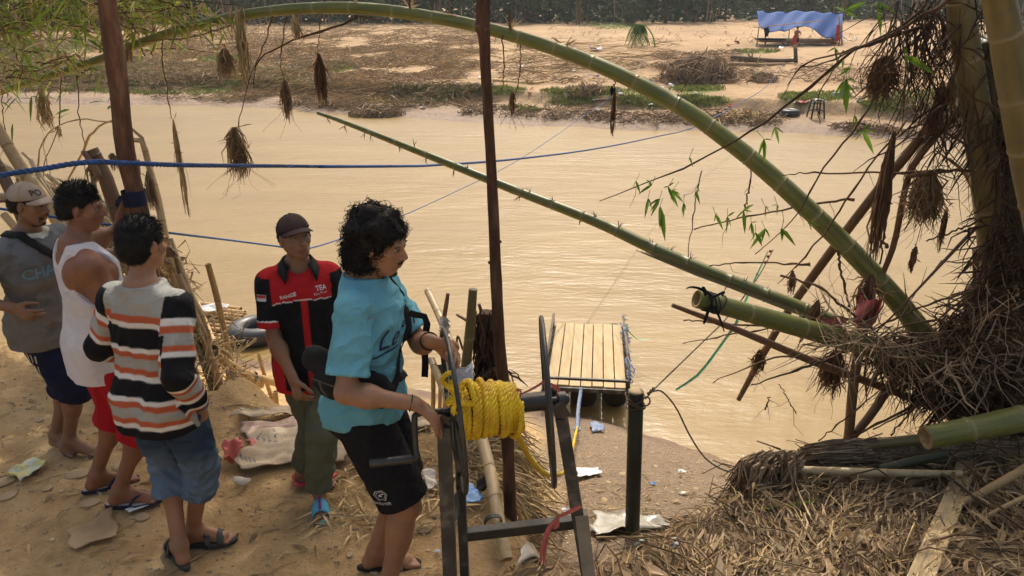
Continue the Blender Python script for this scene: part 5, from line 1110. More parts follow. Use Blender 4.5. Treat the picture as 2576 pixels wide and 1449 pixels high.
# --- leaf heap on the right shoulder
def heapmask(x, y): return float(sst(-.22, .42, x-(.12+(y-2.75)*.86)))*float(sst(5.3, 4.7, y-.15*(x-2)))
def heap(nm, n, m, label, L_, w_, dz, cat='leaf heap', seed=1, tube=False, top=False, ys=(2.1, 5.1)):
    Rr = np.random.RandomState(seed); q = MB(); k = 0
    X_ = Rr.uniform(-.2, 5.2, n*4); Y_ = Rr.uniform(ys[0], ys[1], n*4); sel = [i for i in range(n*4) if abs(X_[i]) < .9*Y_[i]]
    Hh = height(X_, Y_); nse = fbm(X_, Y_, 1.4, 3)
    for i in sel:
        if k >= n: break
        x_, y_ = X_[i], Y_[i]; mk = heapmask(x_, y_)
        if mk < Rr.rand()*.8+.05: continue
        k += 1; a = nse[i]*2.4+Rr.randn()*.45+.25; Ln = Rr.uniform(*L_); z = Hh[i]+dz*.8*Rr.rand()**1.5+.008
        d = np.array([math.cos(a), math.sin(a), Rr.randn()*.10])*Ln; p = np.array([x_, y_, z]); cur = Rr.randn(3)*.14*Ln*(1, 1, .7)
        C = [p-d/2, p-d/6+cur, p+d/6+cur, p+d/2]; 
        for c in C: c[2] = max(c[2], float(Hh[i])-.03)
        if tube: q.tube(C, Rr.uniform(*w_)*np.array([.8, 1, .9, .5]), 5, rnd=Rr.rand())
        else: q.ribbon(C, Rr.uniform(*w_)*np.array([.35, 1, .85, .15]), Rr.randn(3)*.5+(0, -.3, .9), Rr.uniform(.2, 1.), rnd=Rr.rand())
    return tag(q.build(nm, M[m], smooth=False), label, cat, kind='stuff')
heap('leaf_heap', 5600, 'drydark', 'brown rotting bamboo leaves and fibres heaped at the lower right', (.05, .26), (.006, .018), .12, seed=1)
heap('leaf_heap', 2600, 'dry', 'pale dry bamboo leaves scattered over the heap at the lower right', (.06, .22), (.008, .024), .15, seed=2)
heap('straw_heap', 1500, 'straw', 'long straw strips lying over the heap at the lower right', (.12, .5), (.004, .011), .15, seed=3)
heap('twig_heap', 360, 'twig', 'thin twigs lying over the heap at the lower right', (.2, .8), (.002, .006), .16, seed=4, tube=True)
heap('leaf_heap', 240, 'dry', 'broad curled dry leaves near the lower right corner', (.07, .17), (.03, .055), .16, seed=7, ys=(2.1, 3.3))
# draped shaggy fringe at the left top end of the heap
q = MB(); Rr = np.random.RandomState(6)
for i in range(520):
    px = Rr.uniform(1855, 2010); py = Rr.uniform(1140, 1185)+(px-1855)*.02; p = np.array(at(px, py, 4.05+Rr.randn()*.08)); g_ = hz(p[0], p[1])
    if p[2] > g_+.35: p[2] = g_+.3
    e = p+np.array([Rr.randn()*.05-.02, -Rr.rand()*.08, -Rr.uniform(.06, .3)]); q.ribbon([p+(.06, .05, 0), p, (p+e)/2+Rr.randn(3)*.01, e], [.006, .014, .010, .002], Rr.randn(3)*.5+(0, -1, 0), .5, rnd=Rr.rand())
tag(q.build('leaf_fringe', M['drydark'], smooth=False), 'grey drooping leaf fringe at the left end of the heap above the slope', 'leaf heap', kind='stuff')
# bundle of fibres lying along the top of the heap
q = MB()
for i in range(420):
    px = Rr.uniform(2010, 2120) ; py = Rr.uniform(1118, 1172); Ln = Rr.uniform(120, 520); P, R2 = PX([(px, py+(Rr.rand()*14 if px < 2030 else 0), 4.25+Rr.randn()*.07, 3),(px+Ln*.5, py-8+Rr.randn()*5, 4.2, 4),(px+Ln, py-14+Rr.randn()*9, 4.15, 2)]); q.ribbon(spline(P, 6), Rr.uniform(.006, .014), Rr.randn(3)*.4+(0, -1, .5), .5, rnd=Rr.rand())
tag(q.build('fibre_bundle', M['drydark'], smooth=False), 'flattened bundle of brown fibres along the top of the heap', 'fibres', kind='stuff')
for l, m_, lab, hl in [([(2328,1102,3.75,58),(2450,1078,3.78,62),(2576,1052,3.8,66),(2760,1015,3.85,72)],'bam_green','thick green bamboo log with an open sawn end at the right edge',True),
  ([(1978,1180,4.0,18),(2100,1186,3.95,22),(2250,1190,3.9,20),(2420,1192,3.85,17)],'bam_pale','pale bamboo lying level across the heap',True),
  ([(2010,1140,4.2,24),(2150,1122,4.2,27),(2330,1104,4.1,27)],'bam_olive','brownish bamboo half buried behind the green log',False),
  ([(2215,1180,4.0,22),(2300,1160,3.98,24),(2380,1142,3.95,24)],'bam_dark','dark green bamboo stub under the green log',False),
  ([(2400,1278,3.5,18),(2480,1235,3.5,22),(2560,1190,3.5,22),(2660,1130,3.5,24)],'bam_tan','orange brown bamboo slanting up to the right edge',False),
  ([(2130,1245,3.75,12),(2240,1262,3.7,14),(2350,1272,3.6,13)],'bam_brown','thin brown cane beside the flat split bamboo',False),
  ([(2420,1345,3.3,10),(2500,1290,3.3,12),(2600,1240,3.3,12)],'bam_tan','thin pale cane near the right edge of the heap',False),
  ([(1800,1310,3.6,6),(1900,1285,3.6,9),(2050,1262,3.65,10)],'leafy','yellow green stalk lying on the heap',False),
  ([(1500,1352,3.45,5),(1700,1345,3.5,7),(1900,1300,3.6,7)],'bam_tan','thin tan stalk reaching from the heap towards the winch',False)]:
    pole('bamboo_log', l, m_, lab, 'bamboo', hollow=(hl, False), seg=20, node=.35)
sbp = MB(); L_ = []
for (px, py) in [(2440,1140),(2418,1215),(2392,1290),(2360,1370),(2325,1455),(2290,1540)]:
    p = G(px, py); L_.append(p+Vector((0,0,.10)))
S_ = spline(L_, 40); wd = .105
for off, rr in ((0, 1),):
    T = np.gradient(S_, axis=0); T /= np.linalg.norm(T, axis=1)[:, None]; Sx = unit(np.cross(T[0], (0,0,1))); V = []
    prof = [(-.5,.012),(-.47,.022),(-.30,.008),(-.16,.012),(-.14,.004),(0,.010),(.15,.006),(.17,.013),(.32,.008),(.47,.024),(.5,.012)]
    d_ = np.concatenate([[0], np.cumsum(np.linalg.norm(np.diff(S_, axis=0), axis=1))]); nod = np.exp(-((d_-.24)/.012)**2)+np.exp(-((d_-.62)/.012)**2)+np.exp(-((d_-1.0)/.012)**2)
    for i in range(len(S_)):
        for (s, z) in prof: V.append(S_[i]+Sx*s*wd*(1+.06*nod[i])+np.array([0, 0, z+.010*nod[i]]))
    n_ = len(prof); ring_ = np.repeat(np.clip(nod, 0, 1), n_)
    uv_ = np.stack([np.repeat(d_, n_), np.tile([s for s, z in prof], len(S_))*.8], 1)
    sbp.add(np.array(V), [(i*n_+j, i*n_+j+1, (i+1)*n_+j+1, (i+1)*n_+j) for i in range(len(S_)-1) for j in range(n_-1)], ring=ring_, uv=uv_)
o = sbp.build('split_bamboo', M['bam_pale'], origin=L_[2]); sm = o.modifiers.new('thick', 'SOLIDIFY'); sm.thickness = .009; sm.offset = -1; tag(o, 'wide flat split pale bamboo lying across the leaf heap at the lower right', 'bamboo')
q = MB(); rope(q, [G(px, py)+Vector((0,0,.14)) for px, py in [(2190,1188),(2255,1200),(2330,1228),(2395,1270),(2430,1300),(2500,1350),(2576,1400),(2650,1450)]], .009, .05, 5, 4)
tag(q.build('steel_cable', M['steelrope'], origin=G(2395,1270)), 'rusty twisted steel cable crossing over the flat split bamboo', 'cable')

# --- sacks and bags
def drape(nm, quad, m, label, cat, amp=.02, n=14, seed=0, dz=.012, fold=9., parent=None):
    c = [Vector(G(*p)) for p in quad]; q = MB(); V = []; X_ = []
    for j in range(n):
        for i in range(n):
            u, v = i/(n-1), j/(n-1); p = (c[0].lerp(c[1], u)).lerp(c[3].lerp(c[2], u), v)
            e = 1+.10*math.sin(u*7+seed)+.1*math.sin(v*9+seed*2); ctr = (c[0]+c[2])/2; p = ctr+(p-ctr)*e; V.append([p.x, p.y, 0])
    V = np.array(V); V[:, 2] = height(V[:, 0], V[:, 1])+dz+amp*(.5+.5*fbm(V[:, 0]+seed, V[:, 1]*1.6+seed, fold, 3)*1.6)+amp*.2
    q.add(V, [(j*n+i, j*n+i+1, (j+1)*n+i+1, (j+1)*n+i) for j in range(n-1) for i in range(n-1)])
    o = q.build(nm, m, origin=Vector(V[0])); s_ = o.modifiers.new('thick', 'SOLIDIFY'); s_.thickness = .004; tag(o, label, cat); return o
sackm = pm('woven_sack', (.50,.42,.30), (.34,.26,.17), scale=7, attr=False, bump=.3, bscale=90)
sack2 = pm('printed_sack', (.55,.50,.40), (.30,.30,.24), scale=14, attr=False, c3=(.42,.28,.22))
s1 = drape('sack', [(640,1112),(862,1086),(868,1182),(606,1206)], sackm, 'large flattened beige woven sack with faded print under the walking man', 'sack', .05, 30, 1, fold=5)
s2 = drape('sack', [(606,1078),(775,1058),(850,1086),(655,1112)], sack2, 'pale printed plastic sack behind the large beige one', 'sack', .03, 22, 2)
s3 = drape('sack', [(622,1038),(760,1030),(780,1050),(590,1070)], sackm, 'tan rolled sack at the top edge of the path by the bamboo stubs', 'sack', .05, 20, 3)
s8 = drape('sack', [(1000,1045),(1088,1040),(1085,1085),(1010,1100)], sackm, 'tan sack lying on the path edge left of the winch', 'sack', .04, 14, 8)
s4 = drape('cement_bag', [(620,1122),(678,1100),(698,1122),(640,1152)], M['pink'], 'faded red bag lying beside the dirt mound', 'bag', .04, 14, 4)
s5 = drape('cement_bag', [(775,1124),(862,1134),(846,1198),(764,1184)], M['pink'], 'red printed bag under the walking man\'s rear sandal', 'bag', .04, 16, 5)
s6 = drape('cement_bag', [(738,1206),(846,1202),(836,1240),(740,1240)], M['red'], 'red bag corner in front of the large sack', 'bag', .03, 14, 6)
s7 = drape('plastic_bag', [(566,1150),(606,1128),(616,1172),(572,1192)], M['pink'], 'crumpled pink and white plastic at the foot of the dirt mound', 'plastic bag', .09, 14, 7, fold=14)
drape('plastic_bag', [(20,1200),(90,1166),(120,1180),(58,1224)], pm('yellow_wrap', (.72,.55,.05), (.60,.62,.60), scale=16, attr=False, rough=.3, c3=(.42,.45,.25)), 'yellow and silver food wrapper on the path at the far left', 'wrapper', .04, 12, 9)
drape('plastic_bag', [(1156,1250),(1190,1246),(1222,1280),(1170,1296)], M['bluep'], 'bright blue plastic wrapper on the ground behind the left winch leg', 'wrapper', .06, 12, 10)
drape('cloth', [(1196,1235),(1228,1232),(1236,1262),(1204,1268)], M['black'], 'dark cloth scrap next to the blue wrapper', 'cloth', .07, 10, 11)
drape('plastic_sheet', [(1315,1395),(1372,1400),(1368,1440),(1296,1446)], M['clear'], 'clear plastic sheet on the ground under the pink string', 'plastic sheet', .03, 12, 12)
drape('plastic_sheet', [(1452,1192),(1500,1186),(1512,1200),(1454,1212)], M['white'], 'white crumpled plastic on the slope right of the winch', 'plastic sheet', .04, 12, 13)
drape('plastic_sheet', [(1500,1310),(1560,1300),(1690,1330),(1500,1362)], M['clear'], 'muddy clear plastic sheet at the foot of the green post', 'plastic sheet', .05, 14, 14)
drape('cloth', [(1484,1072),(1500,1070),(1520,1088),(1490,1090)], M['rag'], 'blue rag on mud near the waterline', 'cloth', .06, 10, 15)
drape('paper', [(318,1292),(372,1272),(384,1282),(328,1304)], M['white'], 'strip of white plastic slats beside the flip-flop', 'plastic', .015, 8, 16)
drape('plastic_bag', [(584,1220),(634,1218),(636,1232),(590,1232)], M['clear'], 'torn white paper on the path before the sack', 'paper', .03, 10, 17)
drape('plastic_bag', [(1060,1200),(1092,1195),(1102,1240),(1074,1250)], M['clear'], 'clear plastic bag among leaves just left of the winch leg', 'plastic bag', .05, 12, 18)
drape('plastic_bag', [(1378,1200),(1400,1196),(1398,1222),(1376,1230)], M['clear'], 'clear wrapper on the slope behind the right wheel', 'wrapper', .05, 8, 19)
drape('large_leaf', [(180,1350),(280,1300),(296,1360),(190,1400)], M['dry'], 'large flattened grey brown leaf sheath on the path at the lower left', 'leaf', .012, 14, 20)
for i, (px, py, s_, m_, lab) in enumerate([(1388,1112,.06,'white','small white scrap near the waterline behind the winch'),(1297,1128,.07,'clear','clear scrap beside the middle pole'),(1314,1190,.05,'bluep','small blue cup on the slope behind the winch rope'),(1422,1290,.05,'white','white and red scrap between the winch legs'),(1642,1220,.05,'bluep','small light blue cup on the slope right of the post'),(1716,1245,.05,'clear','clear cup on the slope farther right of the post'),(1714,1190,.06,'white','yellow and white wrapper near the cable'),(1100,1395,.03,'white','tiny white scrap by the flip-flop'),(455,1330,.05,'red','red and white matchbox behind the heel')]):
    p = G(px, py); q = MB(); scrap(q, s_, Rl); o = q.build('scrap', M[m_], smooth=False); o.location = p+Vector((0,0,.012)); tag(o, lab, 'litter')
# plastic cup with a blue lid, juice packet
p = G(1697, 1398)+Vector((0,0,.07)); cu = empty('plastic_cup', p, 'clear plastic drinking cup with a blue printed lid lying on the heap', 'cup')
d = np.array([.15, -.75, .62]); d /= np.linalg.norm(d); a1 = unit(np.cross(d, (0,0,1))); a2 = np.cross(d, a1)
q = MB(); q.tube([np.array(p)-d*.085, np.array(p)-d*.084, np.array(p), np.array(p)+d*.001], [.005,.024,.034,.036], 22); q.build('body', M['clear'], cu)
for rr, oo, mm, nm in ((.038, .002, 'white', 'lid'), (.030, .004, 'bluep', 'print'), (.016, .006, 'white', 'emblem')):
    q = MB(); q.tube([np.array(p)+d*oo, np.array(p)+d*(oo+.0015)], [rr, rr], 24); q.build(nm, M[mm], cu)
p = G(1622, 1388)+Vector((0,0,.05)); q = MB(); q.tube([p+Vector((-.06,-.01,-.01)), p+Vector((-.02,0,.01)), p+Vector((.06,.03,.03))], [.018,.022,.012], 12, flat=.6); o = q.build('juice_packet', pm('packet', (.10,.45,.50), (.65,.66,.60), scale=22, attr=False, rough=.35), origin=p); tag(o, 'small teal and white drink packet lying left of the plastic cup', 'packet')
# --- stones, loose leaves and twigs on the path
stn = MB(); stn.ell((0,0,0), (.05,.038,.016), 14, 8, noise=.12); so_ = stn.build('stone', M['stone']); 
sl_ = [(162,1113,1.2),(66,1188,1.5),(195,1195,1.3),(308,1178,1.2),(228,1267,1.0),(100,1060,.6),(10,1215,1.2),(450,1305,.7),(20,1250,1.),(357,1305,.9),(1070,1330,1.1),(1100,1300,.6),(120,1230,.6),(500,1390,.5),(880,1400,.4),(1415,1075,.5),(1550,1128,.5),(1640,1140,.4),(1650,1175,.5),(1565,1195,.7),(1530,1215,.5),(1700,1265,.7),(1750,1230,.5),(1800,1210,.5),(1480,1150,.4),(1600,1250,.5),(1300,1210,.5),(1520,1260,.6),(1350,1330,.4),(1760,1290,.5)]
for i, (px, py, s_) in enumerate(sl_):
    p = G(px, py); o = so_ if i == 0 else so_.copy()
    if i: COL.objects.link(o)
    o.location = p+Vector((0,0,.004)); o.rotation_euler = (0, 0, i*1.7); o.scale = (s_, s_, s_*.55); tag(o, 'smooth river stone half sunk in the path' if px < 1200 else 'pebble on the sunlit slope to the water', 'stone', 'stones in the trodden path' if px < 1200 else 'pebbles on the slope')
q = MB(); Rr = np.random.RandomState(12)
for i in range(5600):
    x_, y_ = (Rr.uniform(.0, 2.3), Rr.uniform(3.2, 7.4)) if i % 2 else (Rr.uniform(-3.8, 1.), Rr.uniform(2.2, 5)); z = hz(x_, y_); s_ = .003+.013*Rr.rand()**2.2; q.ell((x_, y_, z+.001), (s_, s_*.8, s_*.5), 6, 4, noise=.3, rnd=Rr.rand())
tag(q.build('gravel', M['stone']), 'gravel and grit on the slope and path', 'gravel', kind='stuff')
q = MB(); q2 = MB()
for i in range(700):
    x_, y_ = Rr.uniform(-3.8, .3), Rr.uniform(2.2, 5.0)
    if i > 380: x_, y_ = Rr.uniform(-.1, 1.5), Rr.uniform(2.3, 5.5)
    z = hz(x_, y_)+.006; a = Rr.rand()*6.3; Ln = Rr.uniform(.03, .12); d = np.array([math.cos(a), math.sin(a), 0])*Ln; p = np.array([x_, y_, z])
    q.ribbon([p, p+d*.35+(0,0,.008), p+d*.7+(0,0,.006), p+d], Rr.uniform(.006, .022)*np.array([.3, 1, .8, .1]), (Rr.randn()*.2, Rr.randn()*.2, 1), .5)
for i in range(130):
    x_, y_ = Rr.uniform(-3.5, 1.2), Rr.uniform(2.2, 5.0); a = Rr.rand()*6.3; Ln = Rr.uniform(.1, .35); C = []
    for t in (0, .33, .66, 1): xx, yy = x_+math.cos(a)*Ln*t, y_+math.sin(a)*Ln*t; a += Rr.randn()*.15; C.append((xx, yy, hz(xx, yy)+.008))
    q2.tube(C, Rr.uniform(.0015, .004), 4)
tag(q.build('fallen_leaves', M['dry'], smooth=False), 'dry bamboo leaves scattered on the path', 'leaf litter', kind='stuff')
tag(q2.build('fallen_twigs', M['straw']), 'thin dry twigs scattered on the path', 'twigs', kind='stuff')

# --- the bamboo grove whose crowns shade the path (rooted beside and behind the viewer, arching overhead)
def shade_tree(base, crown_c, crown_r, n, lab, seed, lean=1.):
    Rr = np.random.RandomState(seed); root = empty('shade_bamboo', base, lab, 'bamboo'); base = Vector(base); cc = Vector(crown_c); q = MB()
    for k in range(5):
        e = cc+Vector((Rr.randn()*crown_r[0]*.5, Rr.randn()*crown_r[1]*.4, Rr.randn()*.3)); m1 = base.lerp(e, .45)+Vector((0,0,(cc.z-base.z)*.38)); q.tube(spline([base+Vector((Rr.randn()*.2, Rr.randn()*.2, -.2)), m1, e], 24), np.linspace(.05, .015, len(spline([base, m1, e], 24))), 8)
    q.build('culm', M['bam_olive'], root); q = MB(); V = []
    for i in range(n):
        u = Rr.randn(3); u /= np.linalg.norm(u); p = np.array(cc)+u*np.array(crown_r)*Rr.rand()**.38
        d = np.array([Rr.randn(), Rr.randn(), -.4+Rr.randn()*.4]); q.leaf(p, d, Rr.uniform(.25, .5), .10, .2, Rr.randn(3)*.5+(0, 0, 1))
    q.build('crown', M['leafdk'], root, smooth=False)
SH = [((-7.2,4.6,2.2),(-4.6,7.6,8.4),(2.0,1.9,.7),1150,'bamboo crown overhanging the path at the upper left'),((-7.2,6.5,1.6),(-2.2,7.4,8.2),(1.8,1.9,.7),1200,'bamboo crown overhanging the men'),((4.6,3.2,2.2),(.1,6.9,8.3),(1.0,1.5,.6),800,'bamboo crown arching above the winch'),
      ((6.6,5.2,2.0),(4.3,7.9,8.0),(1.7,1.0,.9),1100,'bamboo crown above the root clump')]
for i, s_ in enumerate(SH): shade_tree(*s_, 50+i)
# ================================================================== PEOPLE (signed distance fields meshed as one continuous skin)
def rotz(a): c, s = math.cos(a), math.sin(a); return np.array([[c, -s, 0], [s, c, 0], [0, 0, 1.]])
def rotx(a): c, s = math.cos(a), math.sin(a); return np.array([[1., 0, 0], [0, c, -s], [0, s, c]])
def roty(a): c, s = math.cos(a), math.sin(a); return np.array([[c, 0, s], [0, 1., 0], [-s, 0, c]])
class Field:
    def __init__(s): s.p = []
    def cone(s, a, b, ra, rb, k=.02, clip=None, sub=False, flat=None):
        a = np.array(a, float); b = np.array(b, float); r = max(ra, rb)
        s.p.append(('c', np.minimum(a, b)-r, np.maximum(a, b)+r, (a, b, ra, rb, clip, flat), k, sub)); return s
    def ell(s, c, r, Rm=None, k=.02, sub=False):
        c = np.array(c, float); r = np.broadcast_to(np.array(r, float), (3,)); m = max(r); s.p.append(('e', c-m, c+m, (c, r, Rm), k, sub)); return s
    def stack(s, prof, z0=None, z1=None, k=.03, pw=2.3):
        P = np.array(prof, float); m = P[:, 3].max()+.02; lo = np.array([P[:, 1].min()-m, P[:, 2].min()-m, P[:, 0].min()]); hi = np.array([P[:, 1].max()+m, P[:, 2].max()+m, P[:, 0].max()])
        s.p.append(('s', lo, hi, (P, pw), k, False)); return s
    def plane(s, pt, n, box=None):        # removes everything on the side n points to (inside box)
        s.p.append(('p', np.array(box[0]) if box else None, np.array(box[1]) if box else None, (np.array(pt, float), unit(n)), .004, True)); return s
    def mesh(s, h=.006, fold=None, mg=.02):
        lo = np.min([p[1] for p in s.p if p[1] is not None and not p[5]], 0)-mg; hi = np.max([p[2] for p in s.p if p[2] is not None and not p[5]], 0)+mg
        n = np.ceil((hi-lo)/h).astype(int)+1; ax_ = [lo[i]+np.arange(n[i])*h for i in range(3)]; D = np.full(n, .05, np.float32)
        for typ, a, b, d, k, sub in s.p:
            if a is None: sl = [slice(0, n[i]) for i in range(3)]
            else:
                m = k+.02; i0 = np.clip(((a-m-lo)/h).astype(int), 0, n); i1 = np.clip(((b+m-lo)/h).astype(int)+2, 0, n); sl = [slice(i0[i], i1[i]) for i in range(3)]
            if any(q.stop <= q.start for q in sl): continue
            X = ax_[0][sl[0]][:, None, None]; Y = ax_[1][sl[1]][None, :, None]; Z = ax_[2][sl[2]][None, None, :]
            if typ == 'c':
                A, B, ra, rb, clip, flat = d; ba = B-A; L2 = ba.dot(ba)+1e-12
                t = np.clip(((X-A[0])*ba[0]+(Y-A[1])*ba[1]+(Z-A[2])*ba[2])/L2, 0, 1)
                vx, vy, vz = X-A[0]-t*ba[0], Y-A[1]-t*ba[1], Z-A[2]-t*ba[2]
                if flat is not None: fa, fs = flat; c = (vx*fa[0]+vy*fa[1]+vz*fa[2])*(1/fs-1); vx, vy, vz = vx+c*fa[0], vy+c*fa[1], vz+c*fa[2]
                q = np.sqrt(vx*vx+vy*vy+vz*vz)-(ra+(rb-ra)*t)
                if flat is not None: q = q*flat[1]
                if clip is not None: cp, cn = clip; q = np.maximum(q, (X-cp[0])*cn[0]+(Y-cp[1])*cn[1]+(Z-cp[2])*cn[2])
            elif typ == 'e':
                c, r, Rm = d; x, y, z = X-c[0]+0*Y+0*Z, Y-c[1]+0*X+0*Z, Z-c[2]+0*X+0*Y
                if Rm is not None: x, y, z = [x*Rm[0, i]+y*Rm[1, i]+z*Rm[2, i] for i in range(3)]
                k0 = np.sqrt((x/r[0])**2+(y/r[1])**2+(z/r[2])**2)+1e-6; k1 = np.sqrt((x/r[0]**2)**2+(y/r[1]**2)**2+(z/r[2]**2)**2)+1e-6; q = k0*(k0-1)/k1
            elif typ == 's':
                P, pw = d; zz = ax_[2][sl[2]]; I = lambda j: np.interp(zz, P[:, 0], P[:, j])[None, None, :]
                x, y = np.abs((X-I(1))/I(3)), np.abs((Y-I(2))/I(4)); q = ((x**pw+y**pw)**(1/pw)-1)*np.minimum(I(3), I(4)); q = np.maximum(q, np.maximum(P[0, 0]-Z, Z-P[-1, 0])+0*X)
            else:
                pt, nn = d; q = -((X-pt[0])*nn[0]+(Y-pt[1])*nn[1]+(Z-pt[2])*nn[2])
            E = D[tuple(sl)]; q = q.astype(np.float32)
            if sub: q = -q if typ != 'p' else -q; hh = np.clip(.5+.5*(q-E)/k, 0, 1); D[tuple(sl)] = E*(1-hh)+q*hh+k*hh*(1-hh)
            else: hh = np.clip(.5+.5*(E-q)/k, 0, 1); D[tuple(sl)] = E*(1-hh)+q*hh-k*hh*(1-hh)
        if fold is not None:
            near = np.abs(D) < .035; ii = np.nonzero(near); D[ii] -= fold(ax_[0][ii[0]], ax_[1][ii[1]], ax_[2][ii[2]]).astype(np.float32)
        D[0] = D[-1] = .05; D[:, 0] = D[:, -1] = .05; D[:, :, 0] = D[:, :, -1] = .05
        neg = D < 0; cnt = np.zeros(np.array(D.shape)-1, np.int8)
        for a in (0, 1):
            for b in (0, 1):
                for c in (0, 1): cnt += neg[a:D.shape[0]-1+a, b:D.shape[1]-1+b, c:D.shape[2]-1+c]
        act = (cnt > 0) & (cnt < 8); I, J, K = np.nonzero(act); idx = -np.ones(act.shape, np.int32); idx[I, J, K] = np.arange(len(I))
        acc = np.zeros((len(I), 3)); w = np.zeros(len(I))
        cs = [(a, b, c) for a in (0, 1) for b in (0, 1) for c in (0, 1)]
        for p in cs:
            for ax__ in range(3):
                if p[ax__]: continue
                q = list(p); q[ax__] = 1; d0 = D[I+p[0], J+p[1], K+p[2]]; d1 = D[I+q[0], J+q[1], K+q[2]]; m = (d0 < 0) != (d1 < 0); t = np.where(m, d0/(d0-d1+1e-12), 0)
                for a in range(3): acc[:, a] += m*(p[a]+(t if a == ax__ else 0))
                w += m
        V = (np.stack([I, J, K], 1)+acc/w[:, None])*h+lo; Fc = []
        for ax__ in range(3):
            o = [slice(1, None) if a != ax__ else slice(0, None) for a in range(3)]
            s0 = [slice(0, -1)]*3; A = neg[tuple(slice(1, -1) if a != ax__ else slice(0, -1) for a in range(3))]; B = neg[tuple(slice(1, -1) if a != ax__ else slice(1, None) for a in range(3))]
            for flip in (0, 1):
                m = (A & ~B) if not flip else (~A & B); i = np.stack(np.nonzero(m), 1)
                for a in range(3):
                    if a != ax__: i[:, a] += 1
                u, v = [(1, 2), (2, 0), (0, 1)][ax__]; e = []
                for (du, dv) in ((1, 1), (0, 1), (0, 0), (1, 0)):
                    j = i.copy(); j[:, u] -= du; j[:, v] -= dv; e.append(idx[j[:, 0], j[:, 1], j[:, 2]])
                e = np.stack(e, 1); Fc.append(e if not flip else e[:, ::-1])
        Fc = np.concatenate(Fc); Fc = Fc[(Fc >= 0).all(1)]
        return V, Fc
def sdfobj(name, fld, m, parent, h=.006, fold=None, col=None, relax=1):
    cloth = fold is not None and not name.startswith('hair') and 'bag' not in name
    V, Fc = fld.mesh(h, None if cloth else fold)
    if cloth:
        c_ = V-V.mean(0); a_, b_, d_ = V[Fc[:, 0]], V[Fc[:, 1]], V[Fc[:, 2]]; fn = np.cross(b_-a_, d_-a_); N = np.zeros_like(V)
        for k in range(4): np.add.at(N, Fc[:, k], fn)
        N /= np.linalg.norm(N, axis=1)[:, None]+1e-12; V = V+N*(1, 1, .15)*(fold(V[:, 0], V[:, 1], V[:, 2])*(1-N[:, 2]**2*.8))[:, None]
    for _ in range(relax):
        S_ = np.zeros_like(V); w = np.zeros(len(V))
        for a in range(4): np.add.at(S_, Fc[:, a], V[Fc[:, (a+1) % 4]]); np.add.at(w, Fc[:, a], 1)
        V = V*.5+.5*S_/np.maximum(w, 1)[:, None]
    me = bpy.data.meshes.new(name); me.vertices.add(len(V)); me.vertices.foreach_set('co', V.ravel())
    me.loops.add(Fc.size); me.loops.foreach_set('vertex_index', Fc.ravel().astype(np.int32)); me.polygons.add(len(Fc)); me.polygons.foreach_set('loop_start', np.arange(0, Fc.size, 4)); me.polygons.foreach_set('loop_total', np.full(len(Fc), 4))
    me.polygons.foreach_set('use_smooth', [True]*len(Fc)); me.update(calc_edges=True)
    if col is not None:
        c = np.ones((len(V), 4), np.float32); c[:, :3] = col(V); at_ = me.attributes.new('Col', 'FLOAT_COLOR', 'POINT'); at_.data.foreach_set('color', c.ravel())
    me.materials.append(m); o = bpy.data.objects.new(name, me); COL.objects.link(o); o.parent = parent; return o
def colm(name, rough=.85, noise=.15, bump=.12, sc_=220, spec=.2, sss=0.):
    m, n, b = mat(name); L = n.links.new; a = n.nodes.new('ShaderNodeAttribute'); a.attribute_name = 'Col'
    tc = n.nodes.new('ShaderNodeTexCoord'); z = n.nodes.new('ShaderNodeTexNoise'); z.inputs['Scale'].default_value = 9; z.inputs['Detail'].default_value = 7; z.inputs['Roughness'].default_value = .7; L(tc.outputs['Object'], z.inputs[0])
    mr = n.nodes.new('ShaderNodeMapRange'); L(z.outputs['Fac'], mr.inputs[0]); mr.inputs[1].default_value = .3; mr.inputs[2].default_value = .7; mr.inputs[3].default_value = 1-noise; mr.inputs[4].default_value = 1+noise
    hs = n.nodes.new('ShaderNodeHueSaturation'); L(a.outputs['Color'], hs.inputs['Color']); L(mr.outputs[0], hs.inputs['Value']); L(hs.outputs[0], b.inputs['Base Color'])
    z2 = n.nodes.new('ShaderNodeTexNoise'); z2.inputs['Scale'].default_value = sc_; L(tc.outputs['Object'], z2.inputs[0]); bp = n.nodes.new('ShaderNodeBump'); bp.inputs['Strength'].default_value = bump; bp.inputs['Distance'].default_value = .002; L(z2.outputs['Fac'], bp.inputs['Height']); L(bp.outputs[0], b.inputs['Normal'])
    if not sss:
        z3 = n.nodes.new('ShaderNodeTexNoise'); z3.inputs['Scale'].default_value = 13; z3.inputs['Detail'].default_value = 3; z3.inputs['Distortion'].default_value = 1.2; L(tc.outputs['Object'], z3.inputs[0]); b3 = n.nodes.new('ShaderNodeBump'); b3.inputs['Strength'].default_value = .75; b3.inputs['Distance'].default_value = .02; L(z3.outputs['Fac'], b3.inputs['Height']); L(bp.outputs[0], b3.inputs['Normal']); L(b3.outputs[0], b.inputs['Normal'])
    b.inputs['Roughness'].default_value = rough; b.inputs['Specular IOR Level'].default_value = spec
    if sss: b.inputs['Subsurface Weight'].default_value = sss; b.inputs['Subsurface Radius'].default_value = (.01, .004, .002)
    return m
M['skin'] = colm('skin', .48, .2, .25, 180, .45, .06); M['cloth'] = colm('cloth', .9, .07, .2, 400, .15); M['hair'] = pm('black_hair', (.012,.010,.009), (.006,.005,.005), rough=.62, scale=60, attr=False, spec=.25)
def rep(c): return lambda V: np.tile(np.array(c), (len(V), 1))
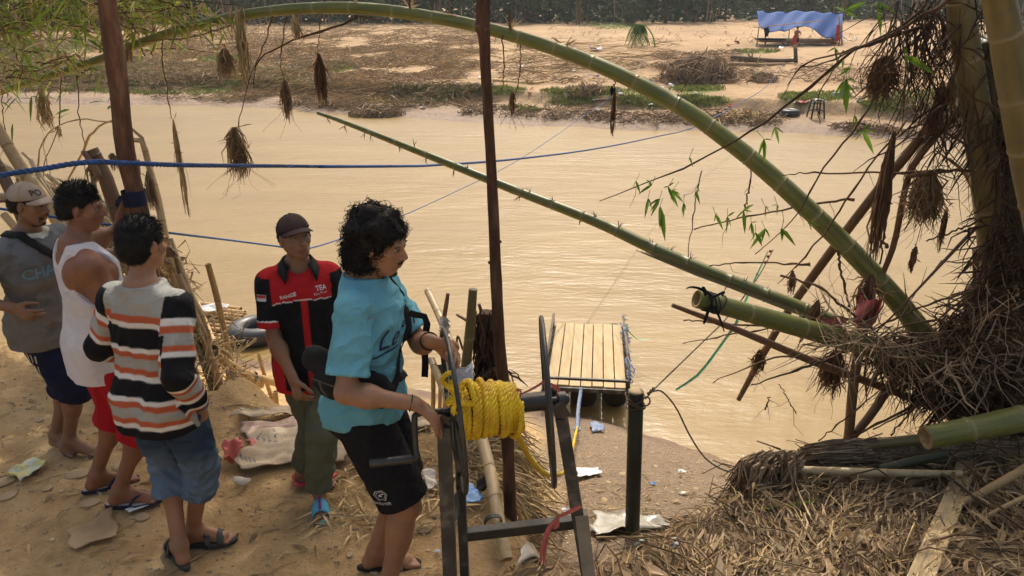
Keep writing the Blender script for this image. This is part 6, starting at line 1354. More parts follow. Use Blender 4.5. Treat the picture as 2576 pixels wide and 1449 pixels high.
def ik(a, b, l1, l2, hint):
    a = np.array(a, float); b = np.array(b, float); d = b-a; L_ = np.linalg.norm(d); mx = (l1+l2)*.995
    if L_ > mx: b = a+d/L_*mx; d = b-a; L_ = mx
    x = (l1*l1-l2*l2+L_*L_)/(2*L_); hgt = math.sqrt(max(l1*l1-x*x, 0)); u = d/L_; hv = np.array(hint, float); hv = hv-u*hv.dot(u); hv /= np.linalg.norm(hv)+1e-9
    return a+u*x+hv*hgt, b
def swave(seed, n=9, f=(14, 40), st=(1, 1, 1), ridge=None):
    ridge = f[0] < 40 if ridge is None else ridge
    f = (f[0]*2.6, f[1]*2.6) if f[0] < 40 else f
    r = np.random.RandomState(seed); K = r.randn(n, 3); K /= np.linalg.norm(K, axis=1)[:, None]; K *= r.uniform(*f, (n, 1))*np.array(st); P = r.rand(n)*6.28
    def fn(x, y, z):
        o = 0
        for k, p in zip(K, P): o = o+np.sin(k[0]*x+k[1]*y+k[2]*z+p+.8*np.sin(7*z+p*3+5*x))
        o = o/math.sqrt(n)
        return (1.1-1.9*np.abs(o)) if ridge else o
    return fn
class Person:
    def __init__(s, name, base, theta, H, label, lean=(0, 0), skin=(.27,.135,.075), build=1.):
        s.base = np.array(tuple(base), float); s.th = R(theta); s.S = H/1.68; s.lean = lean; s.skin = skin; s.w = build
        s.root = empty('person', base, label, 'person', rz=-s.th); s.body = Field(); s.hs = .94*s.S
    def loc(s, p): d = np.array(tuple(p), float)-s.base; f = (math.sin(s.th), math.cos(s.th)); return np.array([d[0]*f[1]-d[1]*f[0], d[0]*f[0]+d[1]*f[1], d[2]])
    def dirl(s, ang): a = R(ang)-s.th; return np.array([math.sin(a), math.cos(a), 0])         # world compass angle -> local direction
    def off(s, z): t = (z/s.S-.9)/.5; return np.array([s.lean[0]*t, s.lean[1]*t, 0])
    def torso(s, prof, grow=0., gy=None):
        out = []
        for z, cy, rx, ry in prof:
            o = s.off(z*s.S); out.append((z*s.S, o[0], o[1]+cy*s.S, rx*s.S*s.w+grow, ry*s.S*s.w+(grow if gy is None else gy)))
        return out
    PROF = [(.80,0,.150,.105),(.90,0,.160,.112),(1.0,0,.146,.100),(1.08,.005,.138,.094),(1.2,.012,.156,.106),(1.29,.012,.160,.106),(1.335,.002,.145,.090),(1.38,-.008,.100,.070),(1.42,-.010,.064,.056)]
    def build(s, feet, hands, elbows=((1, -.3, -.3), (-1, -.3, -.3)), handR=None, handL=None, head=(0, 0, 0), knees=(0, 0), h=.0056, shoulder=(0, 0), hip=(0, 0), col=None, bare=False, face=True, headoff=(0, 0, 0)):
        S = s.S; B = s.body; B.stack(s.torso(s.PROF, 0 if bare else -.010), k=.03)
        o = s.off(1.36*S); s.sh = []
        for i, sx in enumerate((1, -1)):
            q = np.array([sx*.162*S*s.w, -.002, 1.325*S+shoulder[i]])+o; s.sh.append(q); B.ell(q, (.050*S, .052*S, .052*S), k=.04); B.cone(q-np.array([sx*.10*S, .01, -.035*S]), q, .045*S, .045*S, k=.04)
        # pecs and shoulder blades
        for sx in ((1, -1) if bare else ()): B.ell(np.array([sx*.075*S, .075*S, 1.26*S])+s.off(1.26*S), (.07*S, .045*S, .055*S), k=.04); B.ell(np.array([sx*.085*S, -.072*S, 1.27*S])+s.off(1.27*S), (.06*S, .04*S, .075*S), k=.04); B.ell(np.array([sx*.08*S, -.06*S, .88*S]), (.085*S, .085*S, .09*S), k=.04)
        nb = np.array([0, -.012, 1.39*S])+s.off(1.39*S); hc = np.array([headoff[0], headoff[1]+.028, 1.573*S+headoff[2]])+s.off(1.45*S); s.hc = hc
        B.cone(nb, hc+np.array([0, -.022, -.075])*S, .052*S, .047*S, k=.03); B.cone(nb+(0, -.01, -.005), nb+np.array([0, -.012, -.07*S]), .054*S, .06*S, k=.05)
        # head
        s.Hm = rotz(R(-head[0]))@rotx(R(-head[1]))@roty(R(head[2])); hs = s.hs; Hm = s.Hm
        def hp(x, y, z): return hc+Hm@(np.array([x, y, z])*hs)
        s.hp = hp
        B.ell(hp(0,-.014,.026), np.array([.074,.090,.080])*hs, Hm, k=.02); B.ell(hp(0,.022,-.028), np.array([.060,.066,.076])*hs, Hm, k=.025)
        B.cone(hp(0,.050,-.090), hp(0,.035,-.075), .024*hs, .03*hs, k=.02)
        for sx in (1, -1):
            B.cone(hp(sx*.050,-.004,-.050), hp(sx*.018,.052,-.092), .022*hs, .019*hs, k=.02); B.ell(hp(sx*.041,.054,-.022), .021*hs, k=.015)
            B.ell(hp(sx*.077,-.008,-.006), np.array([.009,.019,.031])*hs, Hm@rotz(sx*-.35), k=.008)
            if face: B.ell(hp(sx*.030,.088,.004), np.array([.017,.012,.011])*hs, Hm, k=.010, sub=True); B.ell(hp(sx*.0125,.093,-.033), .0085*hs, k=.006)
        if face:
            B.cone(hp(-.034,.074,.020), hp(.034,.074,.020), .0125*hs, .0125*hs, k=.012); B.cone(hp(0,.083,.008), hp(0,.104,-.027), .0075*hs, .0115*hs, k=.008)
            B.ell(hp(0,.083,-.0565), np.array([.023,.011,.0055])*hs, Hm, k=.006); B.ell(hp(0,.082,-.0675), np.array([.020,.012,.0065])*hs, Hm, k=.006); B.ell(hp(0,.074,-.055), np.array([.030,.018,.022])*hs, Hm, k=.012); B.cone(hp(-.02,.0955,-.0618), hp(.02,.0955,-.0618), .0022, .0022, k=.003, sub=True)
        # arms
        s.el, s.wr = [], []
        for i, sx in enumerate((1, -1)):
            e, w = ik(s.sh[i], hands[i], .285*S, .245*S, elbows[i]); s.el.append(e); s.wr.append(w)
            B.cone(s.sh[i], e, (.049 if bare else .044)*S, .036*S, k=.03); m = s.sh[i]*.55+e*.45; B.ell(m, (.049 if bare else .043)*S*np.array([1,1,1.2]), k=.04)
            B.cone(e, w, .038*S, .0255*S, k=.02); B.ell(e*.7+w*.3, .0385*S, k=.04)
            hd = (handR, handL)[i] or {}
            fd = unit(hd.get('dir', w-e)); pn = np.array(hd.get('palm', (-sx, 0, 0)), float); pn = unit(pn-fd*pn.dot(fd)); side = np.cross(fd, pn)*hd.get('thumb', 1); curl = hd.get('curl', .5)
            pc = w+fd*.048*S; B.cone(w, pc+fd*.028*S, .026*S, .036*S, k=.02, flat=(pn, .48))
            for j, (o_, ln, cr) in enumerate(((.027, .082, 1.), (.009, .09, .92), (-.010, .084, 1.), (-.027, .066, 1.15))):
                p = w+fd*(.082-.004*abs(j-1))*S+side*o_*S; d = fd*1.+side*o_*hd.get('fan', 1.6); d = unit(d); bend = curl*cr
                for seg_, (fr, rr) in enumerate(((.45, .0098), (.31, .0088), (.24, .0078))):
                    d = unit(d*math.cos(bend)+pn*math.sin(bend)); q = p+d*ln*fr*S; B.cone(p, q, rr*S, rr*.92*S, k=.005); p = q; bend = curl*cr*1.1
            t0 = w+fd*.022*S+side*.026*S; d = unit(fd*.75+side*.75+pn*hd.get('tc', .35)); t1 = t0+d*.042*S; d = unit(fd*1.+side*.25+pn*(hd.get('tc', .35)+.2)); t2 = t1+d*.032*S; t3 = t2+unit(d+pn*.3)*.024*S
            B.cone(t0, t1, .015*S, .0115*S, k=.012); B.cone(t1, t2, .0112*S, .0098*S, k=.005); B.cone(t2, t3, .0098*S, .0082*S, k=.005)
        # legs and feet
        s.kn, s.an, s.fd = [], [], []
        for i, sx in enumerate((1, -1)):
            hj = np.array([sx*.088*S+hip[0], hip[1], .87*S]); p, fa = feet[i]; fdv = s.dirl(fa); ank = np.array(p, float)+np.array([0, 0, .085*S]); kh = s.dirl(fa+knees[i])+fdv*.0
            k_, a_ = ik(hj, ank, .415*S, .405*S, kh); s.kn.append(k_); s.an.append(a_); s.fd.append(fdv)
            B.cone(hj, k_, .072*S, .048*S, k=.02); B.cone(k_, a_, .048*S, .033*S, k=.02); kb = unit(a_-k_); B.ell(k_*.72+a_*.28-fdv*.012*S, np.array([.047, .047, .095])*S, k=.04)
            B.ell(k_+fdv*.010*S, .046*S, k=.02)
            sd = np.cross(fdv, (0, 0, 1)); heel = a_-fdv*.028*S-np.array([0, 0, .053*S]); ball = a_+fdv*.132*S-np.array([0, 0, .066*S])
            B.cone(a_, heel, .032*S, .027*S, k=.02); B.cone(a_+fdv*.01*S, ball, .034*S, .024*S, k=.03); B.cone(heel, ball, .024*S, .02*S, k=.03); B.cone(ball-sd*.022*S, ball+sd*.022*S, .02*S, .018*S, k=.02)
            for j in range(5):
                t = ball+sd*sx*(-.030+.0165*j)*S+fdv*.008; B.cone(t-np.array([0, 0, .004]), t+fdv*(.052-.007*j)*S-np.array([0, 0, .008*S]), (.0125-.0012*j)*S, (.0115-.0014*j)*S, k=.006)
        sk = np.array(s.skin)
        def cf(V):
            c = np.tile(sk, (len(V), 1)); q = (V-hc)@Hm/hs; lip = np.exp(-((q[:, 0]/.022)**4+((q[:, 1]-.088)/.014)**2+((q[:, 2]+.062)/.0105)**2)*.8); c = c*(1-lip[:, None]*.75)+np.array([.20,.075,.055])*lip[:, None]*.75
            for sx in (1, -1): e = np.exp(-(((q[:, 0]-sx*.031)/.019)**2+((q[:, 1]-.078)/.014)**2+((q[:, 2]-.005)/.010)**2)); c *= (1-.35*e)[:, None]
            for w in s.wr: pass
            if col is not None: c = col(V, c, q)
            return c
        s.bo = sdfobj('body', B, M['skin'], s.root, h, None, cf, 1)
        if face:
            mb = MB(); ir = MB()
            for sx in (1, -1):
                e = MB(); e.ell(hp(sx*.030,.0735,.004), .0125*hs, 14, 10); eo = e.build('eye', M['eyew'], None); eo.parent = s.root
                e = MB(); g = s.gaze if hasattr(s, 'gaze') else 0; e.ell(hp(sx*.030+g,.0815,.0035), np.array([.0055,.0052,.0055])*hs, 12, 8, Rm=Hm); io = e.build('iris', M['hair'], None); io.parent = eo
                e = MB(); 
                for t in np.linspace(-1, 1, 26):
                    p = hp(sx*.031+t*.019, .0865-abs(t)*.006-.004*(t*sx > 0)*abs(t), .0215-.0045*t*t*1.2); e.tube([p, p+Hm@np.array([sx*.008, .001, .0015])], [.0016, .0006], 4)
                eo2 = e.build('eyebrow', M['hair'], None); eo2.parent = s.root
                e = MB(); e.tube([hp(sx*.031+t*.0165, .0855-.004*t*t, .0095-.004*t*t) for t in np.linspace(-1, 1, 9)], .0022*hs, 5); l_ = e.build('eyelid', M['lid'], None); l_.parent = eo
        return s
    def child(s, mb, name, m, **k): o = mb.build(name, m, None, **k); o.parent = s.root; return o
    def garment(s, name, F_, col, fold=None, h=.006, relax=1): return sdfobj(name, F_, M['cloth'], s.root, h, fold, col, relax)
    def hairshort(s, top=.016, nape=-.055, front=.052, n=1500, m='hair', side=0., fl=.028, seed=0):
        hp, Hm, hs = s.hp, s.Hm, s.hs; F_ = Field(); F_.ell(hp(0,-.020,.032), np.array([.082,.094,.086+top*.3])*hs, Hm, k=.02); F_.ell(hp(0,-.045,-.01), np.array([.076,.070,.075])*hs, Hm, k=.02)
        F_.plane(hp(0,.085,front), Hm@np.array([0, .80, -.55])); F_.plane(hp(0,-.09,nape), Hm@np.array([0, .16, -1.])); F_.ell(hp(0,.075,-.035), np.array([.09,.062,.075])*hs, Hm, k=.01, sub=True)
        for sx in (1, -1): F_.ell(hp(sx*.085,.005,-.03), np.array([.022,.034,.05])*hs, Hm, k=.006, sub=True)
        wv = swave(seed+5, 12, (60, 170)); o = sdfobj('hair', F_, M['hair'], s.root, .005, lambda x, y, z: .0022*wv(x, y, z), None, 0)
        r = np.random.RandomState(seed); e = MB(); me = o.data; V = np.array([v.co[:] for v in me.vertices]); N = np.array([v.normal[:] for v in me.vertices]); I = r.choice(len(V), min(n, len(V)), False)
        for i in I:
            p = V[i]; nn = N[i]; q = (Hm.T@(p-s.hc))/hs; flow = Hm@np.array([q[0]*2, .3 if q[2] > .05 else -.1, -.6 if q[2] < .06 else .1]); d = unit(nn*(.45 if q[2] > .04 else .12)+flow+r.randn(3)*.25); L_ = fl*r.uniform(.4, 1)*(1 if q[2] > .03 else .5)
            e.tube([p-nn*.003, p+d*L_*.5, p+d*L_+flow*.004], [.0014, .0011, .0003], 3, caps=False)
        c = e.build('hair_strands', M['hair'], None); c.parent = s.root; return o
M['eyew'] = pm('eye_white', (.26,.23,.20), (.22,.19,.165), rough=.25, attr=False, spec=.5); M['lid'] = pm('eyelid_skin', (.10,.05,.03), (.08,.04,.025), attr=False, rough=.6)
def pants(P, waist, legs, rad=(.11, .09), zt=1.0, grow=.012, low=None, cut=.85):
    """shorts or trousers: waist stack plus a tapered tube down each leg, legs = end fraction (0-1 thigh, 1-2 shin)"""
    S = P.S; F_ = Field(); pr = [q for q in P.PROF if q[0] < waist+.001]+[(waist, 0, *P.PROF[3][2:])]; F_.stack(P.torso([(z, c, rx+.004, ry+.006) for z, c, rx, ry in pr], grow), k=.03)
    for sx in (1, -1): F_.ell(np.array([sx*.08*S, -.055*S, .88*S]), (.095*S, .092*S, .10*S), k=.04)
    for i, sx in enumerate((1, -1)):
        hj = np.array([sx*.085*S, 0, .87*S]); k_, a_ = P.kn[i], P.an[i]; e = legs[i] if isinstance(legs, (tuple, list)) else legs
        t = min(e, 1); q = hj+(k_-hj)*t; ax_ = unit(k_-hj)
        F_.cone(hj, q if e <= 1 else k_, rad[0]*S, (rad[0]+(rad[1]-rad[0])*t)*S, k=.014, clip=(q, ax_) if e <= 1 else None)
        if e > 1:
            q2 = k_+(a_-k_)*(e-1); ax_ = unit(a_-k_); r2 = low or rad[1]; F_.cone(k_, q2, rad[1]*S, r2*S, k=.010, clip=(q2, ax_))
    F_.plane((0, 0, cut*P.S), (0, 0, 1))
    return F_
def shirt(P, prof, sleeves, rad=(.066, .070), neck=.062, grow=.016, gy=.02, neckdrop=0.):
    S = P.S; F_ = Field(); F_.stack(P.torso(prof, grow, gy), k=.03)
    for sx in (1, -1): F_.ell(np.array([sx*.078*S, -.052*S, .88*S]), (.100*S, .103*S, .13*S), k=.05)
    F_.plane((0, 0, prof[0][0]*S), (0, 0, -1))
    for i, sx in enumerate((1, -1)):
        sh, e, w = P.sh[i], P.el[i], P.wr[i]; f = sleeves[i]; F_.ell(sh, .052*S+grow*.4, k=.04); F_.cone(sh-np.array([sx*.11*S, .012, -.038*S]), sh, .044*S+grow*.35, .046*S+grow*.4, k=.03)
        if f <= 0: continue
        t = min(f, 1); q = sh+(e-sh)*t; F_.cone(sh, q if f <= 1 else e, rad[0]*S, (rad[0]+(rad[1]-rad[0])*t)*S, k=.03, clip=(q, unit(e-sh)) if f <= 1 else None)
        if f > 1: q2 = e+(w-e)*(f-1); F_.cone(e, q2, rad[1]*S, rad[1]*.72*S, k=.02, clip=(q2, unit(w-e)))
    nb = np.array([0, .004, 1.45*S])+P.off(1.45*S); F_.ell(nb+(0, .012, -neckdrop*.4), (neck*1.1*S, neck*1.15*S, .062*S+neckdrop), k=.006, sub=True)
    return F_
SHP = [(.76,0,.172,.128),(.84,0,.170,.125),(.95,0,.160,.112),(1.08,.005,.150,.102),(1.2,.012,.160,.108),(1.29,.012,.161,.106),(1.335,.002,.147,.092),(1.38,-.008,.106,.074),(1.415,-.010,.078,.066)]
def project_text(P, garment, txt, size, origin, right, up, nrm, m, name='lettering', font_shear=0., bold=0., width=None):
    """cloth lettering: text laid on the garment's own surface along -nrm"""
    cu = bpy.data.curves.new(name, 'FONT'); cu.body = txt; cu.size = size; cu.shear = font_shear; cu.offset = bold; cu.align_x = 'CENTER'
    to = bpy.data.objects.new('tmp', cu); COL.objects.link(to); dg = bpy.context.evaluated_depsgraph_get(); me = bpy.data.meshes.new_from_object(to.evaluated_get(dg)); bpy.data.objects.remove(to); bm = bmesh.new(); bm.from_mesh(me)
    bmesh.ops.triangulate(bm, faces=bm.faces[:]); bmesh.ops.subdivide_edges(bm, edges=[e for e in bm.edges if e.calc_length() > size*.15], cuts=1)
    vs = [(v.co.x, v.co.y) for v in bm.verts]; fs = [tuple(v.index for v in f.verts) for f in bm.faces]; bm.free()
    return surf_patch(P, garment, vs, fs, origin, right, up, nrm, m, name)
def surf_patch(P, garment, vs, fs, origin, right, up, nrm, m, name, lift=.0022):
    g = garment.data; bt = BVHTree.FromPolygons([v.co for v in g.vertices], [p.vertices[:] for p in g.polygons]); right, up, nrm = Vector(unit(right)), Vector(unit(up)), Vector(unit(nrm)); o = Vector(tuple(origin)); V = []
    last = o
    for x, y in vs:
        p = o+right*x+up*y; hit = bt.ray_cast(p+nrm*.25, -nrm, .6)
        if hit[0] is None: hit = (last,)
        last = hit[0]; V.append(tuple(hit[0]+nrm*lift))
    me2 = bpy.data.meshes.new(name); me2.from_pydata(V, [], fs); me2.materials.append(m); ob = bpy.data.objects.new(name, me2); COL.objects.link(ob); ob.parent = garment; return ob
def gridrect(w, h_, n=8): return [((i/n-.5)*w, (j/n-.5)*h_) for j in range(n+1) for i in range(n+1)], [(j*(n+1)+i, j*(n+1)+i+1, (j+1)*(n+1)+i+1, (j+1)*(n+1)+i) for j in range(n) for i in range(n)]
def sandal(P, i, kind, sole=(.02,.02,.022), strap=None, insole=None):
    """kind: 'thong', 'slide' or 'buckle'"""
    S = P.S; a = P.an[i]; f = P.fd[i]; sx = (1, -1)[i]; sd = np.cross(f, (0, 0, 1)); z0 = a[2]-.085*S; V = []; n = 30; F_ = []
    root = empty('sandal', (0, 0, 0)); root.parent = P.root
    out = []
    for k in range(n):
        t = 2*math.pi*k/n; y = math.cos(t); x = math.sin(t); wdt = .050 if y > 0 else .036; out.append(f*(.060+y*.142)*S+sd*x*(wdt+.004*y)*S*(1.05))
    c0 = a.copy(); c0[2] = 0
    for z in (z0-.006, z0+.010, z0+.014):
        for q in out: V.append(c0+q*(1 if z < z0+.012 else .93)+np.array([0, 0, z]))
    F_ = [tuple(range(n))[::-1]]+[(j*n+k, j*n+(k+1) % n, (j+1)*n+(k+1) % n, (j+1)*n+k) for j in range(2) for k in range(n)]+[tuple(2*n+k for k in range(n))]
    q = MB(); q.add(np.array(V), F_); o = q.build('sole', pm('sole', sole, None, attr=False, rough=.7), None, smooth=False); o.parent = root
    if insole: o.data.materials.append(pm('insole', insole, None, attr=False, rough=.8)); o.data.polygons[-1].material_index = 1
    st = pm('strap', strap or sole, None, attr=False, rough=.6, scale=30); top = c0+np.array([0, 0, z0])
    def arc(y0, hgt, w, nm='strap', m=st, xr=.046):
        q = MB(); q.ribbon([top+f*(y0+.012*math.cos(t)*0)*S+sd*math.cos(t)*xr*S+np.array([0, 0, (.012+hgt*math.sin(t))*S]) for t in np.linspace(0, math.pi, 17)], w*S, tuple(f*0+np.array([0, 0, 1.])), 0.) if False else None
        q = MB(); Vv = []; ts = np.linspace(-.1, math.pi+.1, 17)
        for t in ts:
            for yy in (-.5, -.25, 0, .25, .5): Vv.append(top+f*(y0+yy*w)*S+sd*math.cos(t)*(xr+.002)*S+np.array([0, 0, (.010+(hgt-.012*yy*2)*math.sin(t))*S]))
        q.add(np.array(Vv), [(k*5+j, k*5+j+1, (k+1)*5+j+1, (k+1)*5+j) for k in range(16) for j in range(4)]); ob = q.build(nm, m, None); s_ = ob.modifiers.new('t', 'SOLIDIFY'); s_.thickness = .004; ob.parent = root; return ob
    if kind == 'slide':
        arc(.118, .064, .080); c = MB(); 
        Vv = [top+f*(.118+yy*.080)*S+sd*(x_*.007)*S+np.array([0, 0, (.012+(.064-.012*yy*2)*1.03)*S+.003]) for yy in (-.5, 0, .5) for x_ in (-1, 1)]
        c.add(np.array(Vv), [(0,1,3,2),(2,3,5,4)]); ob = c.build('trim', pm('purple_trim', (.22,.05,.20), None, attr=False), None); ob.parent = root
    elif kind == 'buckle':
        arc(.070, .066, .028); arc(.130, .046, .030); c = MB(); c.box(top+f*.065*S+sd*sx*.03*S+np.array([0, 0, .060*S]), (.010, .010, .004)); ob = c.build('buckle', M['metal'], None); ob.parent = root
    else:
        q = MB()
        for s2 in (1, -1): q.tube(spline([top+f*.045*S+sd*s2*.042*S+np.array([0, 0, .010]), top+f*.085*S+sd*s2*.028*S+np.array([0, 0, .052*S]), top+f*.135*S+sd*sx*-.012*S+np.array([0, 0, .040*S]), top+f*.150*S+sd*sx*-.014*S+np.array([0, 0, .012*S])], 18), .0065, 7)
        ob = q.build('strap', st, None); ob.parent = root
    return root
def local_pts(P, l, dz=0): return [P.loc(at(*q)) for q in l]
# ---------------- the five men and the figure by the shelter
def gz(x, y): return hz(x, y)
def foot(P, px, py, ang, back=.035):       # heel at a photo pixel, pointing along compass angle
    p = G(px, py); a = R(ang); w = np.array([p.x+math.sin(a)*back, p.y+math.cos(a)*back, p.z+.014]); return (P.loc(w), ang)
lin = lambda *c: tuple(c)
# ---- 1 man in the turquoise T-shirt turning the winch
b0 = Vector((-.575, 2.66, gz(-.575, 2.66)))
P1 = Person('person', b0, 98, 1.725, 'person with curly black hair in turquoise T-shirt and black shorts, hands on the winch', lean=(0, .035), skin=(.30,.155,.085), build=.90)
P1.gaze = 0.002
P1.build([(P1.loc((b0.x+.05, b0.y-.16, b0.z+.014)), 92), foot(P1, 926, 1436, 84)], [P1.loc(at(1046, 1016, 2.40)), P1.loc(at(1082, 858, 2.52))], elbows=((.5, .0, -1), (-.6, .1, -1)),
    handR=dict(dir=P1.loc(at(1118,1072,2.40))-P1.loc(at(1046,1016,2.40)), palm=(0, .15, -1), curl=.28, thumb=1, tc=.2, fan=3.), handL=dict(dir=(.15, 1, -.1), palm=(.9, .0, -.55), curl=.75, thumb=1), head=(6, 12, 0), headoff=(0, .03, -.045))
def cf1(V): return np.tile(np.array([.125,.34,.42]), (len(V), 1))
w1 = swave(21, 8, (10, 30)); w1b = swave(22, 6, (16, 40), (1, 1, .35))
sp1 = [(.85,0,.180,.148)]+[(z, c, rx+(.010 if z < 1. else 0), ry+(.022 if z < 1. else 0)) for z, c, rx, ry in SHP[2:]]
F_ = shirt(P1, sp1, (.80, .80), (.064, .076), neck=.066, grow=.018)
g1 = P1.garment('t_shirt', F_, cf1, lambda x, y, z: .0042*w1(x, y, z)+.004*w1b(x, y, z)*(z < 1.35))
S = P1.S
for i in (0, 1):                              # sleeve hems and collar stitching
    pass
F_ = pants(P1, 1.0, (.92, .92), (.108, .100), grow=.004, cut=.885); w2 = swave(31, 7, (10, 28))
g1p = P1.garment('shorts', F_, rep((.012,.012,.014)), lambda x, y, z: .004*w2(x, y, z))
wht = pm('print_white', (.6,.6,.6), None, attr=False); dkb = pm('print_navy', (.02,.03,.09), None, attr=False)
rt_, up_, nr_ = (0, 1, 0), (0, 0, 1), (1, 0, 0)
# the shirt script, on the chest, partly under the strap
tx = project_text(P1, g1, 'Le', .105, np.array([.055, 0, 1.165*S])+P1.off(1.2), (-1, .25, 0), (0, 0, 1), (.35, 1, 0), dkb, font_shear=.5)
tx = project_text(P1, g1, 'on', .075, np.array([-.065, 0, 1.20*S])+P1.off(1.2), (-1, .0, 0), (0, 0, 1), (.2, 1, 0), dkb, font_shear=.5)
tx = surf_patch(P1, g1, *gridrect(.13, .007), np.array([.06, 0, 1.148*S])+P1.off(1.2), (-1, .25, .08), (0, 0, 1), (.35, 1, 0), dkb, 'underline')
# shorts emblem: hexagon outline and word
hx = []; fx = []
for k in range(6):
    for rr in (.026, .0225, .0185, .0165): hx.append((rr*math.cos(k*math.pi/3+.2), rr*math.sin(k*math.pi/3+.2)))
for k in range(6):
    a_, b_ = k*4, ((k+1) % 6)*4; fx += [(a_, b_, b_+1, a_+1), (a_+2, b_+2, b_+3, a_+3)]
oo = np.array([.11*S, .055, .60*S]); surf_patch(P1, g1p, hx, fx, oo, (-.35, 1, .15), (0, -.15, 1), (1, .45, 0), wht, 'emblem')
surf_patch(P1, g1p, [(-.007,.004),(.010,.010),(.012,.006),(-.001,.001),(.006,-.001),(.004,-.005),(-.003,-.004),(-.008,-.002)], [(0,1,2,3),(3,4,5,6),(0,3,6,7)], oo, (-.35, 1, .15), (0, -.15, 1), (1, .45, 0), wht, 'emblem')
project_text(P1, g1p, 'FORESTER', .017, oo+np.array([0, .004, -.045]), (-.35, 1, .45), (0, -.4, 1), (1, .45, 0), wht, bold=.0004)
# curly hair
hp, Hm, hs = P1.hp, P1.Hm, P1.hs; F_ = Field(); F_.ell(hp(0,-.030,.042), np.array([.102,.110,.104])*hs, Hm, k=.03); F_.ell(hp(0,-.058,-.045), np.array([.098,.084,.100])*hs, Hm, k=.03); F_.ell(hp(0,.078,-.045), np.array([.12,.055,.085])*hs, Hm, k=.02, sub=True); F_.ell(hp(0,.115,.02), np.array([.075,.05,.05])*hs, Hm, k=.02, sub=True); F_.plane(hp(0,-.05,-.145), (0, .2, -1))
wv = swave(5, 14, (50, 120)); ho = sdfobj('hair', F_, M['hair'], P1.root, .006, lambda x, y, z: .006*wv(x, y, z), None, 0)
e = MB(); V = np.array([v.co[:] for v in ho.data.vertices]); N = np.array([v.normal[:] for v in ho.data.vertices]); r = np.random.RandomState(8)
for i in r.choice(len(V), 1500, False):
    p, nn = V[i]-N[i]*.004, N[i]; t1 = unit(np.cross(nn, r.randn(3))); t2 = np.cross(nn, t1); rr = r.uniform(.005, .012); d = unit(nn*r.uniform(.3, 1)+np.array([0, 0, -.5])+r.randn(3)*.3); L_ = r.uniform(.012, .034); tn = r.uniform(.8, 1.8)
    e.tube([p+d*L_*t+rr*(math.cos(t*6.28*tn)*t1+math.sin(t*6.28*tn)*t2)-rr*t1 for t in np.linspace(0, 1, 9)], np.linspace(.0020, .0007, 9), 3, caps=False)
P1.child(e, 'hair_curls', M['hair'])
def beard(P, spots, n, L_, rad=.0009, seed=1):
    e = MB(); r = np.random.RandomState(seed); V = np.array([v.co[:] for v in P.bo.data.vertices]); N = np.array([v.normal[:] for v in P.bo.data.vertices]); q = (V-P.hc)@P.Hm/P.hs; k = 0
    w = np.zeros(len(V))
    for (x, y, z, rx, rz) in spots: w = np.maximum(w, np.exp(-(((np.abs(q[:, 0])-x)/rx)**2+((q[:, 2]-z)/rz)**2)*1.)*(q[:, 1] > y))
    w = np.where(w > .3, w, 0); I = r.choice(len(V), n, True, w/w.sum())
    for i in I: p = V[i]; d = unit(N[i]*.6+np.array([0, 0, -.8])+r.randn(3)*.3); e.tube([p, p+d*L_*r.uniform(.5, 1)], [rad, rad*.4], 3, caps=False)
    P.child(e, 'beard', M['hair'])
beard(P1, [(.0, .03, -.108, .022, .010), (.012, .07, -.047, .016, .004)], 260, .010)
# crossbody bag, straps and wrist bands
e = MB(); hip_c = np.array([0, 0, 1.02*S])+P1.off(1.02)
FB = Field(); ctr = np.array([.145, -.035, 1.055*S])+P1.off(1.05); FB.cone(ctr+(-.03, -.12, .050), ctr+(-.01, .12, -.05), .058, .068, k=.02, flat=(unit((1, -.2, 0)), .55)); FB.ell(ctr+(.0, .0, -.02), (.05, .13, .075), k=.02)
wb = swave(41, 6, (18, 40)); bag = sdfobj('crossbody_bag', FB, M['black'], P1.root, .006, lambda x, y, z: .003*wb(x, y, z), None, 1)
e = MB(); e.ribbon([ctr+(.070, -.10+t*.2, .028-t*.07) for t in np.linspace(0, 1, 8)], .006, (1, 0, .2), 0.); e.ribbon([ctr+(.074, -.07, .02), ctr+(.082, -.062, -.01), ctr+(.080, -.045, -.035)], .009, (1, 0, 0), .2); ob = e.build('zip', M['metalw'], None); ob.parent = bag
surf_patch(P1, bag, [(-.03,0),(0,.009),(.035,.002),(.0,-.003),(-.01,-.010),(.012,.016)], [(0,1,2,3),(0,3,4),(1,5,2)], ctr+np.array([.05, .07, -.055]), (0, 1, -.35), (0, .3, 1), (1, 0, 0), wht, 'emblem')
def strapline(P, garment, pts, w, m, name='strap', lift=.005):
    g = garment.data; bt = BVHTree.FromPolygons([v.co for v in g.vertices], [p.vertices[:] for p in g.polygons]); S_ = spline(pts, 36); out = []; nn = []
    for p in S_:
        hit = bt.find_nearest(Vector(p)); n_ = hit[1]; out.append(np.array(hit[0]+n_*lift)); nn.append(np.array(n_))
    e = MB(); out = np.array(out); T = np.gradient(out, axis=0); T /= np.linalg.norm(T, axis=1)[:, None]+1e-9; Sd = np.cross(T, np.array(nn)); Sd /= np.linalg.norm(Sd, axis=1)[:, None]+1e-9
    V = np.stack([out-Sd*w/2, out+np.array(nn)*.0015, out+Sd*w/2], 1).reshape(-1, 3); e.add(V, [(i*3+j, i*3+j+1, i*3+j+4, i*3+j+3) for i in range(len(out)-1) for j in (0, 1)]); ob = e.build(name, m, None); s_ = ob.modifiers.new('t', 'SOLIDIFY'); s_.thickness = .003; ob.parent = P.root; return ob
O = P1.off(1.3)
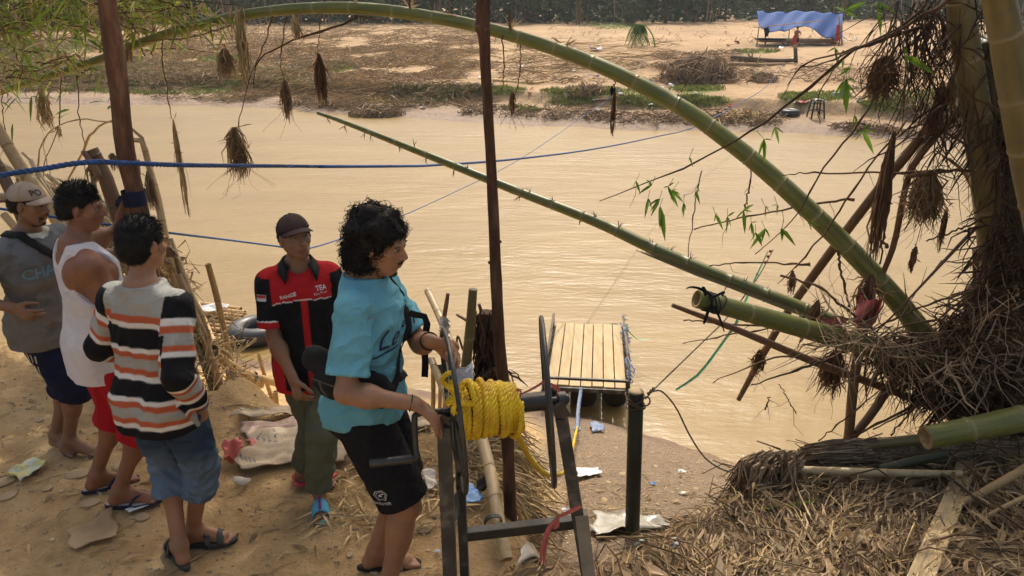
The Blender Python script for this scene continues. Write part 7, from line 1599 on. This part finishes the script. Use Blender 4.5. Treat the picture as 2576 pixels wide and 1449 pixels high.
strapline(P1, g1, [np.array(p)+(O[0], O[1], 0) for p in [(.13,.06,.98),(.04,.14,1.06),(-.03,.14,1.16),(-.07,.12,1.26),(-.085,.06,1.37),(-.07,-.02,1.42),(-.02,-.10,1.36),(.06,-.13,1.22),(.13,-.11,1.12)]], .034, M['black'], 'bag_strap')
strapline(P1, g1, [np.array(p)+(O[0], O[1], 0) for p in [(.14,.03,.99),(.06,.13,1.04),(-.06,.135,1.02),(-.14,.08,1.0),(-.15,-.02,1.0),(-.08,-.12,1.02),(.06,-.13,1.05),(.13,-.08,1.07)]], .030, M['black'], 'bag_strap')
e = MB(); p_ = np.array([-.082, .165, 1.245])+(O[0], O[1], 0); e.ribbon([p_+(.02,-.02,.03), p_+(.01,.0,.02), p_+(0,.035,.010), p_+(.0,.045,-.02), p_+(0,.030,-.10), p_+(.006,.032,-.19), p_+(.010,.028,-.25)], .028, (1, 0, 0), .15); P1.child(e, 'strap_end', M['black'])
def band(P, i, fr, r_, m, nm='bracelet', rad=.003, n=1):
    c = P.el[i]+(P.wr[i]-P.el[i])*fr; a_ = unit(P.wr[i]-P.el[i]); u_ = unit(np.cross(a_, (0, 0, 1))); v_ = np.cross(a_, u_); e = MB()
    for k in range(n): e.tube([c+a_*k*.008+r_*(math.cos(t)*u_+math.sin(t)*v_) for t in np.linspace(0, 6.3, 25)], rad, 6)
    P.child(e, nm, m)
band(P1, 0, .93, .030, M['black'], rad=.0022); band(P1, 1, .90, .0315, M['fibre'], rad=.0045, n=2)
for i in (0, 1): sandal(P1, i, 'thong', (.02,.018,.017))
# ---- 2 man in the red and black shirt
b0 = Vector((-1.01, 3.37, gz(-1.01, 3.37)))
P2 = Person('person', b0, 160, 1.535, 'person in brown cap and red and black button shirt, looking at the viewer', lean=(0, .0), skin=(.24,.125,.07), build=.88)
P2.gaze = -.001
P2.build([foot(P2, 752, 1212, 105), foot(P2, 806, 1262, 165)], [P2.loc(at(738, 955, 3.18)), P2.loc((b0.x+.27, b0.y+.02, b0.z+.80))], elbows=((1, -.8, -.2), (-1, -.8, -.2)),
    handR=dict(dir=P2.loc(at(750,1000,3.14))-P2.loc(at(738,955,3.18)), palm=(-.6, -.5, 0), curl=.85), head=(-16, -8, 3), headoff=(0, .0, -.01), knees=(10, 0))
S = P2.S
def cf2(V):
    c = np.tile(np.array([.011,.011,.013]), (len(V), 1)); z = V[:, 2]/S; x = V[:, 0]; y = V[:, 1]; fr = y > -.02
    yoke = 1.252-.02*np.abs(x/.15)**2; arm = np.maximum(np.linalg.norm((V-P2.sh[0])*(1, 1, .8), axis=1) < .088*S, np.linalg.norm((V-P2.sh[1])*(1, 1, .8), axis=1) < .088*S) & (z < 1.385)
    arm = (np.abs(x) > .150*S) & (z < 1.365+.0*x)
    red = (z > yoke) & ~arm; c[red] = (.42,.018,.022); ln = (np.abs(z-yoke) < .0026) & ~arm & (np.abs(x) < .16*S); c[ln] = (.75,.72,.72)
    pl = (np.abs(x+.004) < .016) & fr & (z < yoke) & (z > .72) & ~arm; c[pl] = (.40,.018,.022)
    hem = (z < .752) & ~((np.abs(x) > .2)); c[hem] = (.42,.018,.022)
    for i in (0, 1):
        a_ = unit(P2.el[i]-P2.sh[i]); t = (V-P2.sh[i])@a_/np.linalg.norm(P2.el[i]-P2.sh[i]); rr = np.linalg.norm((V-P2.sh[i])-np.outer((V-P2.sh[i])@a_, a_), axis=1); on = (rr < .10) & (np.abs(x) > .13*S)
        c[on & (t > .70)] = (.42,.018,.022); c[on & (t > .675) & (t < .70)] = (.75,.72,.72)
    return c
w2a, w2b = swave(51, 8, (10, 30)), swave(52, 6, (14, 34), (1, 1, .3))
F_ = shirt(P2, [(.72,0,.178,.140),(.85,0,.174,.134)]+SHP[2:], (.82, .82), (.070, .082), neck=.070, grow=.020, neckdrop=.02); F_.ell(np.array([0, .115, 1.40*S])+P2.off(1.4), (.022, .05, .05), k=.01, sub=True)
g2 = P2.garment('shirt', F_, cf2, lambda x, y, z: .0035*w2a(x, y, z)+.0045*w2b(x, y, z)*(z < 1.3), h=.0052)
# collar
nb = np.array([0, .0, 1.415*S])+P2.off(1.41); e = MB(); Vv = []
ts = np.linspace(-2.45+math.pi/2*0, 2.45, 25); nT = len(ts)
for t in ts:
    a_ = t-math.pi/2; e1 = abs(t)/2.45; p = nb+np.array([math.cos(a_)*.063, math.sin(a_)*.066+.004, .020-.022*e1**3]); q = nb+np.array([math.cos(a_)*(.096+.016*e1**4), math.sin(a_)*(.098+.05*e1**6)+.006, -.010-.050*e1**5]); r_ = nb+np.array([math.cos(a_)*.069, math.sin(a_)*.072+.004, .030-.022*e1**3]); Vv += [p, r_, q]
e.add(np.array(Vv), [(k*3+j, k*3+j+1, (k+1)*3+j+1, (k+1)*3+j) for k in range(nT-1) for j in (0, 1)]); ob = e.build('collar', M['black'], None); s_ = ob.modifiers.new('t', 'SOLIDIFY'); s_.thickness = .005; ob.parent = P2.root
w_ = pm('thread_white', (.8,.78,.78), None, attr=False)
project_text(P2, g2, 'RANGE', .024, np.array([.062, .1, 1.272*S]), (-1, 0, .25), (.2, 0, 1), (.2, 1, 0), w_, bold=.0006)
project_text(P2, g2, 'TEA', .030, np.array([-.088, .1, 1.292*S]), (-1, 0, 0), (0, 0, 1), (-.2, 1, 0), w_, bold=.0008)
project_text(P2, g2, 'Dua Roda', .017, np.array([-.082, .1, 1.272*S]), (-1, 0, 0), (0, 0, 1), (-.2, 1, 0), w_)
pa = P2.sh[0]+(P2.el[0]-P2.sh[0])*.12+np.array([.03, .03, 0])
for (w__, h__, dz, m_) in ((.050, .030, 0, w_), (.046, .013, .0065, M['red'])): surf_patch(P2, g2, *gridrect(w__, h__, 6), pa+np.array([0, 0, dz-.02]), (-.8, .6, 0), (0, 0, 1), (.7, 1, 0), m_, 'flag_patch', lift=.0022 if m_ == w_ else .0034)
e = MB()
for k in range(5): e.ell(np.array([-.004, .135, (1.18-k*.075)*S]), (.005, .002, .005), 10, 6)
e2 = None
F_ = pants(P2, 1.0, (1.93, 1.93), (.100, .082), grow=.010, low=.072, cut=.80); w2c = swave(61, 8, (12, 30)); 
g2p = P2.garment('trousers', F_, lambda V: np.tile(np.array([.105,.115,.080]), (len(V), 1))*(1-.45*np.clip((V[:, 0:1]-.0)*4, 0, 1)*0), lambda x, y, z: .0065*w2c(x, y, z)+.003*np.sin(z*60+8*np.sin(x*12))*(z < .45))
# cap
def cap(P, colr, brim_up=0., textm=None, word=None, dome=.088, m=None):
    hp, Hm, hs = P.hp, P.Hm, P.hs; F_ = Field(); F_.ell(hp(0,-.014,.036), np.array([.086,.102,dome])*hs, Hm, k=.01); F_.plane(hp(0,0,.034), Hm@np.array([0,.16,-1.])); c = sdfobj('cap', F_, m or colr, P.root, .005, None, None, 1)
    e = MB(); Vv = []; nu, nv = 15, 7
    for j in range(nv):
        for i in range(nu):
            u = (i/(nu-1)-.5)*2; v = j/(nv-1); ang = u*1.12; x0, y0 = math.sin(ang)*.086, math.cos(ang)*.100-.014; ext = .072*v*math.cos(u*1.25)**.6 if abs(u) < .999 else 0
            Vv.append(hp(x0*(1+.05*v), y0+ext, .050-.012*v*(1-brim_up)-.024*u*u+.004))
    e.add(np.array(Vv), [(j*nu+i, j*nu+i+1, (j+1)*nu+i+1, (j+1)*nu+i) for j in range(nv-1) for i in range(nu-1)]); ob = e.build('brim', m or colr, None); s_ = ob.modifiers.new('t', 'SOLIDIFY'); s_.thickness = .004; ob.parent = c
    e = MB(); e.ell(hp(0,-.014,.036+dome), .007*hs, 10, 6); 
    for k in range(6):
        a_ = k*math.pi/3+.5; e.tube([hp(math.sin(a_)*.0885*math.cos(t), -.014+math.cos(a_)*.1035*math.cos(t), .036+dome*math.sin(t)*1.004) for t in np.linspace(.0, 1.5, 12)], .0011, 4)
    ob = e.build('seam', m or colr, None); ob.parent = c
    if word: project_text(P, c, word, .042, hp(.030, .06, .066), Hm@np.array([-.85,.55,0]), Hm@np.array([0,-.3,1]), Hm@np.array([.55,.85,.3]), textm, bold=.001)
    return c
cap(P2, pm('brown_cap', (.060,.034,.030), (.045,.026,.024), attr=False, rough=.85, bump=.1, bscale=300))
P2.hairshort(top=.0, n=500, fl=.012, seed=2)
for i in (0, 1): sandal(P2, i, 'slide', (.16,.42,.38), (.10,.42,.62))
# ---- 3 man in the striped long-sleeved shirt
b0 = Vector((-1.505, 2.86, gz(-1.505, 2.86)))
P3 = Person('person', b0, 18, 1.645, 'person seen from behind in striped long-sleeved shirt and rolled jeans, hand in pocket', lean=(0, .02), skin=(.30,.15,.08), build=.96)
P3.build([foot(P3, 474, 1376, 82), foot(P3, 466, 1428, -38)], [P3.loc(at(505, 1018, 2.83)), P3.loc((b0.x-.17, b0.y+.28, b0.z+.92))], elbows=((.35, -1, -.2), (-.6, -.8, -.2)),
    handR=dict(dir=(-.25, .25, -1), palm=(-1, 0, 0), curl=.5), head=(12, 6, 0), knees=(-25, 20), headoff=(0, .01, -.005))
S = P3.S
def cf3(V):
    z = V[:, 2]/S; x = V[:, 0]; c = np.tile(np.array([.33,.33,.30]), (len(V), 1)); K, Wt, Rd, Gr = np.array([.010,.010,.012]), np.array([.66,.65,.62]), np.array([.42,.10,.045]), np.array([.33,.33,.30])
    def bands(t, lst):
        o = np.tile(Gr, (len(t), 1))
        for a, b, cc in lst:
            w = (np.clip((t-a)/.0045+.5, 0, 1)*np.clip((b-t)/.0045+.5, 0, 1))[:, None]; o = o*(1-w)+cc*w
        return o
    tz = z+.014*np.abs(x/.15)**2*.6
    body = [(1.282,1.312,Rd),(1.258,1.282,Wt),(1.170,1.258,K),(1.148,1.170,Wt),(1.122,1.148,Rd),(1.048,1.075,Rd),(1.025,1.048,Wt),(.955,1.025,K),(.935,.955,Wt),(.908,.935,Rd),(.838,.864,Rd),(.815,.838,Wt),(.765,.815,K),(.745,.765,Wt),(.722,.745,Rd)]
    c = bands(tz, body)
    for i in (0, 1):
        sh, e, w = P3.sh[i], P3.el[i], P3.wr[i]; d1 = unit(e-sh); d2 = unit(w-e); L1 = np.linalg.norm(e-sh); t1 = (V-sh)@d1; t2 = (V-e)@d2; r1 = np.linalg.norm(V-sh-np.outer(np.clip(t1, 0, L1), d1), axis=1); r2 = np.linalg.norm(V-e-np.outer(np.maximum(t2, 0), d2), axis=1)
        sgn = (1, -1)[i]; seam = .150*S+.0*z; on = ((r1 < .085*S) | (r2 < .08*S)) & (x*sgn > seam*.98) & (z < 1.385); on = on & ~((np.abs(x) < .168*S) & (t1 > .12))
        t = np.where(t1 < L1, t1, L1+t2)/S; cs = bands(t, [(-.1,.055,K),(.055,.085,Wt),(.085,.115,Rd),(.165,.190,Rd),(.190,.212,Wt),(.212,.295,K),(.295,.315,Wt),(.315,.34,Rd),(.385,.41,Rd),(.41,.43,Wt),(.43,.475,K),(.475,.49,Wt),(.49,.51,Rd)]); c[on] = cs[on]
    return c
w3a, w3b = swave(71, 8, (9, 26)), swave(72, 6, (14, 34), (1, 1, .3))
F_ = shirt(P3, [(.765,0,.176,.146)]+[(z, c, rx, ry+(.012 if z < 1 else .004)) for z, c, rx, ry in SHP], (1.88, 1.88), (.066, .066), neck=.066, grow=.016)
g3 = P3.garment('striped_shirt', F_, cf3, lambda x, y, z: .0042*w3a(x, y, z)+.004*w3b(x, y, z)*(z < 1.3), h=.0050)
F_ = pants(P3, .98, (1.40, 1.40), (.104, .080), grow=.008, low=.078, cut=.83); w3c = swave(81, 8, (14, 34))
jm = colm('denim', .9, .22, .25, 500, .15)
def cf3p(V): z = V[:, 2:3]; t = np.clip((.62-z)/.12, 0, 1); return np.array([.030,.052,.095])*(1-t)+np.array([.105,.155,.22])*t
for i in (0, 1):
    q2 = P3.kn[i]+(P3.an[i]-P3.kn[i])*.42; q1 = P3.kn[i]+(P3.an[i]-P3.kn[i])*.30; F_.cone(q1, q2, .080*S, .079*S, k=.006, clip=(q2, unit(P3.an[i]-P3.kn[i])))
g3p = sdfobj('jeans', F_, jm, P3.root, .0056, lambda x, y, z: .0055*w3c(x, y, z)+.0045*np.sin(z*120+9*np.sin(x*14+y*9))*np.clip((.60-z)/.1, 0, 1), cf3p, 1)
surf_patch(P3, g3p, *gridrect(.11, .006), np.array([.085, 0, .70*S]), (1, 0, -.05), (0, 0, 1), (0, -1, 0), M['navy'], 'pocket')
band(P3, 0, .97, .034, M['ropeb'], rad=.0025)
P3.hairshort(top=.03, nape=-.085, n=2600, fl=.024, seed=3)
for i in (0, 1): sandal(P3, i, 'buckle', (.05,.052,.05), (.075,.08,.078))
# ---- 4 man in the white vest holding the pole
b0 = Vector((-1.99, 3.34, gz(-1.99, 3.34)))
P4 = Person('person', b0, 48, 1.66, 'person in white sleeveless vest and red shorts, left hand holding the thick pole', lean=(0, -.01), skin=(.22,.10,.055), build=1.02)
P4.build([foot(P4, 290, 1280, 78), foot(P4, 232, 1244, 60)], [P4.loc((b0.x+.20, b0.y-.03, b0.z+.80)), P4.loc(at(306, 545, 3.50))], elbows=((.3, -1, -.2), (-1, .1, -.6)),
    handL=dict(dir=(.1, .5, 1), palm=(.8, .5, 0), curl=.6), head=(28, 8, 0), headoff=(0, .015, -.01), bare=True)
S = P4.S
F_ = Field()
for sx in (1, -1): F_.ell(np.array([sx*.078*S, -.052*S, .88*S]), (.102*S, .112*S, .14*S), k=.05)
pr = [(.735,0,.180,.150),(.80,0,.180,.148)]+[(z, c, rx+.004, ry+(.016 if z < 1 else .004)) for z, c, rx, ry in SHP[1:]]; F_.stack(P4.torso(pr, .014, .018), k=.03); F_.plane((0, 0, .735*S), (0, 0, -1))
for i, sx in enumerate((1, -1)):
    o = P4.off(1.28); F_.ell(np.array([sx*.205*S, .015, 1.28*S])+o, (.105*S, .16*S, .155*S), k=.006, sub=True); F_.ell(np.array([sx*.16*S, -.10, 1.33*S])+o, (.07*S, .07*S, .085*S), k=.006, sub=True)
F_.ell(np.array([0, .075, 1.40*S])+P4.off(1.4), (.082*S, .10, .115*S), k=.006, sub=True); F_.ell(np.array([0, -.07, 1.40*S])+P4.off(1.4), (.075*S, .09, .10*S), k=.006, sub=True)
w4 = swave(91, 7, (10, 28), (1, 1, .4)); g4 = P4.garment('vest', F_, rep((.62,.60,.62)), lambda x, y, z: .0045*w4(x, y, z)*(z < 1.2)); g4.data.materials[0] = M['cloth']
F_ = pants(P4, 1.0, (1.22, 1.22), (.112, .104), grow=.010, low=.106, cut=.80); w4b = swave(95, 7, (10, 28), (1, 1, .4)); P4.garment('shorts', F_, rep((.36,.012,.018)), lambda x, y, z: .005*w4b(x, y, z))
P4.hairshort(top=.03, nape=-.06, n=2400, fl=.020, seed=4)
for i in (0, 1): sandal(P4, i, 'thong', (.03,.032,.05), (.02,.03,.07), insole=(.5,.47,.42))
# ---- 5 man in grey T-shirt and beige cap
b0 = Vector((-2.50, 3.74, gz(-2.50, 3.74)))
P5 = Person('person', b0, 112, 1.585, 'person in beige cap and faded grey T-shirt at the left edge, hand on hip', lean=(0, .02), skin=(.20,.105,.062), build=1.02)
P5.build([foot(P5, 168, 1146, 95), foot(P5, 140, 1128, 120)], [P5.loc(at(30, 775, 3.50)), P5.loc((b0.x+.50, b0.y+.28, b0.z+1.12))], elbows=((.9, -.9, .1), (-.4, -.4, -.9)),
    handR=dict(dir=(-.3, .9, -.5), palm=(-.9, -.3, 0), curl=.7), head=(-22, 8, 0), headoff=(0, .02, -.01))
S = P5.S
def cf5(V):
    c = np.tile(np.array([.125,.135,.145]), (len(V), 1)); z = V[:, 2:3]/S; c = np.where(z < 1.16, np.array([.155,.145,.13]), c)+0*z
    nb = np.array([0, .010, 1.43*S])+P5.off(1.43); d = np.linalg.norm((V-nb)*(1, .95, .95), axis=1); c[(d < .088*S) & (V[:, 2] > 1.36*S)] = (.50,.53,.46); return c
w5, w5b = swave(101, 8, (10, 28)), swave(102, 6, (14, 34), (1, 1, .3))
F_ = shirt(P5, [(.76,0,.184,.150)]+[(z, c, rx+.004, ry+(.016 if z < 1 else .004)) for z, c, rx, ry in SHP], (.72, .72), (.074, .088), neck=.072, grow=.022); g5 = P5.garment('t_shirt', F_, cf5, lambda x, y, z: .005*w5(x, y, z)+.005*w5b(x, y, z)*(z < 1.3))
project_text(P5, g5, 'CHA', .075, np.array([.065, .1, 1.185*S]), (-1, .2, 0), (0, 0, 1), (.3, 1, 0), pm('faded_print', (.13,.25,.32), (.12,.18,.2), attr=False, scale=40), bold=.002)
strapline(P5, g5, [np.array(p) for p in [(.13,-.05,1.38),(.11,.05,1.37),(.05,.13,1.28),(-.03,.14,1.18),(-.11,.10,1.08),(-.15,.0,1.0)]], .042, M['black'], 'chest_strap')
F_ = pants(P5, 1.0, (1.12, 1.12), (.112, .100), grow=.010, low=.104, cut=.80); w5c = swave(105, 7, (10, 28)); g5p = P5.garment('shorts', F_, rep((.012,.016,.04)), lambda x, y, z: .005*w5c(x, y, z))
st_ = pm('stripe_white', (.42,.40,.36), None, attr=False)
for k in range(3): surf_patch(P5, g5p, *gridrect(.011, .34, 10), np.array([0, .012+k*.026, .66*S]), (0, 1, 0), (0, .12, 1), (1, 0, 0), st_, 'side_stripe')
cm = pm('beige_cap', (.36,.29,.23), (.27,.22,.17), attr=False, rough=.9, bump=.2, bscale=300, scale=14); cap(P5, cm, textm=pm('cap_print', (.05,.045,.05), None, attr=False), word='PO', dome=.092)
P5.hairshort(top=.0, n=500, fl=.010, seed=5)
beard(P5, [(.0, .02, -.108, .030, .012), (.014, .06, -.046, .018, .005), (.030, .04, -.07, .008, .02)], 420, .009, seed=5)
# ---- 6 figure by the shelter
pf = fastG(2000, 124); b0 = pf
P6 = Person('person', b0, 190, 1.35, 'distant shirtless person holding a dark red cloth in front of the tarpaulin shelter', skin=(.30,.14,.08))
P6.build([(np.array([.10,.02,.0]), 190), (np.array([-.10,.0,.0]), 190)], [np.array([.13,.26,.72]), np.array([-.12,.26,.85])], h=.018, face=False, bare=True)
e = MB(); e.ribbon([np.array([.10,.27,.84]), np.array([.17,.30,.62]), np.array([.16,.29,.36]), np.array([.13,.27,.12])], [.20,.28,.26,.10], (0, 1, 0), .5); P6.child(e, 'red_cloth', M['red'])
F_ = pants(P6, 1.0, (.9, .9), (.112, .105)); sdfobj('shorts', F_, M['navy'], P6.root, .018)
F_ = Field(); F_.ell(P6.hp(0,-.02,.04), np.array([.085,.10,.085]), k=.01); sdfobj('hair', F_, M['hair'], P6.root, .015)

# faded print on the sacks
org_ = pm('faded_orange', (.50,.16,.09), (.45,.30,.2), attr=False, scale=60); nvy_ = pm('faded_navy', (.07,.08,.14), (.3,.26,.2), attr=False, scale=60); cr_ = pm('print_cream', (.62,.52,.42), None, attr=False)
def on_sack(o, fx, fy): 
    v = np.array([q.co[:] for q in o.data.vertices]); lo, hi = v.min(0), v.max(0); return np.array([lo[0]+(hi[0]-lo[0])*fx, lo[1]+(hi[1]-lo[1])*fy, 0])
for k in range(4):
    vs = []; 
    for i in range(13): vs += [(k*.035+.010*math.sin(i*.9), i*.011), (k*.035+.014+.010*math.sin(i*.9), i*.011)]
    surf_patch(None, s1, vs, [(2*i, 2*i+1, 2*i+3, 2*i+2) for i in range(12)], on_sack(s1, .14, .50), (1, 0, 0), (0, 1, 0), (0, 0, 1), nvy_, 'printed_wave', lift=.004)
for k in range(5): surf_patch(None, s1, *gridrect(.012, .10, 6), on_sack(s1, .06+.035*k, .22), (1, .5, 0), (-.5, 1, 0), (0, 0, 1), nvy_, 'printed_stripe', lift=.004)
project_text(None, s1, 'WANI', .11, on_sack(s1, .60, .45), (.9, .25, 0), (-.25, .9, 0), (0, 0, 1), org_)
project_text(None, s5, 'PRONI LAB', .045, on_sack(s5, .42, .5), (.1, 1, 0), (-1, .1, 0), (0, 0, 1), cr_)
project_text(None, s4, '//////', .05, on_sack(s4, .5, .4), (1, .3, 0), (-.3, 1, 0), (0, 0, 1), cr_)

# --- thin river haze that pales the far tree line
q = MB(); q.box((0, 55, 7.5), (110, 105, 14.5)); hz_ = q.build('haze', [], smooth=False); hz_['kind'] = 'stuff'; hz_['label'] = 'thin pale haze over the river'; hz_['category'] = 'haze'
m = bpy.data.materials.new('haze'); m.use_nodes = True; n = m.node_tree; n.nodes.clear(); vo = n.nodes.new('ShaderNodeVolumePrincipled'); vo.inputs['Color'].default_value = (.82, .86, .92, 1); vo.inputs['Density'].default_value = .0005; vo.inputs['Anisotropy'].default_value = .3
mo = n.nodes.new('ShaderNodeOutputMaterial'); n.links.new(vo.outputs[0], mo.inputs['Volume']); hz_.data.materials.append(m)
